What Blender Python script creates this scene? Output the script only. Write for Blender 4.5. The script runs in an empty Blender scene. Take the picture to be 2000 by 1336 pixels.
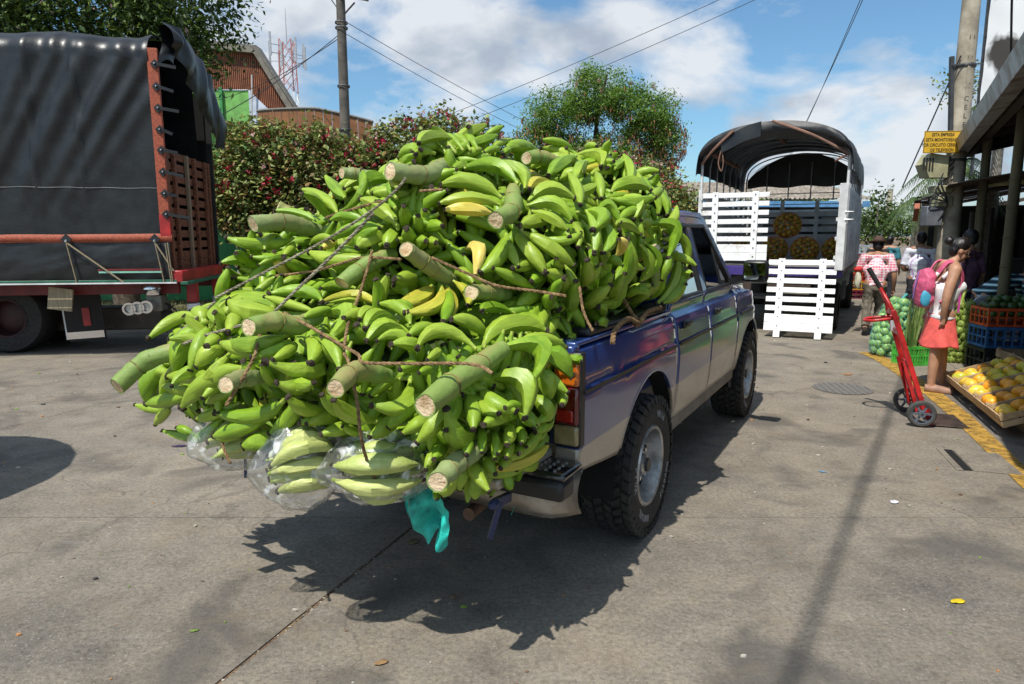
import bpy, math, random
from mathutils import Vector, Matrix, Euler, noise
R = math.radians
random.seed(7)
S = bpy.context.scene
COL = S.collection
# ---------------------------------------------------------------- camera
cam = bpy.data.objects.new('camera', bpy.data.cameras.new('camera')); COL.objects.link(cam)
cam.location = (0, 0, 1.65); cam.rotation_euler = (R(90 - 8.89), 0, 0)
cam.data.lens = 23.94; cam.data.sensor_width = 36; cam.data.clip_start = .05; cam.data.clip_end = 3000
S.camera = cam
# ---------------------------------------------------------------- daylight
SUN_AZ, SUN_EL = 33, 60          # shadows run 33 degrees right of straight ahead
SUNDIR = Vector((-math.sin(R(SUN_AZ)) * math.cos(R(SUN_EL)), -math.cos(R(SUN_AZ)) * math.cos(R(SUN_EL)), math.sin(R(SUN_EL))))
sun = bpy.data.objects.new('sun', bpy.data.lights.new('sun', 'SUN')); COL.objects.link(sun)
sun.data.energy = 5.0; sun.data.angle = R(.53); sun.data.color = (1, .955, .88)
sun.rotation_euler = SUNDIR.to_track_quat('Z', 'Y').to_euler()
W = bpy.data.worlds.new('World'); S.world = W; W.use_nodes = True
def build_world():
    nt = W.node_tree; nt.nodes.clear(); N = nt.nodes.new; L = nt.links.new
    sky = N('ShaderNodeTexSky'); sky.sky_type = 'NISHITA'; sky.sun_disc = False
    sky.sun_elevation = R(SUN_EL); sky.sun_rotation = R(180 + SUN_AZ); sky.air_density = 1.0; sky.dust_density = 1.0; sky.ozone_density = 2.2
    tc = N('ShaderNodeTexCoord'); sep = N('ShaderNodeSeparateXYZ'); L(tc.outputs['Generated'], sep.inputs[0])
    def m(op, a, b=None, c=None):
        n = N('ShaderNodeMath'); n.operation = op
        for i, v in enumerate((a, b, c)):
            if v is None: continue
            if isinstance(v, (int, float)): n.inputs[i].default_value = v
            else: L(v, n.inputs[i])
        return n.outputs[0]
    z = m('ADD', m('MAXIMUM', sep.outputs[2], 0.0), .42)
    cx = m('DIVIDE', sep.outputs[0], z); cy = m('DIVIDE', sep.outputs[1], z)
    cmb = N('ShaderNodeCombineXYZ'); L(cx, cmb.inputs[0]); L(cy, cmb.inputs[1]); cmb.inputs[2].default_value = 3.3
    n1 = N('ShaderNodeTexNoise'); n1.inputs['Scale'].default_value = 2.6; n1.inputs['Detail'].default_value = 9; n1.inputs['Roughness'].default_value = .56; n1.inputs['Distortion'].default_value = .25
    L(cmb.outputs[0], n1.inputs['Vector'])
    r1 = N('ShaderNodeValToRGB'); r1.color_ramp.elements[0].position = .465; r1.color_ramp.elements[1].position = .60
    L(n1.outputs[0], r1.inputs[0])
    n2 = N('ShaderNodeTexNoise'); n2.inputs['Scale'].default_value = 4.6; n2.inputs['Detail'].default_value = 6
    L(cmb.outputs[0], n2.inputs['Vector'])
    r2 = N('ShaderNodeValToRGB'); r2.color_ramp.elements[0].position = .34; r2.color_ramp.elements[1].position = .54
    r2.color_ramp.elements[0].color = (.44, .50, .59, 1); r2.color_ramp.elements[1].color = (.80, .83, .87, 1)
    L(n2.outputs[0], r2.inputs[0])
    sc = N('ShaderNodeVectorMath'); sc.operation = 'SCALE'; L(sky.outputs[0], sc.inputs[0]); sc.inputs['Scale'].default_value = .12
    tint = N('ShaderNodeVectorMath'); tint.operation = 'MULTIPLY'; L(sc.outputs[0], tint.inputs[0]); tint.inputs[1].default_value = (.84, 1.12, 1.2)
    mix = N('ShaderNodeMix'); mix.data_type = 'RGBA'
    L(m('MULTIPLY', r1.outputs[0], .93), mix.inputs[0]); L(tint.outputs[0], mix.inputs[6]); L(r2.outputs[0], mix.inputs[7])
    bg = N('ShaderNodeBackground'); bg.inputs['Strength'].default_value = 1.0
    L(mix.outputs[2], bg.inputs['Color'])
    out = N('ShaderNodeOutputWorld'); L(bg.outputs[0], out.inputs[0])
build_world()
S.view_settings.view_transform = 'Standard'; S.view_settings.look = 'None'; S.view_settings.exposure = .03; S.view_settings.gamma = 1
S.view_settings.use_curve_mapping = False
S.cycles.max_bounces = 8; S.cycles.transparent_max_bounces = 12; S.cycles.diffuse_bounces = 3; S.cycles.use_denoising = True
S.cycles.sample_clamp_indirect = 6

# ---------------------------------------------------------------- materials
MATS = {}
def mat(name, col, rough=.7, metal=0, var=.12, scale=6, bump=0, bscale=40, spec=.5, col2=None, ctr=(.42, .6), alpha=1, coat=0, rnd=0, coord='Object', stretch=None, trans=0, sss=0):
    """Procedural principled material: noise-mottled colour, optional second colour, fine bump, per-object random value."""
    if name in MATS: return MATS[name]
    mt = bpy.data.materials.new(name); mt.use_nodes = True; nt = mt.node_tree; N = nt.nodes.new; L = nt.links.new
    b = nt.nodes['Principled BSDF']; b.inputs['Roughness'].default_value = rough; b.inputs['Metallic'].default_value = metal
    b.inputs['Specular IOR Level'].default_value = spec; b.inputs['Alpha'].default_value = alpha; b.inputs['Coat Weight'].default_value = coat
    b.inputs['Coat Roughness'].default_value = .06; b.inputs['Transmission Weight'].default_value = trans
    if coord == 'World':
        g = N('ShaderNodeNewGeometry'); vec = g.outputs['Position']
    else:
        tc = N('ShaderNodeTexCoord'); vec = tc.outputs[coord]
    if stretch:
        mp = N('ShaderNodeMapping'); mp.inputs['Scale'].default_value = stretch; L(vec, mp.inputs[0]); vec = mp.outputs[0]
    n = N('ShaderNodeTexNoise'); n.inputs['Scale'].default_value = scale; n.inputs['Detail'].default_value = 6; n.inputs['Roughness'].default_value = .62; L(vec, n.inputs['Vector'])
    rp = N('ShaderNodeValToRGB'); e = rp.color_ramp.elements; e[0].position, e[1].position = ctr
    c2 = col2 or tuple(max(0, c * (1 - var * 1.6)) for c in col)
    e[0].color = (*c2, 1); e[1].color = (*tuple(min(1, c * (1 + (0 if col2 else var))) for c in col), 1)
    L(n.outputs[0], rp.inputs[0]); out = rp.outputs[0]
    if rnd:
        oi = N('ShaderNodeObjectInfo'); mm = N('ShaderNodeMath'); mm.operation = 'MULTIPLY_ADD'; L(oi.outputs['Random'], mm.inputs[0]); mm.inputs[1].default_value = rnd; mm.inputs[2].default_value = 1 - rnd * .5
        vm = N('ShaderNodeVectorMath'); vm.operation = 'SCALE'; L(out, vm.inputs[0]); L(mm.outputs[0], vm.inputs['Scale']); out = vm.outputs[0]
    L(out, b.inputs['Base Color'])
    if bump:
        n2 = N('ShaderNodeTexNoise'); n2.inputs['Scale'].default_value = bscale; n2.inputs['Detail'].default_value = 4; L(vec, n2.inputs['Vector'])
        bp = N('ShaderNodeBump'); bp.inputs['Strength'].default_value = bump; bp.inputs['Distance'].default_value = .01; L(n2.outputs[0], bp.inputs['Height']); L(bp.outputs[0], b.inputs['Normal'])
    MATS[name] = mt; return mt

# ---------------------------------------------------------------- mesh helpers
class B:
    """Collects faces; .obj() links them as one mesh object."""
    def __init__(s): s.v = []; s.f = []; s.m = []; s.k = 0
    def quad(s, *p):
        i = len(s.v); s.v += [tuple(q) for q in p]; s.f.append(tuple(range(i, i + len(p)))); s.m.append(s.k); return s
    def box(s, c, d, rz=0, rx=0, ry=0, taper=1):
        M = Matrix.Translation(c) @ Euler((rx, ry, rz)).to_matrix().to_4x4(); i = len(s.v)
        for z in (-1, 1):
            t = taper if z > 0 else 1
            for x, y in ((-1, -1), (1, -1), (1, 1), (-1, 1)): s.v.append(tuple(M @ Vector((x * d[0] / 2 * t, y * d[1] / 2 * t, z * d[2] / 2))))
        for f in ((3, 2, 1, 0), (4, 5, 6, 7), (0, 1, 5, 4), (1, 2, 6, 5), (2, 3, 7, 6), (3, 0, 4, 7)): s.f.append(tuple(i + k for k in f)); s.m.append(s.k)
        return s
    def bar(s, a, b, w, h, up=(0, 0, 1)):
        a, b = Vector(a), Vector(b); d = (b - a); x = d.normalized(); u = Vector(up)
        if abs(x.dot(u)) > .98: u = Vector((0, 1, 0))
        y = u.cross(x).normalized(); z = x.cross(y); i = len(s.v)
        for e in (a, b):
            for p, q in ((-1, -1), (1, -1), (1, 1), (-1, 1)): s.v.append(tuple(e + y * p * w / 2 + z * q * h / 2))
        for f in ((3, 2, 1, 0), (4, 5, 6, 7), (0, 1, 5, 4), (1, 2, 6, 5), (2, 3, 7, 6), (3, 0, 4, 7)): s.f.append(tuple(i + k for k in f)); s.m.append(s.k)
        return s
    def tube(s, pts, r, n=8, cap=True, closed=False, ell=1, wob=0):
        pts = [Vector(p) for p in pts]; m = len(pts); rr = r if isinstance(r, (list, tuple)) else [r] * m; i0 = len(s.v); y = None
        for i, p in enumerate(pts):
            if closed: t = (pts[(i + 1) % m] - pts[i - 1])
            else: t = pts[min(i + 1, m - 1)] - pts[max(i - 1, 0)]
            t = t.normalized() if t.length > 1e-9 else Vector((0, 0, 1))
            if y is None: y = t.cross(Vector((0, 0, 1)) if abs(t.z) < .95 else Vector((1, 0, 0))).normalized()
            y = (y - t * y.dot(t)).normalized(); z = t.cross(y)
            for k in range(n):
                a = 2 * math.pi * k / n; q = rr[i] * (1 + (wob * (noise.noise(Vector((i * .7, k * 1.7, i0 * .1)))) if wob else 0))
                s.v.append(tuple(p + y * math.cos(a) * q + z * math.sin(a) * q * ell))
        for i in range(m if closed else m - 1):
            for k in range(n):
                j = (i + 1) % m
                s.f.append((i0 + i * n + k, i0 + i * n + (k + 1) % n, i0 + j * n + (k + 1) % n, i0 + j * n + k)); s.m.append(s.k)
        if cap and not closed:
            s.f.append(tuple(i0 + k for k in reversed(range(n)))); s.m.append(s.k)
            s.f.append(tuple(i0 + (m - 1) * n + k for k in range(n))); s.m.append(s.k)
        return s
    def cyl(s, a, b, r, r2=None, n=12, cap=True): return s.tube([a, b], [r, r if r2 is None else r2], n, cap)
    def lathe(s, prof, n=24, c=(0, 0, 0), axis='z', mtx=None):
        M = mtx or Matrix(); c = Vector(c); i0 = len(s.v); m = len(prof)
        for r, h in prof:
            for k in range(n):
                a = 2 * math.pi * k / n; x, y = r * math.cos(a), r * math.sin(a)
                p = {'z': (x, y, h), 'y': (x, h, y), 'x': (h, x, y)}[axis]
                s.v.append(tuple(c + M @ Vector(p)))
        for i in range(m - 1):
            for k in range(n): s.f.append((i0 + i * n + k, i0 + i * n + (k + 1) % n, i0 + (i + 1) * n + (k + 1) % n, i0 + (i + 1) * n + k)); s.m.append(s.k)
        return s
    def grid(s, fn, nu, nv):
        i0 = len(s.v)
        for i in range(nu + 1):
            for j in range(nv + 1): s.v.append(tuple(fn(i / nu, j / nv)))
        for i in range(nu):
            for j in range(nv):
                a = i0 + i * (nv + 1) + j; s.f.append((a, a + 1, a + nv + 2, a + nv + 1)); s.m.append(s.k)
        return s
    def ball(s, c, r, n=10, m=7, wob=0, mtx=None):
        c = Vector(c); r = (r, r, r) if isinstance(r, (int, float)) else r; i0 = len(s.v); off = Vector((random.random() * 50, 0, 0))
        for i in range(m + 1):
            t = math.pi * i / m
            for k in range(n):
                a = 2 * math.pi * k / n; d = Vector((math.sin(t) * math.cos(a), math.sin(t) * math.sin(a), math.cos(t)))
                q = 1 + (wob * noise.noise(d * 1.6 + off) if wob else 0)
                p = Vector((d.x * r[0] * q, d.y * r[1] * q, d.z * r[2] * q))
                s.v.append(tuple(c + (mtx @ p if mtx else p)))
        for i in range(m):
            for k in range(n): s.f.append((i0 + i * n + k, i0 + i * n + (k + 1) % n, i0 + (i + 1) * n + (k + 1) % n, i0 + (i + 1) * n + k)); s.m.append(s.k)
        return s
    def prism(s, poly, a, b, plane='xz'):
        """extrude a 2-D outline between a and b along the third axis"""
        def P(u, w, t): return {'xz': (u, t, w), 'yz': (t, u, w), 'xy': (u, w, t)}[plane]
        i = len(s.v); n = len(poly)
        for t in (a, b):
            for u, w in poly: s.v.append(P(u, w, t))
        s.f.append(tuple(i + k for k in range(n))); s.f.append(tuple(i + n + k for k in reversed(range(n)))); s.m += [s.k] * 2
        for k in range(n): s.f.append((i + k, i + (k + 1) % n, i + n + (k + 1) % n, i + n + k)); s.m.append(s.k)
        return s
    def mesh(s, name, mats, smooth=None, fix=True):
        me = bpy.data.meshes.new(name); me.from_pydata(s.v, [], s.f)
        for m in (mats if isinstance(mats, (list, tuple)) else [mats]): me.materials.append(m)
        if any(s.m): me.polygons.foreach_set('material_index', s.m)
        if fix:
            import bmesh
            bm = bmesh.new(); bm.from_mesh(me); bmesh.ops.remove_doubles(bm, verts=bm.verts, dist=1e-5); bmesh.ops.recalc_face_normals(bm, faces=bm.faces); bm.to_mesh(me); bm.free()
        if smooth is not None:
            me.polygons.foreach_set('use_smooth', [True] * len(me.polygons)); me.set_sharp_from_angle(angle=R(smooth))
        me.update(); return me
    def obj(s, name, mats, parent=None, smooth=None, fix=True, bevel=0, **kw):
        return link(name, s.mesh(name, mats, smooth, fix), parent, bevel=bevel, **kw)
def link(name, me, parent=None, mtx=None, bevel=0, label=None, cat=None, group=None, kind=None, loc=None, rz=0):
    o = bpy.data.objects.new(name, me); COL.objects.link(o)
    if parent: o.parent = parent
    if mtx is not None: o.matrix_local = mtx
    if loc is not None: o.location = loc
    if rz: o.rotation_euler = (0, 0, rz)
    if bevel:
        b = o.modifiers.new('bevel', 'BEVEL'); b.width = bevel; b.segments = 2; b.limit_method = 'ANGLE'; b.angle_limit = R(40); b.harden_normals = False
        if hasattr(me, 'polygons'): me.polygons.foreach_set('use_smooth', [True] * len(me.polygons)); me.set_sharp_from_angle(angle=R(35))
    for k, v in (('label', label), ('category', cat), ('group', group), ('kind', kind)):
        if v: o[k] = v
    return o
def thing(name, label, cat, loc=(0, 0, 0), rz=0, group=None):
    o = link(name, None, None, label=label, cat=cat, group=group); o.location = loc; o.rotation_euler = (0, 0, rz); return o
def copy_tree(o, loc=None, rz=None, label=None, parent=None, children=None):
    c = o.copy(); COL.objects.link(c); c.parent = parent
    if loc is not None: c.location = loc
    if rz is not None: c.rotation_euler[2] = rz
    if label: c['label'] = label
    for ch in list(o.children): copy_tree(ch, parent=c)
    return c
def catmull(pts, n=8, closed=False):
    P = [Vector(p) for p in pts]; out = []
    m = len(P)
    for i in range(m if closed else m - 1):
        if closed: a, b, c, d = P[i - 1], P[i], P[(i + 1) % m], P[(i + 2) % m]
        else: a, b, c, d = P[max(i - 1, 0)], P[i], P[i + 1], P[min(i + 2, m - 1)]
        for k in range(n):
            t = k / n
            out.append(.5 * ((2 * b) + (c - a) * t + (2 * a - 5 * b + 4 * c - d) * t * t + (3 * b - a - 3 * c + d) * t ** 3))
    if not closed: out.append(P[-1])
    return out
def lerp(a, b, t): return a + (b - a) * t
# common heading of the pickup, the stake truck and the market row
HEAD = 29.1; HU = Vector((math.sin(R(HEAD)), math.cos(R(HEAD)), 0)); HV = Vector((math.cos(R(HEAD)), -math.sin(R(HEAD)), 0))
RZ = R(90 - HEAD)       # rotation taking local +x to that heading (local +y is then to its left)
def text_mesh(txt, size, ext=.0008, name='lettering', bold=.018):
    cu = bpy.data.curves.new(name, 'FONT'); cu.body = txt; cu.size = size; cu.extrude = ext; cu.align_x = 'CENTER'; cu.resolution_u = 2; cu.offset = bold * size; o = bpy.data.objects.new('tmp', cu); COL.objects.link(o)
    dg = bpy.context.evaluated_depsgraph_get(); me = bpy.data.meshes.new_from_object(o.evaluated_get(dg)); bpy.data.objects.remove(o); return me
# plantain load, measured in metres in the pickup's own frame (forward, right, up)
MOUND=[[-1.164,-0.137,1.149,0.678,0.964,0.289],[-0.5,-0.071,1.548,0.757,0.905,0.492],[-0.574,0.116,1.744,0.684,0.165,0.383],[-1.451,-0.282,0.939,0.305,0.89,0.323],[0.146,0.327,1.626,0.793,0.54,0.474],[-0.631,-0.607,1.328,0.845,0.293,0.533],[-1.319,0.555,1.005,0.355,0.262,0.319]]
STALKS=[[[-1.272,0.146,1.902],[-1.129,0.197,1.897],[-1.01,0.189,1.938],0.0342],[[-0.48,0.338,2.022],[-0.384,0.362,2.032],[-0.278,0.412,2.009],0.029],[[-1.169,0.567,1.712],[-1.021,0.551,1.749],[-0.895,0.485,1.816],0.0328],[[-1.369,0.287,1.592],[-1.255,0.305,1.527],[-1.146,0.31,1.475],0.0291],[[-1.206,0.477,1.427],[-1.108,0.487,1.421],[-1.014,0.495,1.407],0.0296],[[-0.001,0.835,1.58],[0.05,0.821,1.518],[0.095,0.806,1.427],0.0253],[[-1.407,-0.506,1.7],[-1.263,-0.48,1.708],[-1.135,-0.47,1.682],0.0334],[[-1.427,0.007,1.468],[-1.322,0.031,1.527],[-1.224,0.05,1.56],0.0299],[[-1.157,-0.626,1.78],[-1.129,-0.587,1.752],[-1.093,-0.537,1.733],0.0261],[[-1.064,-0.307,1.933],[-1.012,-0.264,1.929],[-0.966,-0.231,1.918],0.0239],[[-1.879,-0.004,1.339],[-1.791,0.012,1.347],[-1.709,0.028,1.325],[-1.63,0.026,1.338],0.0303],[[-1.919,-0.745,1.064],[-1.831,-0.696,1.148],[-1.736,-0.62,1.184],0.033],[[-1.964,-0.039,1.148],[-1.891,-0.055,1.153],[-1.82,-0.07,1.142],0.0273],[[-1.913,0.414,1.178],[-1.804,0.393,1.207],[-1.693,0.394,1.176],0.0288],[[-1.78,0.668,1.124],[-1.622,0.668,1.167],[-1.449,0.692,1.218],0.0359],[[-1.741,0.681,0.863],[-1.653,0.684,0.89],[-1.562,0.695,0.908],0.0318]]
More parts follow.
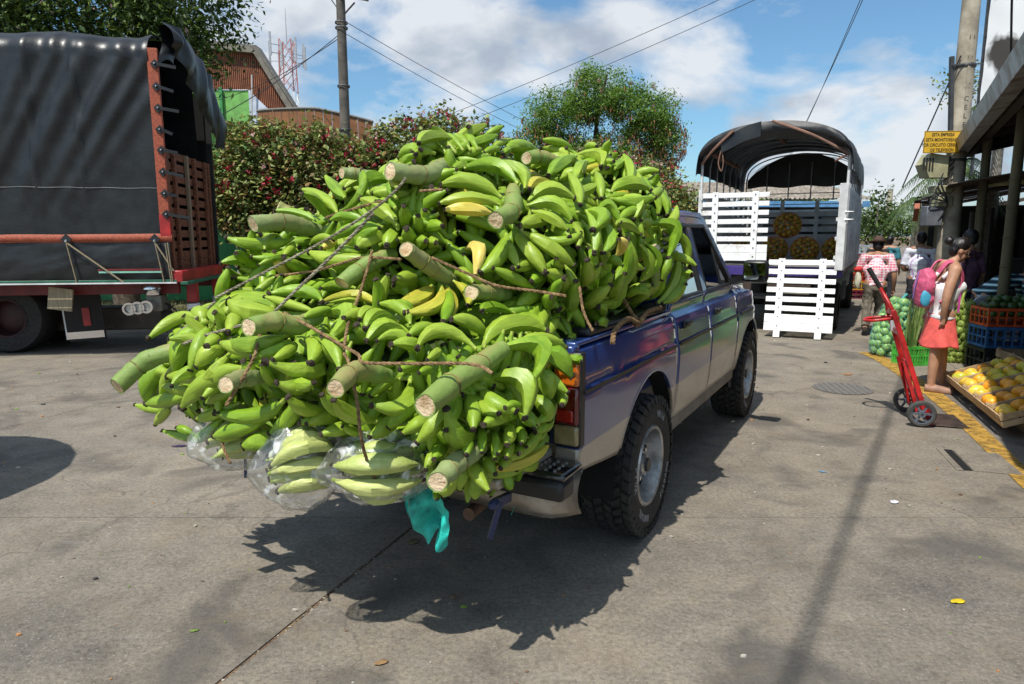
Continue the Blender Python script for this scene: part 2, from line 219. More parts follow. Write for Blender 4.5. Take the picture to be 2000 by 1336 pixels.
FINGERS=[[0,0,[-0.835,0.161,2.078,-0.724,0.143,2.122,-0.615,0.184,2.167],0.048],[0,0,[-0.882,0.187,2.035,-0.891,0.127,2.088,-0.99,0.136,2.11],0.038],[0,0,[-0.96,0.166,2.031,-0.959,0.121,2.066,-1.032,0.13,2.074],0.026],[1,0,[-0.541,0.122,2.131,-0.511,0.161,2.155,-0.463,0.185,2.182],0.032],[0,0,[-0.793,0.191,2.055,-0.682,0.199,2.089,-0.584,0.224,2.12],0.044],[0,0,[-0.847,0.15,2.004,-0.868,0.2,2.028,-0.824,0.22,2.059],0.041],[1,0,[-0.55,0.193,2.078,-0.429,0.17,2.113,-0.37,0.189,2.131],0.033],[0,0,[-0.851,0.179,1.995,-0.837,0.223,2.012,-0.767,0.246,2.036],0.042],[0,0,[-0.717,0.22,2.021,-0.645,0.23,2.05,-0.57,0.232,2.06],0.034],[1,0,[-0.556,0.224,2.025,-0.511,0.226,2.053,-0.438,0.218,2.063],0.03],[0,0,[-1.014,0.172,1.997,-1.08,0.129,2.013,-1.067,0.021,1.984],0.047],[0,0,[-0.917,0.173,1.874,-0.968,0.213,1.947,-0.981,0.214,2.022],0.051],[0,0,[-0.844,0.232,1.953,-0.928,0.247,1.956,-1.003,0.255,1.931],0.039],[2,0,[-0.834,0.476,1.869,-0.791,0.36,1.948,-0.932,0.267,1.934],0.062],[2,0,[-0.828,0.506,1.847,-0.731,0.42,1.943,-0.786,0.305,1.969],0.06],[1,0,[-0.132,0.22,2.096,-0.254,0.189,2.115,-0.451,0.211,2.068],0.063],[1,0,[-0.184,0.406,2.047,-0.1,0.308,2.103,-0.185,0.261,2.101],0.046],[1,0,[0.013,0.354,2.104,-0.105,0.329,2.136,-0.2,0.276,2.138],0.041],[1,0,[-0.16,0.451,2.055,-0.32,0.45,2.008,-0.52,0.475,1.933],0.06],[1,0,[-0.189,0.524,2.022,-0.34,0.54,1.97,-0.437,0.573,1.912],0.055],[1,0,[-0.089,0.371,2.058,0.041,0.421,2.103,-0.122,0.561,1.995],0.072],[1,0,[0.076,0.425,2.106,0.087,0.49,2.077,-0.077,0.579,2.002],0.056],[1,0,[0.157,0.366,2.127,0.065,0.439,2.135,0.028,0.485,2.122],0.042],[1,0,[0.14,0.449,2.085,0.133,0.49,2.099,0.097,0.535,2.081],0.037],[1,0,[0.075,0.533,2.048,0.157,0.53,2.082,0.12,0.577,2.091],0.047],[1,0,[-0.061,0.624,1.989,0.064,0.604,2.034,0.149,0.612,2.052],0.041],[1,0,[-0.058,0.697,1.91,0.07,0.668,1.997,0.125,0.601,2.079],0.056],[1,0,[-0.278,0.692,1.857,-0.132,0.732,1.913,-0.023,0.8,1.876],0.062],[1,0,[-0.309,0.696,1.828,-0.235,0.771,1.817,-0.109,0.849,1.841],0.05],[5,0,[0.254,0.678,1.931,0.336,0.703,1.953,0.28,0.754,1.982],0.052],[5,0,[-0.065,0.791,1.824,0.062,0.802,1.863,0.15,0.811,1.892],0.053],[1,0,[-0.229,0.656,1.82,-0.169,0.756,1.836,-0.286,0.804,1.727],0.06],[5,0,[-0.048,0.751,1.792,-0.135,0.798,1.772,-0.218,0.827,1.725],0.042],[5,0,[0.013,0.778,1.708,0.19,0.863,1.719,0.079,0.872,1.537],0.071],[5,0,[0.092,0.833,1.718,0.235,0.854,1.737,0.321,0.845,1.812],0.053],[5,0,[0.295,0.853,1.666,0.426,0.892,1.582,0.389,0.891,1.475],0.05],[5,0,[0.301,0.824,1.537,0.203,0.836,1.477,0.197,0.817,1.411],0.056],[5,0,[0.524,0.784,1.404,0.437,0.866,1.425,0.385,0.928,1.425],0.055],[5,0,[0.397,0.833,1.563,0.385,0.847,1.422,0.279,0.763,1.284],0.055],[5,0,[0.451,0.86,1.486,0.374,0.876,1.367,0.29,0.798,1.28],0.047],[5,0,[-0.184,0.811,1.607,-0.116,0.843,1.532,-0.143,0.803,1.423],0.054],[2,0,[-0.953,0.461,1.807,-0.987,0.351,1.871,-1.087,0.257,1.855],0.066],[2,0,[-0.984,0.471,1.775,-1.065,0.384,1.801,-1.152,0.294,1.777],0.048],[2,0,[-0.884,0.552,1.794,-0.777,0.585,1.855,-0.729,0.69,1.805],0.06],[2,0,[-0.909,0.557,1.773,-0.834,0.637,1.795,-0.848,0.729,1.709],0.056],[2,0,[-0.909,0.581,1.752,-0.897,0.668,1.723,-0.882,0.731,1.674],0.041],[2,0,[-0.783,0.597,1.706,-0.921,0.603,1.717,-1.033,0.599,1.69],0.053],[2,0,[-0.981,0.58,1.665,-0.963,0.678,1.615,-0.891,0.759,1.532],0.055],[2,0,[-0.912,0.503,1.662,-0.982,0.612,1.588,-0.987,0.685,1.5],0.062],[2,0,[-0.935,0.474,1.655,-1.064,0.517,1.568,-1.16,0.484,1.511],0.065],[2,0,[-0.96,0.497,1.628,-1.043,0.56,1.575,-1.073,0.607,1.53],0.04],[2,0,[-0.781,0.604,1.698,-0.842,0.688,1.683,-0.887,0.742,1.647],0.042],[2,0,[-0.552,0.627,1.844,-0.42,0.628,1.867,-0.366,0.66,1.892],0.048],[1,0,[-0.433,0.486,1.918,-0.348,0.518,1.954,-0.365,0.578,1.95],0.058],[2,0,[-0.633,0.664,1.751,-0.541,0.705,1.798,-0.762,0.787,1.675],0.063],[2,0,[-0.654,0.721,1.757,-0.715,0.795,1.663,-0.782,0.81,1.578],0.045],[2,0,[-0.642,0.748,1.728,-0.616,0.801,1.692,-0.731,0.826,1.584],0.057],[1,0,[-0.497,0.712,1.762,-0.351,0.738,1.782,-0.403,0.784,1.708],0.049],[4,0,[-0.7,0.676,1.309,-0.806,0.731,1.387,-0.853,0.762,1.455],0.058],[4,0,[-0.651,0.705,1.426,-0.75,0.77,1.492,-0.821,0.796,1.544],0.057],[4,0,[-0.628,0.74,1.463,-0.724,0.79,1.527,-0.779,0.811,1.58],0.043],[4,0,[-0.541,0.664,1.309,-0.613,0.759,1.373,-0.609,0.822,1.429],0.059],[5,0,[-0.35,0.689,1.3,-0.198,0.718,1.347,-0.256,0.772,1.428],0.056],[4,0,[-0.531,0.734,1.397,-0.604,0.802,1.449,-0.632,0.841,1.49],0.046],[5,0,[-0.422,0.773,1.438,-0.27,0.792,1.511,-0.179,0.828,1.48],0.051],[5,0,[0.096,0.641,1.266,0.073,0.733,1.318,0.027,0.806,1.388],0.053],[5,0,[-0.114,0.706,1.332,-0.117,0.769,1.377,-0.023,0.815,1.334],0.043],[7,0,[-1.102,0.137,1.662,-1.178,0.195,1.696,-1.224,0.226,1.728],0.049],[0,0,[-1.072,0.16,1.712,-1.153,0.215,1.73,-1.192,0.238,1.752],0.046],[7,0,[-1.099,0.143,1.666,-1.161,0.25,1.696,-1.203,0.33,1.685],0.049],[7,0,[-1.124,0.099,1.627,-1.206,0.163,1.648,-1.262,0.197,1.676],0.062],[7,0,[-1.144,0.042,1.592,-1.228,0.084,1.628,-1.284,0.113,1.607],0.055],[7,0,[-1.116,0.154,1.592,-1.197,0.228,1.621,-1.243,0.278,1.627],0.048],[3,0,[-1.098,0.202,1.599,-1.183,0.272,1.618,-1.231,0.319,1.621],0.045],[7,0,[-1.235,0.135,1.689,-1.202,0.015,1.766,-1.187,-0.096,1.8],0.06],[7,0,[-1.14,0.073,1.676,-1.22,0.159,1.723,-1.275,0.195,1.763],0.049],[0,0,[-1.037,0.153,1.769,-1.094,0.212,1.807,-1.15,0.243,1.841],0.062],[7,0,[-1.147,0.029,1.662,-1.231,0.007,1.648,-1.294,-0.03,1.602],0.059],[7,0,[-1.232,0.07,1.406,-1.232,0.01,1.453,-1.296,0.026,1.526],0.059],[7,0,[-1.113,0.112,1.435,-1.216,0.157,1.477,-1.275,0.139,1.472],0.059],[3,0,[-1.222,0.168,1.395,-1.212,0.127,1.442,-1.27,0.129,1.449],0.048],[3,0,[-1.058,0.292,1.473,-1.136,0.393,1.501,-1.163,0.452,1.457],0.044],[4,0,[-0.952,0.612,1.435,-1.062,0.578,1.482,-1.13,0.531,1.518],0.043],[4,0,[-0.868,0.577,1.514,-0.998,0.597,1.534,-1.083,0.593,1.518],0.051],[4,0,[-0.828,0.605,1.47,-0.951,0.635,1.484,-1.02,0.644,1.465],0.048],[4,0,[-0.774,0.612,1.394,-0.873,0.69,1.461,-0.993,0.681,1.501],0.062],[4,0,[-0.789,0.642,1.491,-0.887,0.696,1.525,-0.952,0.719,1.556],0.04],[4,0,[-0.762,0.655,1.395,-0.842,0.715,1.439,-0.909,0.737,1.48],0.038],[4,0,[-0.799,0.571,1.365,-0.949,0.588,1.392,-1.008,0.56,1.343],0.063],[4,0,[-1.046,0.577,1.334,-1.093,0.533,1.36,-1.26,0.562,1.361],0.042],[4,0,[-0.676,0.632,1.335,-0.789,0.664,1.339,-0.843,0.678,1.33],0.046],[2,0,[-0.926,0.645,1.642,-0.884,0.731,1.628,-0.828,0.766,1.662],0.039],[4,0,[-0.86,0.714,1.531,-0.835,0.75,1.447,-0.8,0.759,1.402],0.035],[2,0,[-0.995,0.389,1.752,-1.047,0.389,1.791,-1.098,0.34,1.81],0.035],[0,0,[-0.792,0.176,1.979,-0.793,0.231,1.991,-0.73,0.272,2.002],0.046],[1,0,[-0.389,0.509,1.951,-0.503,0.596,1.886,-0.667,0.694,1.79],0.052],[1,0,[-0.243,0.597,1.959,-0.343,0.656,1.894,-0.41,0.693,1.827],0.049],[1,0,[-0.436,0.78,1.702,-0.302,0.79,1.704,-0.247,0.831,1.656],0.046],[5,0,[-0.193,0.734,1.689,-0.22,0.795,1.705,-0.221,0.839,1.64],0.041],[2,2,[-1.025,0.463,1.738,-1.094,0.402,1.762,-1.162,0.324,1.752],0.051],[3,2,[-1.047,0.337,1.593,-1.106,0.448,1.608,-1.17,0.459,1.491],0.051],[5,2,[-0.465,0.787,1.549,-0.468,0.828,1.588,-0.568,0.841,1.628],0.044],[1,1,[-0.498,0.219,1.987,-0.359,0.227,2.023,-0.528,0.337,1.862],0.061],[2,1,[-0.682,0.587,1.86,-0.737,0.548,1.887,-0.872,0.561,1.843],0.048],[3,1,[-1.178,0.256,1.444,-1.316,0.29,1.408,-1.446,0.294,1.396],0.053],[3,1,[-1.211,0.329,1.449,-1.334,0.398,1.388,-1.486,0.371,1.376],0.045],[3,1,[-1.155,0.315,1.445,-1.221,0.384,1.398,-1.381,0.477,1.346],0.053],[3,1,[-1.15,0.345,1.466,-1.157,0.406,1.434,-1.246,0.472,1.384],0.041],[6,0,[-1.121,-0.304,1.748,-1.058,-0.444,1.821,-1.05,-0.588,1.864],0.053],[9,0,[-1.033,-0.332,1.822,-0.966,-0.46,1.877,-0.969,-0.512,1.935],0.051],[6,0,[-1.163,-0.247,1.758,-1.162,-0.143,1.808,-1.087,-0.189,1.932],0.037],[9,0,[-0.954,-0.129,1.897,-0.98,-0.178,1.921,-1.109,-0.149,1.864],0.066],[9,0,[-1.13,-0.056,1.813,-1.133,-0.113,1.838,-1.104,-0.209,1.86],0.025],[6,0,[-1.147,-0.413,1.715,-1.144,-0.536,1.754,-1.195,-0.617,1.762],0.034],[6,0,[-1.213,-0.492,1.638,-1.357,-0.529,1.609,-1.441,-0.639,1.644],0.053],[6,0,[-1.222,-0.472,1.601,-1.326,-0.457,1.561,-1.417,-0.524,1.563],0.036],[6,0,[-1.224,-0.463,1.583,-1.33,-0.46,1.561,-1.417,-0.484,1.525],0.031],[6,0,[-1.115,-0.494,1.498,-1.247,-0.443,1.511,-1.323,-0.431,1.558],0.056],[6,0,[-1.238,-0.235,1.562,-1.244,-0.326,1.561,-1.271,-0.408,1.565],0.038],[7,0,[-1.246,-0.011,1.571,-1.279,-0.135,1.542,-1.286,-0.302,1.583],0.065],[7,0,[-1.156,0.043,1.685,-1.228,-0.016,1.662,-1.294,-0.028,1.599],0.058],[7,0,[-1.141,0.067,1.665,-1.222,0.088,1.645,-1.284,0.112,1.607],0.055],[7,0,[-1.213,0.038,1.684,-1.253,-0.06,1.684,-1.276,-0.175,1.633],0.049],[7,0,[-1.218,-0.023,1.684,-1.225,-0.129,1.731,-1.234,-0.231,1.712],0.043],[7,0,[-1.202,-0.064,1.587,-1.263,-0.101,1.582,-1.287,-0.135,1.608],0.036],[11,0,[-1.484,-0.477,1.38,-1.421,-0.47,1.429,-1.385,-0.432,1.469],0.033],[10,0,[-1.522,-0.297,1.352,-1.486,-0.474,1.386,-1.527,-0.55,1.366],0.06],[10,0,[-1.591,0.01,1.364,-1.591,-0.119,1.384,-1.586,-0.259,1.406],0.033],[10,0,[-1.431,-0.115,1.381,-1.39,-0.283,1.422,-1.486,-0.352,1.403],0.053],[7,0,[-1.29,-0.054,1.429,-1.28,-0.155,1.437,-1.389,-0.152,1.43],0.043],[10,0,[-1.554,0.082,1.312,-1.461,0.07,1.403,-1.576,0.052,1.391],0.047],[13,0,[-1.517,0.403,1.329,-1.476,0.341,1.376,-1.496,0.246,1.393],0.047],[10,0,[-1.458,0.235,1.342,-1.519,0.228,1.369,-1.628,0.269,1.351],0.04],[13,0,[-1.487,0.324,1.33,-1.552,0.307,1.351,-1.65,0.327,1.332],0.039],[7,0,[-1.18,0.038,1.414,-1.231,-0.001,1.445,-1.296,0.023,1.534],0.059],[7,0,[-1.107,0.12,1.424,-1.215,0.148,1.466,-1.273,0.14,1.464],0.056],[7,0,[-1.201,0.134,1.402,-1.208,0.119,1.425,-1.267,0.131,1.443],0.045],[3,0,[-1.188,0.347,1.438,-1.302,0.43,1.385,-1.465,0.511,1.347],0.048],[3,0,[-1.091,0.329,1.476,-1.134,0.404,1.442,-1.166,0.424,1.394],0.034],[11,0,[-1.433,-0.746,1.339,-1.466,-0.667,1.436,-1.454,-0.642,1.505],0.052],[6,0,[-1.198,-0.505,1.619,-1.278,-0.456,1.584,-1.329,-0.436,1.562],0.037],[6,0,[-1.257,-0.543,1.656,-1.326,-0.52,1.632,-1.376,-0.492,1.586],0.031],[6,0,[-1.191,-0.41,1.608,-1.24,-0.284,1.644,-1.272,-0.198,1.633],0.034],[7,0,[-1.243,-0.118,1.61,-1.266,-0.02,1.65,-1.268,0.055,1.678],0.04],[7,0,[-1.193,-0.091,1.493,-1.252,-0.079,1.467,-1.274,-0.129,1.443],0.035],[6,0,[-1.231,-0.428,1.479,-1.289,-0.403,1.465,-1.372,-0.416,1.439],0.04],[7,0,[-1.123,0.116,1.61,-1.214,0.151,1.634,-1.271,0.162,1.629],0.033],[10,0,[-1.55,0.068,1.374,-1.62,0.053,1.369,-1.688,0.052,1.351],0.033],[6,2,[-1.205,-0.516,1.473,-1.315,-0.472,1.513,-1.351,-0.462,1.578],0.045],[6,2,[-1.151,-0.29,1.626,-1.229,-0.256,1.609,-1.268,-0.261,1.597],0.036],[10,1,[-1.467,0.211,1.378,-1.427,0.04,1.418,-1.568,0.027,1.394],0.039],[3,1,[-1.193,0.276,1.441,-1.329,0.314,1.403,-1.453,0.311,1.393],0.048],[3,1,[-1.26,0.36,1.438,-1.388,0.421,1.377,-1.498,0.365,1.374],0.042],[11,0,[-1.596,-0.689,1.296,-1.605,-0.863,1.269,-1.708,-0.854,1.21],0.054],[11,0,[-1.587,-0.659,1.276,-1.555,-0.718,1.307,-1.551,-0.775,1.316],0.068],[11,0,[-1.568,-0.597,1.343,-1.653,-0.476,1.33,-1.725,-0.385,1.314],0.061],[11,0,[-1.607,-0.429,1.332,-1.723,-0.298,1.31,-1.788,-0.246,1.29],0.06],[11,0,[-1.624,-0.578,1.293,-1.738,-0.576,1.231,-1.743,-0.631,1.091],0.075],[11,0,[-1.677,-0.492,1.276,-1.794,-0.416,1.22,-1.831,-0.421,1.139],0.057],[11,0,[-1.687,-0.398,1.261,-1.773,-0.351,1.252,-1.826,-0.321,1.238],0.056],[12,0,[-1.733,-0.333,1.218,-1.809,-0.331,1.207,-1.847,-0.36,1.157],0.062],[12,0,[-1.786,-0.245,1.211,-1.846,-0.243,1.162,-1.841,-0.325,1.102],0.05],[11,0,[-1.578,-0.912,1.079,-1.625,-0.974,1.019,-1.642,-1.003,0.898],0.079],[11,0,[-1.739,-0.626,1.107,-1.708,-0.769,1.021,-1.719,-0.788,0.969],0.058],[12,0,[-1.82,-0.324,1.124,-1.791,-0.493,1.098,-1.786,-0.628,1.083],0.057],[11,0,[-1.727,-0.541,1.021,-1.739,-0.636,1.009,-1.722,-0.758,1.025],0.048],[11,0,[-1.729,-0.578,0.997,-1.734,-0.701,0.959,-1.741,-0.854,0.929],0.057],[11,0,[-1.677,-0.858,0.893,-1.642,-1.011,0.866,-1.666,-1.069,0.882],0.039],[12,0,[-1.832,-0.104,1.173,-1.845,-0.292,1.121,-1.862,-0.429,0.993],0.069],[10,0,[-1.73,0.009,1.295,-1.807,-0.025,1.267,-1.815,-0.182,1.272],0.062],[12,0,[-1.806,0.009,1.218,-1.834,-0.086,1.238,-1.829,-0.226,1.256],0.052],[10,0,[-1.692,-0.029,1.266,-1.798,0.012,1.241,-1.855,-0.042,1.228],0.047],[10,0,[-1.683,-0.015,1.254,-1.788,0.058,1.237,-1.85,0.058,1.226],0.041],[10,0,[-1.668,0.001,1.261,-1.802,0.152,1.165,-1.855,0.018,1.223],0.064],[12,0,[-1.718,0.08,1.171,-1.806,0.116,1.114,-1.865,0.09,1.153],0.057],[10,0,[-1.658,0.02,1.265,-1.754,0.168,1.248,-1.827,0.208,1.222],0.06],[10,0,[-1.718,0.111,1.29,-1.757,0.249,1.268,-1.805,0.313,1.208],0.047],[10,0,[-1.565,-0.02,1.343,-1.489,0.06,1.396,-1.697,0.15,1.267],0.069],[12,0,[-1.761,-0.11,1.127,-1.834,-0.073,1.155,-1.865,-0.074,1.209],0.048],[12,0,[-1.752,-0.049,1.118,-1.828,-0.0,1.154,-1.863,0.02,1.204],0.037],[12,0,[-1.794,0.042,1.065,-1.772,-0.109,0.986,-1.806,-0.313,0.979],0.061],[12,0,[-1.745,-0.142,0.957,-1.777,-0.221,0.958,-1.786,-0.34,0.975],0.036],[12,0,[-1.742,-0.103,0.962,-1.776,-0.215,0.921,-1.784,-0.358,0.871],0.06],[12,0,[-1.795,0.106,1.083,-1.761,0.021,0.986,-1.783,-0.055,0.927],0.057],[12,0,[-1.668,-0.127,0.906,-1.741,-0.132,0.878,-1.772,-0.218,0.847],0.071],[12,0,[-1.662,0.13,1.014,-1.753,0.122,1.033,-1.842,0.123,1.096],0.049],[12,0,[-1.614,0.135,0.966,-1.709,0.132,0.989,-1.769,0.092,0.978],0.048],[13,0,[-1.604,0.195,0.927,-1.699,0.204,0.953,-1.756,0.18,0.946],0.048],[10,0,[-1.566,-0.186,1.341,-1.64,-0.263,1.348,-1.662,-0.38,1.39],0.077],[11,0,[-1.711,-0.585,0.819,-1.727,-0.636,0.841,-1.717,-0.702,0.836],0.031],[11,0,[-1.67,-0.631,0.793,-1.642,-0.803,0.769,-1.667,-0.879,0.787],0.038],[11,0,[-1.703,-0.765,0.911,-1.671,-0.871,0.855,-1.667,-0.931,0.809],0.043],[12,0,[-1.825,-0.17,1.097,-1.792,-0.302,1.042,-1.781,-0.412,0.996],0.043],[12,0,[-1.749,-0.344,0.951,-1.764,-0.424,0.88,-1.755,-0.537,0.822],0.045],[12,0,[-1.73,0.039,1.169,-1.805,0.144,1.138,-1.838,0.234,1.163],0.045],[12,0,[-1.749,-0.251,1.009,-1.775,-0.309,0.977,-1.786,-0.459,0.928],0.048],[11,0,[-1.682,-0.695,0.991,-1.723,-0.688,0.983,-1.724,-0.78,0.956],0.047],[12,0,[-1.746,-0.221,0.889,-1.771,-0.257,0.883,-1.772,-0.369,0.863],0.043],[14,0,[-1.404,0.643,1.244,-1.248,0.67,1.317,-1.133,0.758,1.275],0.066],[4,0,[-0.679,0.536,1.207,-0.616,0.559,1.205,-0.794,0.695,1.198],0.065],[14,0,[-1.406,0.673,1.241,-1.232,0.744,1.28,-1.407,0.823,1.127],0.076],[14,0,[-1.189,0.721,1.203,-1.138,0.808,1.199,-1.104,0.855,1.108],0.075],[14,0,[-1.291,0.724,1.26,-1.161,0.774,1.26,-1.072,0.814,1.21],0.046],[4,0,[-1.013,0.779,1.163,-0.954,0.791,1.155,-1.016,0.857,1.15],0.039],[14,0,[-1.429,0.661,1.136,-1.384,0.775,1.152,-1.457,0.832,1.023],0.073],[14,0,[-1.216,0.743,1.152,-1.222,0.812,1.113,-1.208,0.817,1.034],0.065],[14,0,[-1.237,0.754,1.053,-1.237,0.806,1.022,-1.216,0.82,0.952],0.056],[4,0,[-0.994,0.733,1.022,-1.108,0.821,1.03,-1.208,0.868,1.018],0.05],[14,0,[-1.45,0.663,1.105,-1.508,0.761,1.07,-1.487,0.824,1.055],0.061],[14,0,[-1.469,0.653,1.092,-1.544,0.741,1.063,-1.559,0.798,1.062],0.047],[15,0,[-1.49,0.662,1.003,-1.613,0.686,0.969,-1.686,0.676,1.09],0.062],[14,0,[-1.494,0.628,1.094,-1.579,0.715,1.062,-1.641,0.746,1.018],0.053],[14,0,[-1.509,0.613,1.089,-1.63,0.657,1.054,-1.694,0.678,1.022],0.047],[15,0,[-1.556,0.611,1.08,-1.663,0.624,1.04,-1.71,0.572,0.968],0.054],[13,0,[-1.573,0.502,1.096,-1.654,0.479,1.055,-1.685,0.432,0.991],0.053],[13,0,[-1.573,0.438,1.139,-1.648,0.474,1.071,-1.749,0.413,1.086],0.06],[13,0,[-1.629,0.324,0.981,-1.699,0.282,1.009,-1.801,0.297,1.095],0.055],[13,0,[-1.674,0.267,1.001,-1.764,0.255,1.052,-1.821,0.26,1.113],0.048],[15,0,[-1.576,0.517,1.036,-1.668,0.541,1.011,-1.686,0.489,0.978],0.046],[13,0,[-1.551,0.374,1.012,-1.639,0.388,0.977,-1.712,0.367,0.956],0.054],[12,0,[-1.616,0.128,0.969,-1.707,0.139,0.992,-1.765,0.12,0.978],0.043],[13,0,[-1.628,0.223,0.944,-1.709,0.214,0.957,-1.756,0.183,0.944],0.037],[13,0,[-1.614,0.244,0.934,-1.693,0.266,0.954,-1.738,0.266,0.984],0.03],[14,0,[-1.475,0.658,1.253,-1.472,0.555,1.322,-1.642,0.541,1.266],0.052],[14,0,[-1.302,0.603,1.266,-1.351,0.573,1.322,-1.448,0.54,1.344],0.051],[14,0,[-1.447,0.481,1.305,-1.521,0.476,1.323,-1.619,0.48,1.305],0.04],[13,0,[-1.543,0.455,1.183,-1.596,0.478,1.265,-1.686,0.449,1.277],0.048],[13,0,[-1.607,0.5,1.244,-1.616,0.449,1.302,-1.696,0.402,1.287],0.037],[13,0,[-1.539,0.42,1.287,-1.576,0.38,1.329,-1.706,0.367,1.291],0.05],[13,0,[-1.469,0.318,1.307,-1.516,0.292,1.356,-1.666,0.33,1.323],0.051],[13,0,[-1.42,0.346,1.316,-1.434,0.333,1.369,-1.468,0.271,1.395],0.052],[10,0,[-1.457,0.172,1.343,-1.552,0.191,1.36,-1.641,0.203,1.356],0.045],[13,0,[-1.544,0.459,1.178,-1.644,0.498,1.207,-1.716,0.512,1.206],0.041],[13,0,[-1.543,0.519,1.171,-1.629,0.552,1.195,-1.686,0.567,1.196],0.03],[14,0,[-1.522,0.528,1.246,-1.594,0.565,1.248,-1.652,0.575,1.237],0.029],[13,0,[-1.67,0.202,1.19,-1.732,0.228,1.252,-1.75,0.199,1.301],0.054],[13,0,[-1.566,0.245,1.275,-1.63,0.282,1.311,-1.663,0.276,1.336],0.055],[15,0,[-1.372,0.733,0.991,-1.513,0.764,1.028,-1.608,0.772,1.027],0.052],[14,0,[-1.321,0.748,1.001,-1.356,0.81,0.997,-1.365,0.837,0.969],0.049],[15,0,[-1.387,0.805,1.017,-1.489,0.805,1.077,-1.531,0.809,1.069],0.035],[15,0,[-1.557,0.546,0.876,-1.639,0.567,0.878,-1.656,0.563,0.849],0.041],[15,0,[-1.553,0.573,0.898,-1.645,0.608,0.918,-1.689,0.624,0.908],0.042],[15,0,[-1.51,0.662,0.849,-1.58,0.663,0.827,-1.561,0.639,0.76],0.042],[15,0,[-1.523,0.673,0.849,-1.538,0.686,0.798,-1.506,0.669,0.718],0.045],[15,0,[-1.467,0.656,0.835,-1.514,0.7,0.812,-1.495,0.703,0.768],0.043],[15,0,[-1.443,0.671,0.837,-1.503,0.729,0.846,-1.506,0.752,0.819],0.044],[15,0,[-1.583,0.665,0.853,-1.595,0.63,0.8,-1.563,0.573,0.729],0.043],[15,0,[-1.501,0.686,0.977,-1.569,0.738,0.959,-1.606,0.758,0.93],0.031],[15,0,[-1.455,0.715,0.957,-1.521,0.762,0.931,-1.553,0.777,0.897],0.033],[15,0,[-1.516,0.638,0.949,-1.598,0.697,0.943,-1.643,0.723,0.926],0.043],[15,0,[-1.365,0.736,0.95,-1.462,0.783,0.95,-1.517,0.807,0.94],0.044],[15,0,[-1.356,0.731,0.888,-1.452,0.774,0.895,-1.5,0.794,0.884],0.044],[15,0,[-1.298,0.743,0.874,-1.387,0.788,0.885,-1.44,0.81,0.886],0.039],[15,0,[-1.337,0.72,0.834,-1.445,0.759,0.852,-1.498,0.772,0.842],0.042],[15,0,[-1.261,0.731,0.821,-1.308,0.756,0.804,-1.359,0.758,0.79],0.037],[15,0,[-1.346,0.695,0.785,-1.358,0.717,0.759,-1.37,0.739,0.713],0.043],[15,0,[-1.331,0.732,0.807,-1.286,0.722,0.758,-1.339,0.753,0.739],0.039],[15,0,[-1.26,0.76,0.9,-1.335,0.799,0.899,-1.401,0.82,0.901],0.03],[15,0,[-1.331,0.746,0.943,-1.391,0.8,0.94,-1.445,0.822,0.926],0.037],[15,0,[-1.537,0.656,0.793,-1.466,0.617,0.716,-1.504,0.632,0.689],0.034],[15,0,[-1.422,0.665,0.757,-1.38,0.662,0.709,-1.432,0.687,0.699],0.034],[15,0,[-1.498,0.517,0.748,-1.527,0.521,0.725,-1.583,0.557,0.718],0.03],[15,0,[-1.634,0.571,0.871,-1.63,0.566,0.825,-1.588,0.527,0.766],0.029],[15,0,[-1.551,0.624,0.981,-1.642,0.657,0.967,-1.693,0.679,1.025],0.033],[15,0,[-1.412,0.719,0.921,-1.502,0.764,0.927,-1.543,0.788,0.911],0.032],[15,0,[-1.267,0.763,0.97,-1.305,0.812,0.972,-1.38,0.837,0.968],0.03],[2,0,[-0.786,0.609,1.683,-0.853,0.692,1.663,-0.884,0.743,1.647],0.039],[4,0,[-0.786,0.56,1.34,-0.863,0.65,1.378,-0.839,0.684,1.335],0.054],[4,0,[-0.786,0.537,1.284,-0.849,0.606,1.321,-0.842,0.633,1.292],0.046],[4,0,[-1.189,0.63,1.32,-1.063,0.644,1.319,-1.124,0.752,1.278],0.052],[5,0,[-0.15,0.582,1.236,-0.226,0.686,1.327,-0.251,0.768,1.419],0.056],[5,0,[-0.324,0.727,1.36,-0.45,0.8,1.423,-0.453,0.834,1.474],0.051],[4,0,[-0.528,0.746,1.419,-0.601,0.804,1.453,-0.629,0.842,1.49],0.042],[5,0,[-0.003,0.68,1.309,-0.071,0.769,1.383,0.001,0.816,1.392],0.052],[5,0,[0.055,0.616,1.251,-0.058,0.692,1.298,-0.085,0.73,1.316],0.042],[5,0,[0.185,0.667,1.276,0.105,0.737,1.32,0.156,0.769,1.317],0.041],[5,0,[-0.151,0.821,1.62,-0.05,0.848,1.51,-0.129,0.808,1.427],0.057],[5,0,[0.532,0.814,1.399,0.442,0.878,1.432,0.389,0.934,1.434],0.053],[5,0,[0.449,0.747,1.257,0.382,0.837,1.302,0.363,0.901,1.376],0.052],[4,0,[-0.663,0.712,1.447,-0.719,0.779,1.472,-0.734,0.826,1.527],0.04],[2,0,[-0.529,0.775,1.525,-0.553,0.828,1.541,-0.532,0.85,1.513],0.041],[2,0,[-0.696,0.678,1.704,-0.792,0.743,1.65,-0.857,0.772,1.606],0.043],[5,0,[-0.097,0.816,1.75,-0.23,0.796,1.769,-0.375,0.772,1.715],0.046],[2,0,[-0.648,0.776,1.583,-0.756,0.793,1.547,-0.753,0.82,1.521],0.033]]
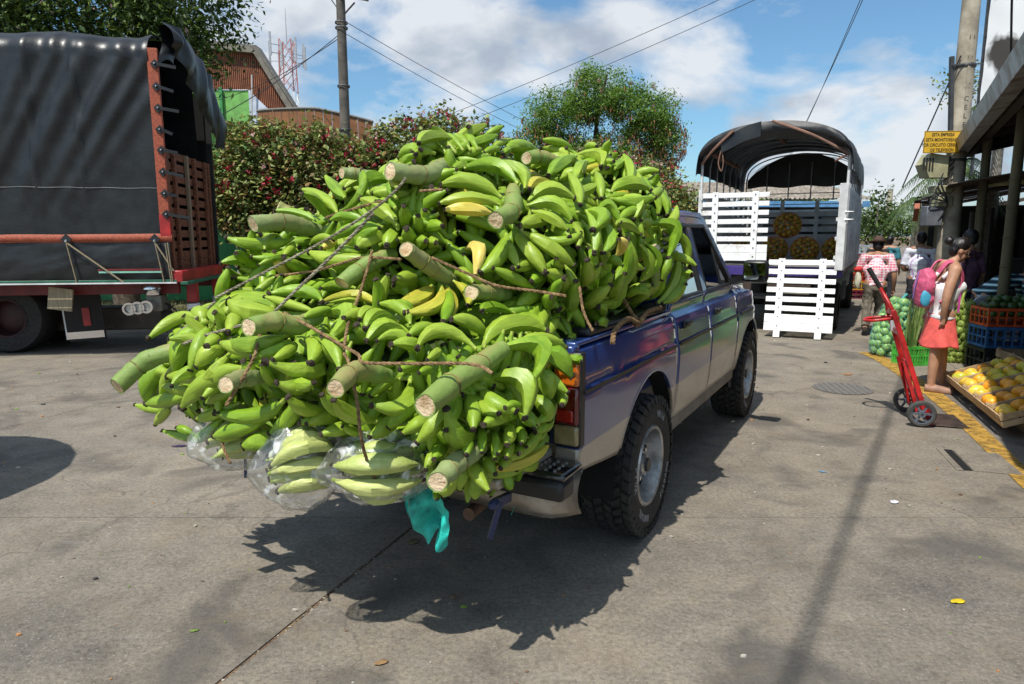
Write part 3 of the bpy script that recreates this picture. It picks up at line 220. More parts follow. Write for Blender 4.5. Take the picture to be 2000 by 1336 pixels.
ROPES=[[[-1.548,-0.62,1.384],[-1.47,-0.449,1.477],[-1.397,-0.282,1.565],[-1.322,-0.114,1.661],[-1.268,0.022,1.75],[-1.308,0.177,1.82],[-1.302,0.237,1.877]],[[-1.696,-0.101,1.363],[-1.663,-0.007,1.453],[-1.631,0.088,1.537],[-1.594,0.19,1.635],[-1.561,0.285,1.731]],[[-1.4,-0.408,1.477],[-1.337,-0.237,1.501],[-1.311,-0.131,1.53],[-1.32,0.021,1.561],[-1.301,0.204,1.555]],[[-1.268,0.324,1.564],[-1.241,0.462,1.508],[-1.218,0.592,1.459],[-1.18,0.738,1.442],[-1.156,0.858,1.426]],[[-1.475,-0.719,1.356],[-1.612,-0.68,1.292],[-1.707,-0.67,1.238],[-1.753,-0.632,1.198],[-1.766,-0.41,1.264],[-1.758,-0.148,1.33]],[[-1.691,-0.049,1.365],[-1.744,0.131,1.333],[-1.771,0.266,1.297],[-1.778,0.384,1.257],[-1.797,0.425,1.237],[-1.751,0.577,1.24],[-1.683,0.769,1.245],[-1.682,0.852,1.22]],[[-1.316,0.063,1.59],[-1.374,0.065,1.473],[-1.507,0.131,1.379],[-1.625,0.207,1.343],[-1.746,0.292,1.26],[-1.804,0.365,1.233],[-1.833,0.422,1.105],[-1.865,0.46,1.015],[-1.89,0.508,0.937],[-1.903,0.578,0.846]],[[-1.809,-0.049,1.301],[-1.875,-0.007,1.231],[-1.928,-0.018,1.152],[-1.984,-0.034,1.072]],[[-1.232,-0.264,1.728],[-1.236,-0.074,1.768],[-1.214,0.049,1.795]],[[-1.228,0.243,1.826],[-1.209,0.344,1.83]],[[-0.85,0.779,1.438],[-0.888,0.816,1.336],[-0.911,0.872,1.257]],[[-1.788,-0.326,0.862],[-1.805,-0.285,0.817],[-1.818,-0.242,0.787]]]
# ================================================================ ground
def concrete_mat():
    mt = bpy.data.materials.new('worn_concrete'); mt.use_nodes = True; nt = mt.node_tree; N = nt.nodes.new; L = nt.links.new
    b = nt.nodes['Principled BSDF']; b.inputs['Roughness'].default_value = .85; b.inputs['Specular IOR Level'].default_value = .3
    g = N('ShaderNodeNewGeometry'); v = g.outputs['Position']
    def noi(s, d=5, r=.6, dist=0):
        n = N('ShaderNodeTexNoise'); n.inputs['Scale'].default_value = s; n.inputs['Detail'].default_value = d; n.inputs['Roughness'].default_value = r; n.inputs['Distortion'].default_value = dist; L(v, n.inputs['Vector']); return n.outputs[0]
    def ramp(src, stops):
        r = N('ShaderNodeValToRGB'); e = r.color_ramp.elements
        while len(e) < len(stops): e.new(.5)
        for k, (p, c) in enumerate(stops): e[k].position = p; e[k].color = (*c, 1) if len(c) == 3 else c
        L(src, r.inputs[0]); return r.outputs[0]
    def mix(t, f, a, bb):
        m = N('ShaderNodeMix'); m.data_type = 'RGBA'; m.blend_type = t
        if isinstance(f, float): m.inputs[0].default_value = f
        else: L(f, m.inputs[0])
        for i, x in ((6, a), (7, bb)):
            if isinstance(x, tuple): m.inputs[i].default_value = (*x, 1)
            else: L(x, m.inputs[i])
        return m.outputs[2]
    c = ramp(noi(.55, 6, .62), [(.3, (.125, .113, .100)), (.46, (.210, .184, .150)), (.70, (.265, .229, .180))])
    c = mix('MULTIPLY', 1.0, c, ramp(noi(3.5, 7, .72), [(.28, (.62, .61, .60)), (.48, (.95, .95, .94)), (.72, (1.2, 1.18, 1.14))]))
    c = mix('MULTIPLY', 1.0, c, ramp(noi(45, 4, .7), [(.3, (.62, .61, .6)), (.5, (1, 1, 1)), (.72, (1.35, 1.32, 1.26))]))
    # exposed aggregate
    vo = N('ShaderNodeTexVoronoi'); vo.inputs['Scale'].default_value = 60; L(v, vo.inputs['Vector'])
    hsv = ramp(vo.outputs['Color'], [(0, (.10, .095, .09)), (.5, (.22, .2, .18)), (1, (.40, .37, .33))])
    c = mix('MIX', ramp(vo.outputs['Distance'], [(.18, (.55, .55, .55)), (.34, (0, 0, 0))]), c, hsv)
    # dark oil stains
    st = ramp(noi(1.35, 3, .5, .6), [(.55, (0, 0, 0)), (.66, (.72, .72, .72))])
    c = mix('MIX', st, c, (.085, .078, .07))
    # yellowish-brown rusty soil stains
    st2 = ramp(noi(2.3, 6, .7, .3), [(.52, (0, 0, 0)), (.76, (.6, .6, .6))])
    c = mix('MIX', st2, c, (.20, .155, .105))
    # pale scuffs, stretched
    mp = N('ShaderNodeMapping'); mp.inputs['Scale'].default_value = (1.5, 7, 1); mp.inputs['Rotation'].default_value = (0, 0, .5); L(v, mp.inputs[0])
    n3 = N('ShaderNodeTexNoise'); n3.inputs['Scale'].default_value = 1.6; n3.inputs['Detail'].default_value = 8; n3.inputs['Roughness'].default_value = .75; L(mp.outputs[0], n3.inputs['Vector'])
    c = mix('MIX', ramp(n3.outputs[0], [(.57, (0, 0, 0)), (.75, (.5, .5, .5))]), c, (.33, .31, .28))
    # hairline cracks
    vc = N('ShaderNodeTexVoronoi'); vc.feature = 'DISTANCE_TO_EDGE'; vc.inputs['Scale'].default_value = .33
    nd = N('ShaderNodeTexNoise'); nd.inputs['Scale'].default_value = 2.2; nd.inputs['Detail'].default_value = 5; L(v, nd.inputs['Vector'])
    ad = N('ShaderNodeVectorMath'); ad.operation = 'MULTIPLY_ADD'; L(nd.outputs['Color'], ad.inputs[0]); ad.inputs[1].default_value = (.9, .9, 0); L(v, ad.inputs[2]); L(ad.outputs[0], vc.inputs['Vector'])
    ck = ramp(vc.outputs['Distance'], [(0, (.45, .45, .45)), (.0022, (0, 0, 0))])
    c = mix('MIX', ck, c, (.07, .06, .05))
    L(c, b.inputs['Base Color'])
    n5 = noi(110, 3, .7); n6 = noi(9, 5, .6)
    a5 = N('ShaderNodeMath'); a5.operation = 'MULTIPLY_ADD'; L(n6, a5.inputs[0]); a5.inputs[1].default_value = 1.6; L(n5, a5.inputs[2])
    bp = N('ShaderNodeBump'); bp.inputs['Strength'].default_value = .75; bp.inputs['Distance'].default_value = .006; L(a5.outputs[0], bp.inputs['Height']); L(bp.outputs[0], b.inputs['Normal'])
    return mt
CONC = concrete_mat()
DIRT = mat('packed_dirt', (.22, .15, .085), .95, scale=14, bump=.6, bscale=60, col2=(.10, .065, .04), coord='World')
EARTH = mat('dry_verge', (.20, .15, .09), .95, scale=2.5, bump=.5, col2=(.07, .085, .03), coord='World')
ROOTS = 30
B().quad((-500, -60, -.035), (500, -60, -.035), (500, 900, -.035), (-500, 900, -.035)).obj('ground', DIRT, kind='structure', label='brown earth under and beyond the concrete yard')
pav = B()
# the far part of the yard is one sheet; the slabs near the camera are pieces
Y = [-2.2, .6, 3.825, 7.03, 9.46, 12.2, 15.4, 19]
def jl(y, k): return -1.98 + .382 * y + [-13.4, -9.2, -4.6, 0, 4.35, 8.9, 13.2][k]     # the long joints lean 20.9 degrees
pav.quad((-90, 19, -.003), (60, 19, -.003), (60, 240, -.003), (-90, 240, -.003)); pav.quad((-60, -30, -.003), (60, -30, -.003), (60, -2.2, -.003), (-60, -2.2, -.003))
for a, b_ in ((-2.2, 19),):
    pav.quad((-60, a, -.003), (jl(a, 0), a, -.003), (jl(b_, 0), b_, -.003), (-60, b_, -.003)); pav.quad((jl(a, 6), a, -.003), (60, a, -.003), (60, b_, -.003), (jl(b_, 6), b_, -.003))
road = pav.obj('pavement', CONC, kind='structure', label='worn grey concrete yard of large slabs with oil stains and cracks')
rs = random.Random(3)
for i in range(len(Y) - 1):
    for k in range(6):
        g0 = .011 if k in (3,) else .004; g1 = .011 if k == 2 else .004; gy = .0025
        y0, y1 = Y[i] + gy, Y[i + 1] - gy; b_ = B()
        def edge(kk, g, sgn):
            n = 26; out = []
            for t in range(n + 1):
                y = lerp(y0, y1, t / n); w = .006 * noise.noise(Vector((y * 3.1, kk * 7, 0))) + .005 * noise.noise(Vector((y * 14, kk * 3, 1)))
                out.append((jl(y, kk) + sgn * (g + w * (1 if g > .006 else .4)), y))
            return out
        e0, e1 = edge(k, g0, 1), edge(k + 1, g1, -1)
        poly = e0 + e1[::-1]; z = rs.uniform(-.001, .0015)
        n = len(poly); i0 = len(b_.v)
        b_.v += [(x, y, z) for x, y in poly] + [(x, y, -.03) for x, y in poly]
        b_.f.append(tuple(range(n - 1, -1, -1))); b_.m.append(0)
        for q in range(n): b_.f.append((q, (q + 1) % n, n + (q + 1) % n, n + q)); b_.m.append(0)
        b_.obj('slab', CONC, road)
# yellow painted edge line, worn; a thin sheet on the slabs
def worn_paint(name, col, lo=.47, hi=.56):
    mt = mat(name, col, .7, scale=9, col2=tuple(c * .6 for c in col), coord='World'); nt = mt.node_tree; N = nt.nodes.new; L = nt.links.new; b = nt.nodes['Principled BSDF']
    g = N('ShaderNodeNewGeometry'); n = N('ShaderNodeTexNoise'); n.inputs['Scale'].default_value = 13; n.inputs['Detail'].default_value = 8; n.inputs['Roughness'].default_value = .75; L(g.outputs['Position'], n.inputs['Vector'])
    r = N('ShaderNodeValToRGB'); r.color_ramp.elements[0].position = lo; r.color_ramp.elements[1].position = hi; L(n.outputs[0], r.inputs[0]); r.color_ramp.elements[0].color = (1, 1, 1, 1); r.color_ramp.elements[1].color = (0, 0, 0, 1)
    L(r.outputs[0], b.inputs['Alpha']); return mt
YEL = worn_paint('yellow_line_paint', (.50, .29, .05), .5, .66)
ln = B(); pts = [(5.06, 9.6, .11), (4.98, 9.0, .11), (4.72, 8.0, .11), (4.42, 6.95, .10), (4.14, 6.1, .10), (3.80, 5.2, .09), (3.53, 4.5, .085), (3.2, 3.6, .085), (2.7, 2.2, .085)]
for a, b_ in zip(pts, pts[1:]):
    ln.quad((a[0] - a[2], a[1], .0055), (b_[0] - b_[2], b_[1], .0055), (b_[0] + b_[2], b_[1], .0055), (a[0] + a[2], a[1], .0055))
ln.obj('painted_line', YEL, road, label='worn yellow painted line along the stalls')
# kerb and verge behind the tarped truck
KERB = mat('kerb_concrete', (.27, .255, .23), .9, scale=5, bump=.4, coord='World', col2=(.15, .14, .12))
kb = B(); x0 = -11.0
kerb = thing('kerb', None, None); del_ = [kerb.__delitem__(k) for k in list(kerb.keys())]; kerb['kind'] = 'structure'
for i in range(9):
    a = x0 + i * 1.0; B().box((a + .5, 12.95 + (a + .5 + 7) * .05, .07), (.985, .16, .16), rz=.05).obj('kerb_stone', KERB, kerb, bevel=.012)
GR = mat('grass_blades', (.075, .12, .025), .8, scale=20, col2=(.13, .12, .05), coord='World')
B().quad((-40, 12.6, .1), (-2.2, 13.05, .1), (-2.2, 30, .1), (-40, 30, .1)).obj('verge', EARTH, kind='structure', label='dry earth verge behind the kerb')
gb = B(); rg = random.Random(5)
for i in range(9000):
    x = rg.uniform(-10.5, -4.4); y = 13.1 + (x + 7) * .05 + rg.random() ** 2 * 3.2
    if noise.noise(Vector((x * .9, y * 1.3, 0))) < -.12: continue
    h = rg.uniform(.03, .13); a = rg.uniform(0, 6.3); w = .008; dx, dy = math.cos(a), math.sin(a)
    gb.quad((x - dx * w, y - dy * w, .1), (x + dx * w, y + dy * w, .1), (x + rg.uniform(-.04, .04), y + rg.uniform(-.04, .04), .1 + h))
gb.obj('grass', GR, kind='stuff', label='patchy short grass on the verge behind the kerb', cat='grass', fix=False)
# covers let into the ground
MET = mat('dull_cast_iron', (.16, .15, .135), .75, .1, scale=30, bump=.4, coord='Object')
t = thing('drain_grate', 'round worn iron grate set flush in the concrete near the pickup front', 'drain grate', (3.60, 7.25, .006), R(-10))
B().lathe([(0, .001), (.27, .001), (.29, .002), (.30, 0)], 40).obj('cover', MET, t)
for i in range(9):
    x = -.26 + i * .065; h = math.sqrt(.28 ** 2 - x * x)
    B().box((x, 0, .004), (.02, 2 * h, .006)).obj('bar', MET, t)
t = thing('drain_slot', 'square concrete drain cover with a long dark gap along one side', 'drain cover', (3.36, 4.86, .003), R(-18))
COV = mat('cover_concrete', (.20, .185, .165), .9, scale=8, bump=.4, coord='World', col2=(.14, .13, .115))
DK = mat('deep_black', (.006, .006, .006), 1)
B().box((.14, 0, .0), (.30, .5, .008)).obj('cover', CONC, t, bevel=.003)
B().box((-.045, 0, -.001), (.055, .5, .004)).obj('gap', DK, t)
B().box((-.10, 0, .0), (.045, .54, .007)).obj('frame', CONC, t, bevel=.002)
# litter
LEAF = mat('dead_leaf', (.30, .18, .08), .8, scale=20); YW = mat('yellow_wrapper', (.75, .55, .02), .4, coord='Object'); WP = mat('white_scrap', (.7, .7, .72), .5); BC = mat('blue_scrap', (.12, .3, .5), .4); GL = mat('green_leaf_scrap', (.18, .28, .05), .7); BLK = mat('dark_scrap', (.03, .025, .03), .6)
def scrap(name, x, y, s, m, label, cat, rz=0, seed=0, group=None, asp=.5):
    r = random.Random(seed + int(x * 100)); b_ = B(); n = 11; P = []
    def f(u, v):
        q = Vector(((u - .5) * s, (v - .5) * s * asp, 0)); k = 1 - abs(2 * u - 1) ** 2.2 * .8
        q.y *= k + .25 * noise.noise(Vector((u * 4, seed, v)))
        q.z = .004 + s * .16 * (abs(noise.noise(Vector((u * 3 + seed, v * 3, 0)))) + .5 * abs(2 * v - 1) * k * .4)
        return q
    b_.grid(f, 7, 4); o = b_.obj(name, m, None, smooth=60, label=label, cat=cat, group=group); o.location = (x, y, 0); o.rotation_euler = (0, 0, rz)
    md = o.modifiers.new('thick', 'SOLIDIFY'); md.thickness = .0015
scrap('wrapper', 2.03, 2.88, .075, YW, 'crumpled yellow wrapper lying on the bare concrete', 'wrapper', .2, 1)
scrap('paper_scrap', 2.39, 4.05, .06, WP, 'small crumpled white scrap on the concrete right of the pickup', 'paper', .5, 2, asp=.8)
scrap('dry_leaf', -.51, 2.43, .055, LEAF, 'pale brown dry leaf on the concrete beside the joint', 'leaf', .4, 3)
scrap('bottle_cap_scrap', 2.19, 4.6, .055, BC, 'small curled blue and white scrap on the concrete', 'litter', -.5, 4, asp=.3)
scrap('fallen_leaf', -1.34, 2.65, .035, GL, 'tiny yellow green leaf bit near the left foreground', 'leaf', .4, 5)
scrap('purple_scrap', -2.63, 5.19, .11, mat('purple_petal', (.05, .03, .09), .6), 'dark purple scrap on the concrete left of the load', 'litter', .1, 6, asp=.4)
scrap('shadow_leaf', -.54, 3.49, .07, mat('olive_leaf', (.17, .17, .07), .8), 'olive leaf lying in the shadow under the load', 'leaf', .7, 7, asp=.7)
scrap('orange_leaf', 4.02, 8.0, .12, mat('orange_leaf', (.42, .2, .08), .8), 'curled orange brown leaf on the concrete near the yellow line', 'leaf', .2, 8)
scrap('crumpled_bag', 3.62, 5.0, .16, WP, 'crumpled clear white plastic bag beside the mango trays', 'plastic bag', -.6, 9, asp=.9)
for o in [bpy.data.objects['crumpled_bag']]: o.location = (4.10, 5.05, 0)
# scattered chips of stone and husk: uncountable
rg = random.Random(8); gb = B()
mm = [mat('chip_pale', (.42, .38, .32), .9), mat('chip_brown', (.16, .10, .06), .9), mat('chip_dark', (.05, .045, .04), .9), mat('chip_orange', (.42, .2, .08), .9), GL]
for i in range(1100):
    x = rg.uniform(-6, 6); y = rg.uniform(1.8, 12)
    s = rg.choice((.002, .003, .003, .004, .005, .009)) * (1 + y * .1); gb.k = rg.choice((0, 0, 0, 1, 1, 2, 3, 4))
    gb.ball((x, y, s * .4), (s * rg.uniform(.8, 1.8), s * rg.uniform(.6, 1.2), s * .6), 5, 3, .4)
b2 = B(); b2.quad((jl(-2, 3) - .02, -2, -.0075), (jl(-2, 3) + .02, -2, -.0075), (jl(12, 3) + .02, 12, -.0075), (jl(12, 3) - .02, 12, -.0075)); b2.obj('joint_dirt', DIRT, road)
for i in range(900):   # crumbs in the long joint
    y = rg.uniform(1.6, 7); s = rg.choice((.002, .003, .005)); gb.k = rg.choice((0, 1, 1, 1, 2))
    gb.ball((jl(y, 3) + rg.gauss(0, .009), y, -.006), (s * 1.6, s, s), 5, 3, .4)
gb.obj('litter_grit', mm, kind='stuff', label='tiny stones, husks and leaf crumbs scattered over the concrete', cat='grit', fix=False)
# ================================================================ vegetation
def leaf_mat(name, c1, c2, rough=.55, trans=.25):
    mt = bpy.data.materials.new(name); mt.use_nodes = True; nt = mt.node_tree; N = nt.nodes.new; L = nt.links.new; b = nt.nodes['Principled BSDF']
    g = N('ShaderNodeNewGeometry'); r = N('ShaderNodeValToRGB'); e = r.color_ramp.elements; e[0].color = (*c1, 1); e[1].color = (*c2, 1); e[0].position = .15; e[1].position = .85
    L(g.outputs['Random Per Island'], r.inputs[0]); L(r.outputs[0], b.inputs['Base Color']); b.inputs['Roughness'].default_value = rough
    tr = N('ShaderNodeBsdfTranslucent'); L(r.outputs[0], tr.inputs['Color']); mx = N('ShaderNodeMixShader'); mx.inputs[0].default_value = trans
    L(b.outputs[0], mx.inputs[1]); L(tr.outputs[0], mx.inputs[2]); L(mx.outputs[0], nt.nodes['Material Output'].inputs['Surface']); return mt
BARK = mat('bark', (.13, .10, .07), .95, scale=12, bump=.6, col2=(.05, .04, .03)); PBARK = mat('pale_bark', (.30, .27, .22), .9, scale=12, bump=.5, col2=(.16, .14, .11))
def crown(name, parent, blobs, n, size, mats, weights, seed, droop=.3, asp=.5, hollow=.35, fold=True, cl=.12, per=9, thr=-.22, fq=2.2):
    """leaf-sized faces in clusters through the volume of several lumps"""
    r = random.Random(seed); b = B(); tot = sum(q[3] * q[4] * q[5] for q in blobs)
    for (x, y, z, a, bb, c) in blobs:
        m = int(n * a * bb * c / tot / per)
        for _ in range(m):
            while True:
                d = Vector((r.gauss(0, 1), r.gauss(0, 1), r.gauss(0, 1))).normalized(); q = (hollow + (1 - hollow) * r.random()) ** .6
                q *= 1 + .28 * noise.noise(d * 2.3 + Vector((seed, x, z)))
                p = Vector((x + d.x * a * q, y + d.y * bb * q, z + d.z * c * q))
                if noise.noise(p * (1.1 / max(a, .5)) * fq + Vector((seed, 0, 0))) > thr: break
            for _k in range(per):
                o = p + Vector((r.gauss(0, 1), r.gauss(0, 1), r.gauss(0, 1))) * cl
                s = size * r.uniform(.6, 1.35); u = (d * .5 + Vector((r.gauss(0, 1), r.gauss(0, 1), r.gauss(0, .7) - droop))).normalized()
                w = u.cross(Vector((r.gauss(0, .5), r.gauss(0, .5), 1))).normalized(); nn = u.cross(w)
                b.k = r.choices(range(len(mats)), weights)[0]
                b.quad(o, o + u * s * .45 + w * s * asp * .5 + nn * s * .08, o + u * s, o + u * s * .45 - w * s * asp * .5 + nn * s * .08)
    return b.obj(name, mats, parent, fix=False)
def trunk(parent, base, top, r0, limbs, m, seed=0, name='trunk'):
    rr = random.Random(seed); b = B(); pts = catmull([base, tuple(lerp(base[i], top[i], .5) + rr.uniform(-.1, .1) for i in range(3)), top], 6)
    b.tube(pts, [lerp(r0, r0 * .45, i / (len(pts) - 1)) for i in range(len(pts))], 9, wob=.15); b.obj(name, m, parent, smooth=50)
    for st, en, rad in limbs:
        b = B(); mid = tuple(lerp(st[i], en[i], .5) + rr.uniform(-.2, .2) * (1 if i < 2 else .6) for i in range(3)); pts = catmull([st, mid, en], 6)
        b.tube(pts, [lerp(rad, rad * .25, i / (len(pts) - 1)) for i in range(len(pts))], 7, wob=.15); b.obj('limb', m, parent, smooth=50)
L_DK = leaf_mat('leaf_dark', (.018, .04, .008), (.06, .10, .018)); L_MD = leaf_mat('leaf_mid', (.05, .10, .015), (.13, .20, .03)); L_LT = leaf_mat('leaf_light', (.12, .20, .03), (.26, .34, .07))
L_FE = leaf_mat('leaf_feathery', (.10, .22, .02), (.24, .40, .06), .55, .4); POD = leaf_mat('dry_pod', (.16, .06, .03), (.34, .17, .08), .8, .1)
L_BU = leaf_mat('leaf_bush', (.09, .13, .03), (.34, .40, .12)); L_BR = leaf_mat('leaf_russet', (.12, .07, .03), (.30, .19, .07)); FL_R = leaf_mat('red_bloom', (.30, .01, .03), (.55, .02, .07), .5, .15); FL_P = leaf_mat('pink_bloom', (.65, .35, .35), (.8, .55, .5), .6); L_YE = leaf_mat('leaf_yellowing', (.22, .22, .04), (.36, .32, .07))
# flowering shrubs (a row of three grown together)
def shrub(label, blobs, n, seed, stems, fl=.05):
    t = thing('flowering_shrub', label, 'shrub', (blobs[0][0], blobs[0][1], .1), group='red flowering shrubs along the verge')
    bl = [(x - t.location.x, y - t.location.y, z - .1, a, b, c) for x, y, z, a, b, c in blobs]
    crown('foliage', t, bl, n, .115, [L_BU, L_MD, L_BR, L_YE], [6, 2.6, 2.2, 1.2], seed, .5, .6, .66, cl=.12)
    # flower heads
    r = random.Random(seed + 1); b = B()
    for x, y, z, a, bb, c in bl:
        for _ in range(int(66 * a * c)):
            d = Vector((r.gauss(0, 1), -abs(r.gauss(0, 1)) * .9, r.gauss(.25, .8))).normalized(); q = 1.0 + .28 * noise.noise(d * 2.3 + Vector((seed, x, z)))
            p = Vector((x + d.x * a * q, y + d.y * bb * q, z + d.z * c * q)); b.k = 1 if r.random() < .1 else 0
            for _k in range(9):
                o = p + Vector([r.gauss(0, .028) for _ in range(3)]); u = Vector([r.gauss(0, 1) for _ in range(3)]).normalized() * .055; w = u.cross(Vector([r.gauss(0, 1) for _ in range(3)])).normalized() * .022
                b.quad(o - u * .5, o + w, o + u * .5, o - w)
    b.obj('blossom', [FL_R, FL_P], t, fix=False, kind='stuff')
    for a, c, rad in stems:
        bs = B(); P = catmull([a, tuple(lerp(a[i], c[i], .5) + r.uniform(-.12, .12) for i in range(3)), c], 6); P = [p - t.location for p in P]
        bs.tube(P, [lerp(rad, rad * .5, i / (len(P) - 1)) for i in range(len(P))], 8, wob=.2); bs.obj('stem', BARK, t, smooth=50)
shrub('wide red flowering shrub between the tarped truck and the utility pole', [(-4.9, 14.3, 2.85, 1.35, .95, 1.0), (-3.85, 14.2, 2.5, .95, .9, 1.2), (-5.3, 14.2, 2.35, .9, .9, .75), (-3.3, 14.3, 2.2, .7, .8, 1.15)], 30000, 11,
      [((-5.35, 14.2, .1), (-5.5, 14.2, 1.9), .075), ((-5.32, 14.2, .9), (-4.8, 14.3, 2.2), .05), ((-4.0, 14.3, .1), (-4.1, 14.3, 1.7), .07), ((-5.42, 14.2, 1.2), (-6.0, 14.2, 2.1), .04)])
shrub('tallest red flowering shrub right of the utility pole behind the load', [(-1.75, 14.6, 3.0, 1.3, .95, 1.1), (-2.75, 14.4, 2.3, .8, .9, 1.3), (-.7, 14.6, 2.8, 1.0, .9, 1.05), (.3, 15, 2.3, .9, .9, 1.0)], 26000, 12, [((-1.8, 14.6, .1), (-1.9, 14.6, 2.2), .08)])
shrub('ragged russet shrub between the feathery tree and the pickup roof', [(3.4, 18.6, 2.3, 1.3, .9, 1.2), (4.35, 18.2, 1.9, .75, .8, 1.1), (2.2, 18.6, 2.9, 1.0, .8, 1.1)], 15000, 13, [((3.4, 18.6, .1), (3.3, 18.6, 1.5), .08)])
# big dark tree behind the tarped truck
t = thing('shade_tree', 'large dark leafy tree with pale blossoms above the tarped truck', 'tree', (-8.5, 15, .1))
crown('crown', t, [(-.6, 0, 6.2, 2.6, 2.2, 2.1), (1.7, -.2, 6.35, 1.25, 1.6, 1.35), (1.75, -.7, 4.75, .75, .9, .9), (1.3, -.8, 5.3, 1.0, 1.1, 1.1), (-3.6, 0, 6.0, 2.0, 2, 1.8), (1.5, -.3, 3.9, .55, .7, .6), (-1.5, -1.2, 5.1, 2.6, 1, .9)], 46000, .13, [L_DK, L_MD, L_LT, FL_P], [5, 3, 1.3, .12], 21, .5, .5, .3, cl=.22)
trunk(t, (0, 0, 0), (-.3, 0, 3.6), .28, [((-.2, 0, 3), (1.6, -.3, 5.4), .13), ((-.3, 0, 3.4), (-2.6, 0, 5.8), .14), ((-.3, 0, 3.5), (-.3, 0, 6.5), .15), ((.5, -.1, 3.7), (2.0, -.6, 4.4), .07)], BARK, 2)
# feathery tree with hanging pods
t = thing('pod_tree', 'feathery green tree hung with brown seed pods behind the load', 'tree', (2.9, 24, .1))
_bl = [(0, 0, 6.2, 1.35, 1.3, 1.15), (-1.4, 0, 5.5, 1.35, 1.2, 1.05), (1.5, 0, 5.7, 1.35, 1.3, 1.05), (-2.1, 0, 4.6, .85, 1, .8), (2.35, 0, 4.7, .75, 1, 1.0), (.5, 0, 4.5, 1.3, 1, .7), (-.9, 0, 4.4, 1.1, 1, .7), (1.6, 0, 4.0, 1.2, 1, .75), (1.9, 0, 5.1, 1, 1, .8), (2.0, 0, 3.4, .8, 1, .6)]
bl = [(x, y, z, a * .86, b_, c * .82) for x, y, z, a, b_, c in _bl]; crown('crown', t, bl, 56000, .105, [L_FE, L_LT, L_MD], [6, 2.2, 1.4], 31, .25, .4, .2, cl=.12, per=24, thr=.07, fq=3.0)
r = random.Random(4); b = B()
for x, y, z, a, bb, c in bl:
    for _ in range(int(80 * a * (1.9 if z < 5.0 else .22))):
        d = Vector((r.gauss(0, 1), -abs(r.gauss(0, .8)), r.gauss(-.35, .7))).normalized(); p = Vector((x + d.x * a, y + d.y * bb, z + d.z * c))
        for _k in range(4):
            o = p + Vector((r.gauss(0, .06), r.gauss(0, .06), r.gauss(0, .05))); h = r.uniform(.1, .22); w = .014 + r.random() * .012; an = r.uniform(0, 3.1)
            b.quad(o, o + Vector((math.cos(an) * w, math.sin(an) * w, -h * .3)), o + Vector((r.gauss(0, .02), 0, -h)), o + Vector((-math.cos(an) * w, -math.sin(an) * w, -h * .4)))
b.obj('pods', POD, t, fix=False, kind='stuff')
trunk(t, (0, 0, 0), (-.1, 0, 3.4), .22, [((0, 0, 3), (-1.6, 0, 5.6), .09), ((0, 0, 3.3), (.3, 0, 6.9), .11), ((0, 0, 3), (1.8, 0, 5.8), .10), ((-.1, 0, 2.8), (-2.2, 0, 4.6), .06), ((.1, 0, 3), (2.4, 0, 4.6), .07), ((.15, 0, 4.6), (-.5, 0, 6.6), .05)], BARK, 3)
# trees beyond the stake truck and down the street
def tree(label, x, y, bl, n, size, mats, wts, seed, tr, m=PBARK, group='trees down the street', name='street_tree'):
    t = thing(name, label, 'tree', (x, y, 0), group=group)
    crown('crown', t, bl, n, size, mats, wts, seed, .3, .6, .3, cl=size * 1.6); trunk(t, *tr, m, seed); return t
tree('pale trunked broadleaf tree seen through the stake truck', 13.6, 33, [(-.6, 0, 3.4, 1.6, 1.2, 1.0), (.4, 0, 2.9, 1.6, 1.2, .9), (-1.8, 0, 2.6, 1.2, 1, .7), (1.5, 0, 2.8, .8, 1, .6)], 5000, .2, [L_LT, L_MD, L_YE], [4, 3, 1], 41, ((0, 0, 0), (-.3, 0, 3.2), .12, [((0, 0, 1.6), (1.1, 0, 3.2), .06)]))
tree('thin ragged tree just right of the stake truck', 15.9, 30.5, [(.25, 0, 3.3, .35, .5, .3), (.55, 0, 2.7, .35, .5, .35), (0, 0, 2.1, .5, .6, .5)], 900, .17, [L_DK, L_MD], [3, 2], 42, ((0, 0, 0), (.2, 0, 3.2), .06, [((.1, 0, 1.8), (.6, 0, 2.7), .04)]))
tree('round mid green tree beyond the blue lorry', 21.5, 38, [(-1.6, 0, 2.3, 1.4, 1, .9), (.1, 0, 2.2, 1.4, 1, .75), (-2.9, 0, 2.0, 1.0, 1, .9)], 3600, .2, [L_MD, L_LT, L_DK], [3, 2, 2], 43, ((-1, 0, 0), (-1, 0, 1.8), .14, []))
tree('low dark tree at the far end of the street', 17.9, 46, [(0, 0, 2.2, 2.6, 1.4, 1.5)], 1600, .25, [L_MD, L_DK], [3, 2], 44, ((0, 0, 0), (0, 0, 1.8), .14, []))
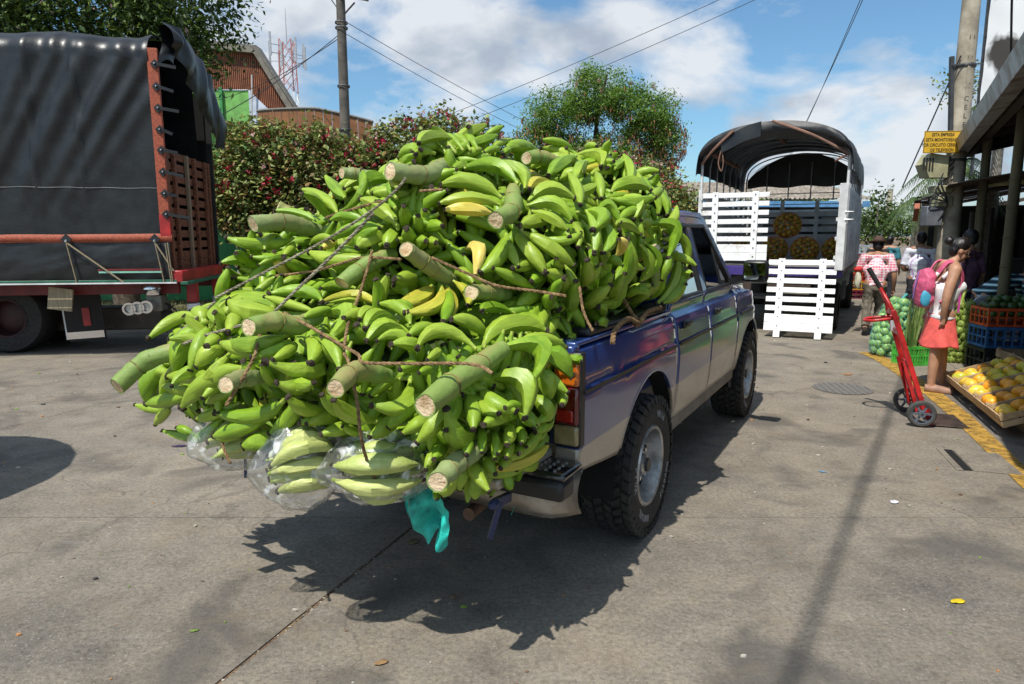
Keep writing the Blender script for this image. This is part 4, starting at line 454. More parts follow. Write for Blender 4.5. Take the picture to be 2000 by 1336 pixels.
# palms
def palm(label, x, y, h, n, L_, seed, lean=0):
    t = thing('palm_tree', label, 'palm', (x, y, 0), group='palms above the stall roofs'); r = random.Random(seed)
    b = B(); b.tube([(0, 0, 0), (lean * .4, 0, h * .5), (lean, 0, h)], [.16, .12, .10], 9, wob=.1).obj('trunk', PBARK, t, smooth=50)
    fr = None
    for i in range(n):
        a = 6.283 * i / n + r.uniform(-.2, .2); up = r.uniform(-.1, .9); b = B(); sp = []
        for k in range(9):
            u = k / 8; sp.append(Vector((lean + math.cos(a) * L_ * u * math.cos(up * .6), math.sin(a) * L_ * u * math.cos(up * .6), h + L_ * (up * u - 1.05 * u * u))))
        b.tube(sp, [.018 * (1 - k / 10) for k in range(9)], 4)
        for k in range(1, 28):
            u = k / 28; f = u * 8; i0 = int(f); p = sp[i0].lerp(sp[min(i0 + 1, 8)], f - i0); d = (sp[min(i0 + 1, 8)] - sp[i0]).normalized(); side = d.cross(Vector((0, 0, 1))).normalized()
            for sg in (-1, 1):
                e = p + (side * sg * .7 + d * .5 + Vector((0, 0, -.45 - r.random() * .3))) * L_ * .32 * math.sin(u * 2.8 + .25); b.quad(p - d * .02, p + d * .02, e)
        b.obj('frond', L_PA, t, fix=False)
L_PA = leaf_mat('palm_leaf', (.04, .09, .02), (.13, .20, .05))
palm('palm behind the yellow sign and concrete pole', 10.75, 17.0, 3.2, 13, 1.35, 51)
palm('palm rising just above the gutter of the stall roof', 11.0, 15.9, 4.5, 11, 1.0, 52)
palm('small far palm over the low roofs', 13.45, 23, 2.85, 12, 1.1, 53)
t = tree('airy pale treetop beside the torn banner', 11.6, 18, [(-.25, 0, 5.6, .5, .3, .15), (-.6, 0, 5.35, .18, .2, .28), (.2, 0, 5.45, .25, .3, .35)], 500, .1, [L_YE, L_LT], [1, 1], 55, ((0, 0, 0), (-.1, 0, 5.5), .05, []), group=None)
# ================================================================ green building
GRN = mat('green_plaster', (.17, .42, .10), .8, scale=3, bump=.15); GRD = mat('green_dark_plaster', (.05, .28, .08), .8, scale=3)
BRN = mat('brown_sheet', (.24, .082, .036), .6, scale=2, var=.15); FAS = mat('grey_fascia', (.20, .18, .145), .8, scale=4); WHS = mat('pale_sheet', (.55, .60, .70), .5, scale=2); ROOFM = mat('roof_edge', (.17, .16, .14), .8)
t = thing('green_building', 'green building with a brown ribbed gable behind the shrubs', 'building', (-11.5, 30, 0))
B().box((-1.3, 3, 3.85), (3.4, 6, 7.7)).obj('wall', GRN, t)
def ribbed(poly_fn, u0, u1, n, m, par, name, depth=.05):
    b = B()
    for i in range(n):
        ua, ub = lerp(u0, u1, i / n), lerp(u0, u1, (i + 1) / n); um, uq = lerp(ua, ub, .55), lerp(ua, ub, .78)
        for a, c, y0, y1 in ((ua, um, 0, 0), (um, uq, 0, depth), (uq, ub, depth, 0)):
            za, zb = poly_fn(a), poly_fn(c); b.quad((a, -.06 + y0, za[0]), (c, -.06 + y1, zb[0]), (c, -.06 + y1, zb[1]), (a, -.06 + y0, za[1]))
    return b.obj(name, m, par)
# gable sheet: top edge falls from the ridge to the right
def gtop(x): return 9.55 + (x + 1.6) * -.10 if x < .85 else 9.30 - (x - .85) * 1.62
def gbot(x): return 7.72 if x < .45 else max(5.6, 7.72 - (x - .45) * 1.35)
ribbed(lambda x: (min(gbot(x), gtop(x) - .01), gtop(x)), -2.6, 2.62, 64, BRN, t, 'gable_sheet')
b = B(); b.prism([(-2.8, 9.72), (.85, 9.36), (3.05, 5.78), (2.78, 5.72), (.80, 9.12), (-2.8, 9.46)], -.34, .12).obj('fascia', FAS, t)
B().prism([(-2.8, 9.76), (.93, 9.42), (3.15, 5.78), (3.15, 5.72), (.85, 9.36), (-2.8, 9.72)], -.34, .3).obj('roof', ROOFM, t)
B().prism([(.42, 7.7), (.42, 6.2), (1.95, 6.2)], -.10, 0).obj('awning_panel', WHS, t)
B().box((-.75, -.08, 6.5), (.12, .1, 2.6)).obj('downpipe', GRD, t); B().box((.62, -.3, 7.2), (.05, .05, 2.1), ry=.06).obj('mast', mat('galvanised', (.5, .5, .48), .5, .4), t)
B().box((-.9, -.4, 6.35), (1.3, .7, .12), ry=.1).obj('canopy', mat('rust_panel', (.16, .11, .08), .8), t)
B().prism([(.42, 6.28), (4.4, 5.78), (4.4, 5.70), (.42, 5.95)], -.6, .1).obj('lower_roof', ROOFM, t)
B().box((1.4, 2, 2.9), (3.6, 3, 5.8)).obj('wall', GRN, t)
# brown curved panel wall
t = thing('curved_wall', 'curved wall of vertical brown metal panels behind the utility pole', 'wall', (-6.8, 26, 0))
BP = mat('brown_panel', (.26, .11, .042), .5, scale=1.5, var=.12)
for i in range(15):
    a0, a1 = lerp(-.85, .72, i / 15), lerp(-.85, .72, (i + .93) / 15); b = B(); Rr = 2.9
    p0 = Vector((math.sin(a0) * Rr, -math.cos(a0) * Rr * .5, 0)); p1 = Vector((math.sin(a1) * Rr, -math.cos(a1) * Rr * .5, 0)); h0 = 5.95 - max(0, a0) * .55; h1 = 5.95 - max(0, a1) * .55; nrm = Vector((0, -.05, 0))
    b.quad(p0 + nrm, p1 + nrm, p1 + nrm + Vector((0, 0, h1)), p0 + nrm + Vector((0, 0, h0))); b.quad(p0, p0 + nrm, p0 + nrm + Vector((0, 0, h0)), p0 + Vector((0, 0, h0))); b.quad(p1 + nrm, p1, p1 + Vector((0, 0, h1)), p1 + nrm + Vector((0, 0, h1)))
    b.obj('panel', BP, t, fix=False)
b = B(); pp = [Vector((math.sin(lerp(-.85, .72, i / 20)) * 2.92, -math.cos(lerp(-.85, .72, i / 20)) * 1.5, 5.99 - max(0, lerp(-.85, .72, i / 20)) * .55)) for i in range(21)]
b.tube(pp, .05, 6).obj('coping', ROOFM, t)
# low green wall under the shrubs
t = thing('garden_wall', 'bright green rendered wall behind the shrubs and motorbikes', 'wall', (-6, 16.6, 0))
B().box((0, 0, 1.0), (9, .2, 2.0)).obj('wall', mat('green_gloss', (.07, .36, .12), .6, scale=2), t); B().box((-.55, -.12, .95), (.13, .05, 1.9)).obj('stripe', mat('pale_green_stripe', (.4, .62, .45), .7), t)
# grey roofed shed seen between shrub and stake truck
t = thing('shed', 'low shed with a weathered grey corrugated roof left of the stake truck', 'shed', (6.3, 21, 0)); CR = mat('weathered_roof', (.33, .29, .24), .9, scale=5, bump=.3, col2=(.18, .15, .12))
b = B()
for i in range(46):
    x0, x1, x2 = -2.4 + i * .13, -2.4 + i * .13 + .065, -2.4 + (i + 1) * .13
    b.quad((x0, -2, 2.62), (x1, -2, 2.67), (x1, 1.6, 3.38), (x0, 1.6, 3.33)); b.quad((x1, -2, 2.67), (x2, -2, 2.62), (x2, 1.6, 3.33), (x1, 1.6, 3.38))
b.obj('roof', CR, t); B().box((.5, 0, 1.28), (5.4, 2.6, 2.5)).obj('wall', mat('shed_dark', (.07, .05, .04), .9), t)
B().box((.6, -1.98, 2.5), (5.8, .05, .16)).obj('fascia', mat('blue_fascia', (.12, .30, .55), .6), t)
# antenna tower
t = thing('antenna_tower', 'red and white lattice antenna tower behind the green building', 'antenna tower', (-28.2, 90, 0)); RED = mat('tower_red', (.42, .13, .11), .6); WHT = mat('tower_white', (.8, .8, .8), .6); GRY = mat('antenna_grey', (.35, .37, .4), .5)
def lat(z0, z1, m):
    b = B(); w0 = lambda z: lerp(1.35, .75, z / 25)
    for sx in (-1, 1):
        for sy in (-1, 1): b.bar((sx * w0(z0), sy * w0(z0), z0), (sx * w0(z1), sy * w0(z1), z1), .10, .10)
    n = max(1, int((z1 - z0) / 1.7))
    for i in range(n):
        za, zb = lerp(z0, z1, i / n), lerp(z0, z1, (i + 1) / n)
        for s in (-1, 1):
            b.bar((-w0(za), s * w0(za), za), (w0(zb), s * w0(zb), zb), .06, .06); b.bar((w0(za), s * w0(za), za), (-w0(zb), s * w0(zb), zb), .06, .06); b.bar((s * w0(za), -w0(za), za), (s * w0(zb), w0(zb), zb), .06, .06)
    b.obj('mast_section', m, t)
for z0, z1, m in ((0, 6, RED), (6, 12, WHT), (12, 16.5, RED), (16.5, 19.5, WHT), (19.5, 25.8, RED)): lat(z0, z1, m)
for a in range(8):
    an = a * .785; x, y = math.cos(an) * 2.2, math.sin(an) * 2.2; z = 23.6 + (a % 3) * .7
    B().box((x, y, z), (.22, .16, 2.8)).obj('antenna', GRY, t); b = B(); b.bar((x, y, z), (x * .3, y * .3, z), .07, .07); b.bar((x, y, z - 1), (x * .3, y * .3, z - 1), .07, .07); b.obj('bracket', GRY, t)
B().cyl((0, 0, 25.5), (0, 0, 29.5), .06, .03, 6).obj('rod', GRY, t)
# utility pole with crossarm, and wires
CP = mat('pole_concrete_dark', (.15, .13, .11), .9, scale=3, bump=.3, col2=(.09, .08, .07)); CPL = mat('pole_concrete', (.48, .42, .32), .9, scale=2.2, bump=.4, col2=(.28, .24, .18)); STL = mat('steel_dark', (.1, .1, .1), .5, .6); WIRE = mat('wire_black', (.02, .02, .022), .6); 
t = thing('utility_pole', 'slim dark concrete utility pole with a crossarm behind the shrubs', 'utility pole', (-5.2, 22, 0))
B().cyl((0, 0, 0), (0, 0, 9.2), .185, .13, 14).obj('pole', CP, t, smooth=40); b = B(); b.bar((-.9, 0, 9.05), (.9, -.3, 8.62), .09, .09); b.obj('crossarm', STL, t)
b = B(); b.bar((-.42, 0, 8.92), (-.02, 0, 8.35), .05, .03); b.bar((.45, -.1, 8.6), (.1, 0, 8.3), .05, .03); b.obj('brace', STL, t)
for z in (8.05, 7.9, 6.2, 4.9): B().lathe([(.19, z - .03), (.2, z), (.19, z + .03)], 12).obj('band', STL, t)
def wire(name, a, b_, sag, r, label, group=None):
    a, b_ = Vector(a), Vector(b_); pts = [a.lerp(b_, i / 14) - Vector((0, 0, sag * 4 * (i / 14) * (1 - i / 14))) for i in range(15)]
    return B().tube(pts, r, 5).obj(name, WIRE, None, smooth=60, label=label, cat='wire', group=group)
wire('wire', (-5.1, 22, 8.1), (9.5, 46, 5.6), .5, .010, 'upper wire running right from the utility pole over the load')
wire('wire', (-5.1, 22, 7.75), (9.5, 46, 5.0), .5, .010, 'lower wire running right from the utility pole over the load')
wire('wire', (-5.3, 22, 7.6), (-13, 30, 7.2), .3, .012, 'thin cable from the utility pole to the green gable')
wire('wire', (-5.3, 22, 7.7), (-8.3, 19, 4.6), .15, .012, 'thin cable dropping left from the utility pole')
wire('wire', (-16, 70, 10.0), (29, 48, 24), .8, .024, 'upper of two wires crossing the sky behind the pod tree')
wire('wire', (-16, 70, 8.8), (30, 48, 23.4), .9, .024, 'lower of two wires crossing the sky behind the pod tree')
# ================================================================ tarped lorry on the left
def tarp_mat(name, col, rough, bump, s=1.3, st=(1, .35, .35)):
    mt = mat(name, col, rough, var=.25, scale=3, coord='Object'); nt = mt.node_tree; N = nt.nodes.new; L = nt.links.new; b = nt.nodes['Principled BSDF']
    tc = N('ShaderNodeTexCoord'); n = N('ShaderNodeTexNoise'); n.inputs['Scale'].default_value = 34; n.inputs['Detail'].default_value = 4; L(tc.outputs['Object'], n.inputs['Vector'])
    bp = N('ShaderNodeBump'); bp.inputs['Strength'].default_value = bump; bp.inputs['Distance'].default_value = .006; L(n.outputs[0], bp.inputs['Height']); L(bp.outputs[0], b.inputs['Normal']); return mt
TARP = tarp_mat('black_tarpaulin', (.013, .0145, .016), .38, .35); TARP2 = tarp_mat('old_black_tarpaulin', (.022, .023, .025), .5, .4)
ORG = mat('orange_webbing', (.34, .075, .035), .7, scale=60, var=.2); REDP = mat('red_paint', (.42, .025, .025), .4, scale=4, var=.2); REDD = mat('dark_red_paint', (.16, .02, .02), .5, scale=4); GNP = mat('green_trim', (.02, .12, .07), .4); WOOD = mat('red_brown_wood', (.20, .07, .03), .75, scale=5, stretch=(1, 8, 8), bump=.3, var=.3)
CHR = mat('chrome', (.8, .8, .82), .12, 1, scale=3, var=.03); RUB = mat('black_rubber', (.022, .021, .02), .75, scale=40, bump=.3, var=.3); BLKP = mat('black_plastic', (.018, .018, .019), .45); WHP = mat('white_tape', (.7, .72, .72), .5); STRAP = mat('strap_tan', (.30, .24, .15), .8, scale=60)
t = thing('tarped_lorry', 'tall lorry under a black tarpaulin with orange webbing and an open slatted rear', 'lorry', (-4.60, 9.3, 0), R(188.5))
LT = t
rg = random.Random(9)
def fold(x, z):   # broad slanting folds of the side sheet
    f = 0
    for (x0, z0, s, w, a) in ((.15, 3.9, .62, .10, .035), (.45, 3.9, .60, .12, .04), (.9, 3.9, .50, .15, .045), (1.55, 3.95, .42, .14, .04), (2.2, 4.0, .5, .2, .05), (.3, 3.2, .7, .1, .02), (1.25, 3.9, .55, .09, .03)):
        d = (x - x0) - (z0 - z) * s; fade = max(0, min(1, (z - 1.7) / 1.4)) * (1 - max(0, min(1, (z - 3.95) * 4)))
        f += a * 1.9 * math.exp(-(d / w) ** 2) * fade
    for xs in (1.02, 1.58, 2.9, 4.4): f += .022 * math.exp(-((x - xs) / .03) ** 2) * (1 if z > 2.2 else .3)
    f += .012 * noise.noise(Vector((x * 2.2, z * .9, 3))) + .004 * noise.noise(Vector((x * 9, z * 7, 1)))
    return f
b = B()
def side(u, v):
    x = .11 + u * 6.4; 
    if v < .72: z = 1.66 + v / .72 * 2.30; y = fold(x, z)
    else:
        a = (v - .72) / .28 * math.pi * .5; hoop = .05 * max(math.exp(-((x - .12) / .12) ** 2), math.exp(-((x - 1.25) / .35) ** 2), math.exp(-((x - 3) / .3) ** 2)); sag = .03 * math.sin(x * 2.1)
        y = -.50 * (1 - math.cos(a)) + fold(x, 3.9) * math.cos(a); z = 3.96 + (.30 + hoop + sag * 0) * math.sin(a)
    return (x, y, z)
b.grid(side, 170, 60); b.grid(lambda u, v: (.11 + u * 6.4, -.50 - v * 1.3, 4.26 + .10 * math.sin(v * math.pi) + .05 * math.exp(-((u * 6.4 - 1.25) / .35) ** 2)), 30, 8)
b.grid(lambda u, v: (.11 + u * 6.4, -2.3 + .5 * math.sin(v * 1.57), 1.1 + 3.16 * v), 10, 10)
o = b.obj('tarpaulin', TARP, t, smooth=70)
b = B(); b.grid(lambda u, v: (.02 + u * 6.5, .012 + .018 * noise.noise(Vector((u * 12, v * 2, 5))) + .02 * math.sin(v * 3.14) + .012 * noise.noise(Vector((u * 30 + v * 4, v * 5, 9))), 1.065 + v * .505), 150, 14)
b.obj('side_skirt', TARP, t, smooth=70)
b = B(); b.grid(lambda u, v: (-.02 + u * 6.5, .02 + .022 * math.sin(v * math.pi) + .006 * noise.noise(Vector((u * 40, v, 0))), 1.565 + v * .11 - .02 * math.sin(u * 3) - .012 * noise.noise(Vector((u * 9, 0, 2)))), 80, 5); b.obj('webbing_band', ORG, t, smooth=60)
B().tube([(.12 + i * .08, fold(.12 + i * .08, 2.27) + .004, 2.27 + .004 * math.sin(i)) for i in range(79)], .004, 4).obj('seam', mat('pale_seam', (.16, .17, .17), .6), t)
B().box((.055, .015, 2.98), (.13, .05, 2.12)).obj('webbing_strip', ORG, t, bevel=.006); B().box((.055, .014, 1.78), (.135, .05, .30)).obj('red_strip', REDP, t, bevel=.006)
# lashing points on the corner strip and the band
for i, z in enumerate((3.84, 3.56, 3.29, 3.02, 2.76, 2.48, 2.2, 1.93)):
    b = B(); b.k = 0; b.box((.02, .05, z), (.085, .02, .085), ry=.785); b.cyl((.02, .05, z), (.02, .085, z), .02, .012, 8)
    e = Vector((-.12 - (i % 3) * .05 - (.1 if i in (0, 7) else 0), .02, z - .03 - (i % 2) * .02)); b.bar((.0, .06, z), e, .012, .04); b.k = 1; b.ball((.02, .088, z), .011, 6, 4)
    b.obj('lashing_hook', [BLKP, CHR], t)
for x in (.18, 1.27, 2.37, 3.45, 4.5):
    b = B(); b.k = 0; b.box((x, .085, 1.60), (.10, .02, .10), ry=.785); b.k = 1; b.ball((x, .10, 1.58), .02, 8, 5); b.obj('lashing_hook', [BLKP, CHR], t)
    b = B(); b.bar((x, .095, 1.56), (x - .07, .07, 1.03), .01, .022); b.obj('strap', STRAP, t)
for a, c in (((1.27, .10, 1.56), (.62, .075, 1.03)), ((.18, .10, 1.56), (-.02, .07, 1.18)), ((.02, .10, 1.56), (.0, .07, 1.03)), ((.05, .1, 1.55), (.02, .07, 1.03))):
    B().bar(a, c, .01, .018).obj('strap', STRAP, t)
# deck, rails, frame
b = B(); b.box((3.2, -1.15, 1.06), (6.5, 2.3, .10)).obj('deck', REDD, t)
B().box((3.2, .045, 1.045), (6.5, .035, .03)).obj('green_rail', GNP, t, bevel=.004); B().box((3.2, .075, 1.018), (6.5, .02, .018)).obj('white_rail', WHP, t)
B().box((.52, .062, 1.165), (.80, .012, .022)).obj('pale_stripe', mat('pale_green_paint', (.25, .55, .42), .5), t); B().box((.52, .055, 1.195), (.82, .02, .03)).obj('red_rail', REDD, t)
B().box((3.2, -.35, .92), (6.3, .10, .16)).obj('chassis_rail', REDD, t, bevel=.006); B().box((3.2, -1.9, .92), (6.3, .10, .16)).obj('chassis_rail', REDD, t, bevel=.006)
# rear end: deck lip, bumper frame, legs
B().box((-.06, -1.15, 1.10), (.14, 2.42, .16)).obj('rear_beam', REDP, t, bevel=.012); B().box((-.14, -1.15, 1.01), (.10, 2.42, .045)).obj('green_rail', GNP, t, bevel=.006)
for y in (-.55, -1.85):
    B().box((-.06, y, .87), (.13, .16, .34)).obj('underrun_leg', REDP, t, bevel=.012); B().box((-.06, y, .46), (.13, .165, .44)).obj('leg_white_tip', WHP, t, bevel=.006)
B().box((-.05, -1.2, .55), (.08, 1.5, .10)).obj('underrun_bar', mat('grey_bar', (.12, .12, .12), .5), t, bevel=.01)
# interior walls and hoops
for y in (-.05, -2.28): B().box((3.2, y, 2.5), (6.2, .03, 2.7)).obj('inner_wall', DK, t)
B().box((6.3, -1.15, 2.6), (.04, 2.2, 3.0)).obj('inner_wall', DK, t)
# slatted wooden rear gate
for i in range(9):
    z = 1.52 + i * .155; B().box((.10, -1.17, z), (.03, 2.16, .105), rz=rg.uniform(-.004, .004)).obj('slat', WOOD, t, bevel=.004)
for z in (1.22, 1.36): B().box((.10, -1.17, z), (.03, 2.16, .135)).obj('slat', WOOD, t, bevel=.004)
WOOD2 = mat('grey_brown_wood', (.27, .19, .12), .8, scale=5, stretch=(8, 8, 1), bump=.3)
for y, m in ((-.20, WOOD), (-.52, WOOD), (-1.08, WOOD2), (-1.45, WOOD), (-2.0, WOOD), (-2.18, WOOD)): B().box((.06, y, 1.98), (.045, .085, 1.66)).obj('upright', m, t, bevel=.005)
B().box((.06, -2.32, 2.7), (.10, .07, 3.1)).obj('corner_post', BLKP, t); B().box((.08, -.03, 2.6), (.09, .05, 2.9)).obj('corner_post', BLKP, t)
# bunched flap across the open rear
b = B()
def flap(u, v):
    s = u; y = -.02 - s * 2.42; top = 4.38 - .02 * s + .05 * math.sin(s * 9) - .55 * s * s; drop = .42 + .72 * s ** 1.1 - .35 * max(0, .35 - s)
    if s > .82: drop -= (s - .82) * 2.0
    z = top - v * drop; x = -.06 - .11 * math.sin(v * 2.6) - .09 * noise.noise(Vector((s * 9, v * 1.5, 4))) - .05 * abs(math.sin(s * 17 + v * 1.3)) * (.4 + v) - .12 * (1 - v) * math.sin(s * 3.1)
    return (x, y, z)
b.grid(flap, 80, 26); b.obj('rear_flap', TARP, t, smooth=75)
b = B(); b.grid(lambda u, v: (-.02 - .10 * math.sin(u * 3.14), -.05 - .5 * u - .1 * math.sin(v * 5), 4.33 - v * (.5 - .2 * u) + .05 * math.sin(u * 7)), 16, 12); b.obj('rear_flap', TARP, t, smooth=75)
# wheels (mostly in the dark), mudflap, lamps, exhaust cluster
RIMD = mat('dark_rim', (.05, .015, .015), .6)
def dark_wheel(par, x, y, r, w, name='wheel'):
    b = B(); b.lathe([(r * .5, -w / 2), (r * .93, -w / 2), (r, -w * .38), (r, w * .38), (r * .93, w / 2), (r * .5, w / 2)], 30, (x, y, r), 'y'); o = b.obj(name, RUB, par, smooth=40)
    b = B(); b.lathe([(0, w * .2), (r * .3, w * .2), (r * .45, w * .1), (r * .52, w * .5), (r * .55, w * .52)], 24, (x, y, r), 'y'); b.obj('rim', RIMD, o, smooth=40); return o
for x in (2.45, 3.75):
    for y in (-.80, -1.85): dark_wheel(t, x, y, .5, .48)
b = B(); b.box((1.45, -.62, .52), (.5, .015, .74), ry=.06); b.obj('mudflap', mat('mudflap', (.018, .015, .015), .8, scale=4), t); b = B(); b.box((1.45, -.605, .24), (.50, .006, .10), ry=.06); b.obj('mudflap_trim', CHR, t); B().box((1.72, -.61, .52), (.02, .01, .7), ry=.06).obj('mudflap_edge', WHP, t)
b = B(); b.box((1.42, -.605, .5), (.1, .006, .26), ry=.06); b.obj('red_decal', REDP, t)
for x in (.35, 2.95):
    b = B(); b.lathe([(0, .10), (.10, .095), (.13, .05), (.13, .02), (.10, 0), (.09, -.06), (0, -.07)], 20, (x, -.16, .90)); b.obj('beacon_lamp', CHR, t, smooth=50)
TAN = mat('tan_board', (.33, .27, .17), .8, scale=5, stretch=(8, 1, 1)); b = B(); b.box((1.5 - .0, .0, .80), (.30, .03, .30), ry=-.15); o = b.obj('hanging_board', TAN, t); o.location = (-.0, -.1, .0)
for i in range(3):
    b = B(); b.cyl((.62 - i * .11, -.35, .66 + i * .012), (.62 - i * .11, -.05, .66 + i * .012), .085, .085, 16); b.obj('exhaust_can', mat('satin_steel', (.45, .44, .42), .35, .8), t, smooth=40)
    B().lathe([(.06, 0), (.088, .0), (.088, .02), (.06, .02)], 16, (.62 - i * .11, -.04, .66 + i * .012), 'y').obj('exhaust_ring', CHR, t, smooth=40)
b = B(); b.box((.35, -.3, .72), (.20, .25, .22)).obj('steel_box', mat('oily_steel', (.2, .19, .16), .5, .5, scale=10), t, bevel=.01)
b = B()
for i in range(7): b.tube([(.25 + rg.uniform(-.15, .15), -.3, .7 + rg.uniform(-.1, .05)), (.15 + rg.uniform(-.1, .1), -.3, .58), (.3, -.3, .5 + rg.uniform(0, .1))], .015, 6)
b.obj('hose', BLKP, t, smooth=50, kind='stuff')
B().box((1.35, -1.4, .40), (1.5, .5, .34)).obj('tool_box', mat('scuffed_steel_box', (.12, .10, .08), .6, .3, scale=6), t, bevel=.02)
# cab, beyond the frame
b = B(); b.box((7.5, -1.15, 1.65), (1.7, 2.2, 2.1)).obj('cab', REDP, t, bevel=.1); B().box((8.36, -1.15, 2.0), (.03, 1.9, .8)).obj('windscreen', BLKP, t)
dark_wheel(t, 7.4, -.2, .5, .3); dark_wheel(t, 7.4, -2.1, .5, .3)
# ================================================================ white stake truck
t = thing('stake_truck', 'white stake-bed truck with an arched black canopy and open slatted gates', 'truck', (5.30, 11.0, 0), RZ)
WT = mat('white_painted_wood', (.88, .88, .87), .55, scale=5, bump=.3, col2=(.66, .63, .58), ctr=(.30, .46)); WTO = mat('worn_white_paint', (.66, .66, .65), .6, scale=4, bump=.2, var=.12); BOLT = mat('bolt_steel', (.3, .3, .3), .4, .7); PUR = mat('indigo_paint', (.05, .03, .18), .35); RODM = mat('grey_rod', (.30, .31, .33), .5, .3); RPB = mat('brown_rope', (.24, .13, .09), .85)
# local: x forward, y from 0 (right side) to +2.3 (left side)
WB, WL = 2.3, 4.05
B().box((WL / 2, WB / 2, 1.08), (WL, WB, .10)).obj('bed_floor', mat('bed_boards', (.22, .20, .18), .8, scale=6, stretch=(1, 8, 8)), t)
B().box((-.03, WB / 2, 1.06), (.08, WB + .04, .16)).obj('rear_beam', PUR, t, bevel=.01)
for y in (.35, WB - .35): B().box((WL / 2 + .8, y, .88), (WL + 1.6, .08, .18)).obj('chassis_rail', BLKP, t)
def planks(nm, n, z0, dz, h, x0, x1, y, m=WT, ax='x'):
    for i in range(n):
        z = z0 + i * dz; c, d = (((x0 + x1) / 2, y, z), (abs(x1 - x0), .028, h)) if ax == 'x' else ((y, (x0 + x1) / 2, z), (.028, abs(x1 - x0), h))
        B().box(c, d, rx=rg.uniform(-.01, .01)).obj(nm, m, t, bevel=.004)
# right side wall: seen very obliquely
planks('slat', 8, 1.22, .155, .13, 0, WL, .02, WTO)
for i in range(9): B().box((.05 + i * .57, -.02, 1.77), (.07, .04, 1.32)).obj('stake', WTO, t, bevel=.004)
planks('slat', 8, 1.22, .155, .10, 0, WL, WB - .02, WTO)
for i in range(9): B().box((.05 + i * .57, WB + .02, 1.77), (.07, .04, 1.32)).obj('stake', WTO, t, bevel=.004)
planks('slat', 4, 1.62, .165, .11, .05, WB - .05, WL, WTO, 'y'); B().box((WL, WB / 2, 1.36), (.03, WB - .1, .44)).obj('headboard', WTO, t)
for y in (.25, .8, 1.5, 2.05): B().box((WL - .04, y, 1.75), (.04, .08, 1.3)).obj('stake', WTO, t)
# canopy posts and bows
def arch(x, k, sag=0):
    out = []
    for i in range(25):
        a = math.pi * i / 24; out.append(Vector((x, WB / 2 + math.cos(a) * -(WB / 2 + .02 + k), 2.86 + sag + (.56 + k) * math.sin(a) ** .8)))
    return out
for i in range(9):
    x = .03 + i * .58
    B().tube(arch(x, -.03), .014, 6).obj('bow', RODM, t, smooth=60)
    for y in (.0, WB): B().cyl((x, y, 1.1 if i in (0,) else 2.3), (x, y, 2.9), .024 if i == 0 else .014, None, 7).obj('canopy_post', WTO if i == 0 else RODM, t, smooth=60)
for y in (.5, .95, 1.4, 1.85): B().cyl((WL - .03, y, 2.4), (WL - .03, y, 3.2), .014, None, 6).obj('canopy_rod', RODM, t)
for z in (2.55, 2.42, 2.32): B().cyl((WL - .05, 0, z), (WL - .05, WB, z), .010, None, 5).obj('cross_wire', RODM, t)
BEAM = mat('brown_batten', (.16, .08, .05), .8)
B().bar((.15, 1.2, 3.38), (1.6, 1.2, 3.34), .07, .04).obj('batten', BEAM, t); B().bar((.1, 2.12, 3.02), (2.2, 2.12, 2.98), .09, .04).obj('batten', BEAM, t)
b = B()
def can(u, v):
    x = -.16 + u * (WL + .25); a = math.pi * v; k = .04 + .028 * noise.noise(Vector((x * 2.4, v * 6, 2))) + .02 * abs(math.sin(x * 5.4)) - .02
    rr = WB / 2 + .03 + k; y = WB / 2 - math.cos(a) * rr; z = 2.86 + (.57 + k) * max(0, math.sin(a)) ** .8
    sg = min(v, 1 - v)
    if sg < .07: z -= (.07 - sg) * 2.2 * (1 + .6 * u) + .02 * noise.noise(Vector((x * 4, v * 9, 1)))
    if u < .001: z -= .05
    return (x, y, z)
b.grid(can, 60, 60); o = b.obj('canopy', TARP2, t, smooth=75)
b = B()       # front edge of the sheet folded down at the rear opening, gathered into swags
def val(u, v):
    a = math.pi * (.04 + u * .92); k = .05; y = WB / 2 - math.cos(a) * (WB / 2 + .04); z = 2.86 + .62 * max(0, math.sin(a)) ** .8
    dr = (.26 * math.sin(math.pi * u) ** .6 + .03 * abs(math.sin(u * 12.5))) * v; x = -.16 - .05 * math.sin(v * 3.14) - .04 * noise.noise(Vector((u * 14, v * 4, 7))) * v + .08 * v - .035 * abs(math.sin(u * 12.5)) * math.sin(v * 3.1)
    return (x, y, z - dr)
b.grid(val, 80, 10); b.obj('canopy_valance', TARP2, t, smooth=75)
b = B(); b.grid(lambda u, v: (-.21 + .01 * math.sin(u * 9) - .02 * v, 1.32 + u * .62, 3.48 - .20 * u - v * .24 + .02 * math.sin(u * 5)), 12, 4); b.obj('canopy_patch', TARP, t, smooth=75)
b = B(); b.grid(lambda u, v: (WL + .04, .02 + u * (WB - .04), 2.86 + .55 * max(0, math.sin(math.pi * u)) ** .8 * v - .16 * (1 - v) + .02 * math.sin(u * 17) * (1 - v)), 30, 6); b.obj('canopy_end', TARP2, t, smooth=75)
for a, c, d in (((-.24, 1.15, 3.47), (-.22, .55, 3.22), (-.05, .02, 2.92)), ((-.24, 1.75, 3.36), (-.22, 2.02, 3.12), (-.04, 2.3, 2.86))): B().tube(catmull([a, c, d], 6), .022, 6).obj('tie_rope', RPB, t, smooth=60)
B().tube(catmull([(-.18, 1.95, 3.05), (-.2, 1.98, 2.85), (-.18, 1.93, 2.72), (-.2, 1.9, 2.85), (-.18, 1.93, 3.05)], 5), .010, 5).obj('tie_rope', RPB, t, smooth=60); B().tube(catmull([(-.05, .02, 2.9), (-.12, .12, 2.86), (-.1, .2, 2.80), (-.08, .06, 2.88)], 5), .010, 5).obj('tie_rope', RPB, t, smooth=60)
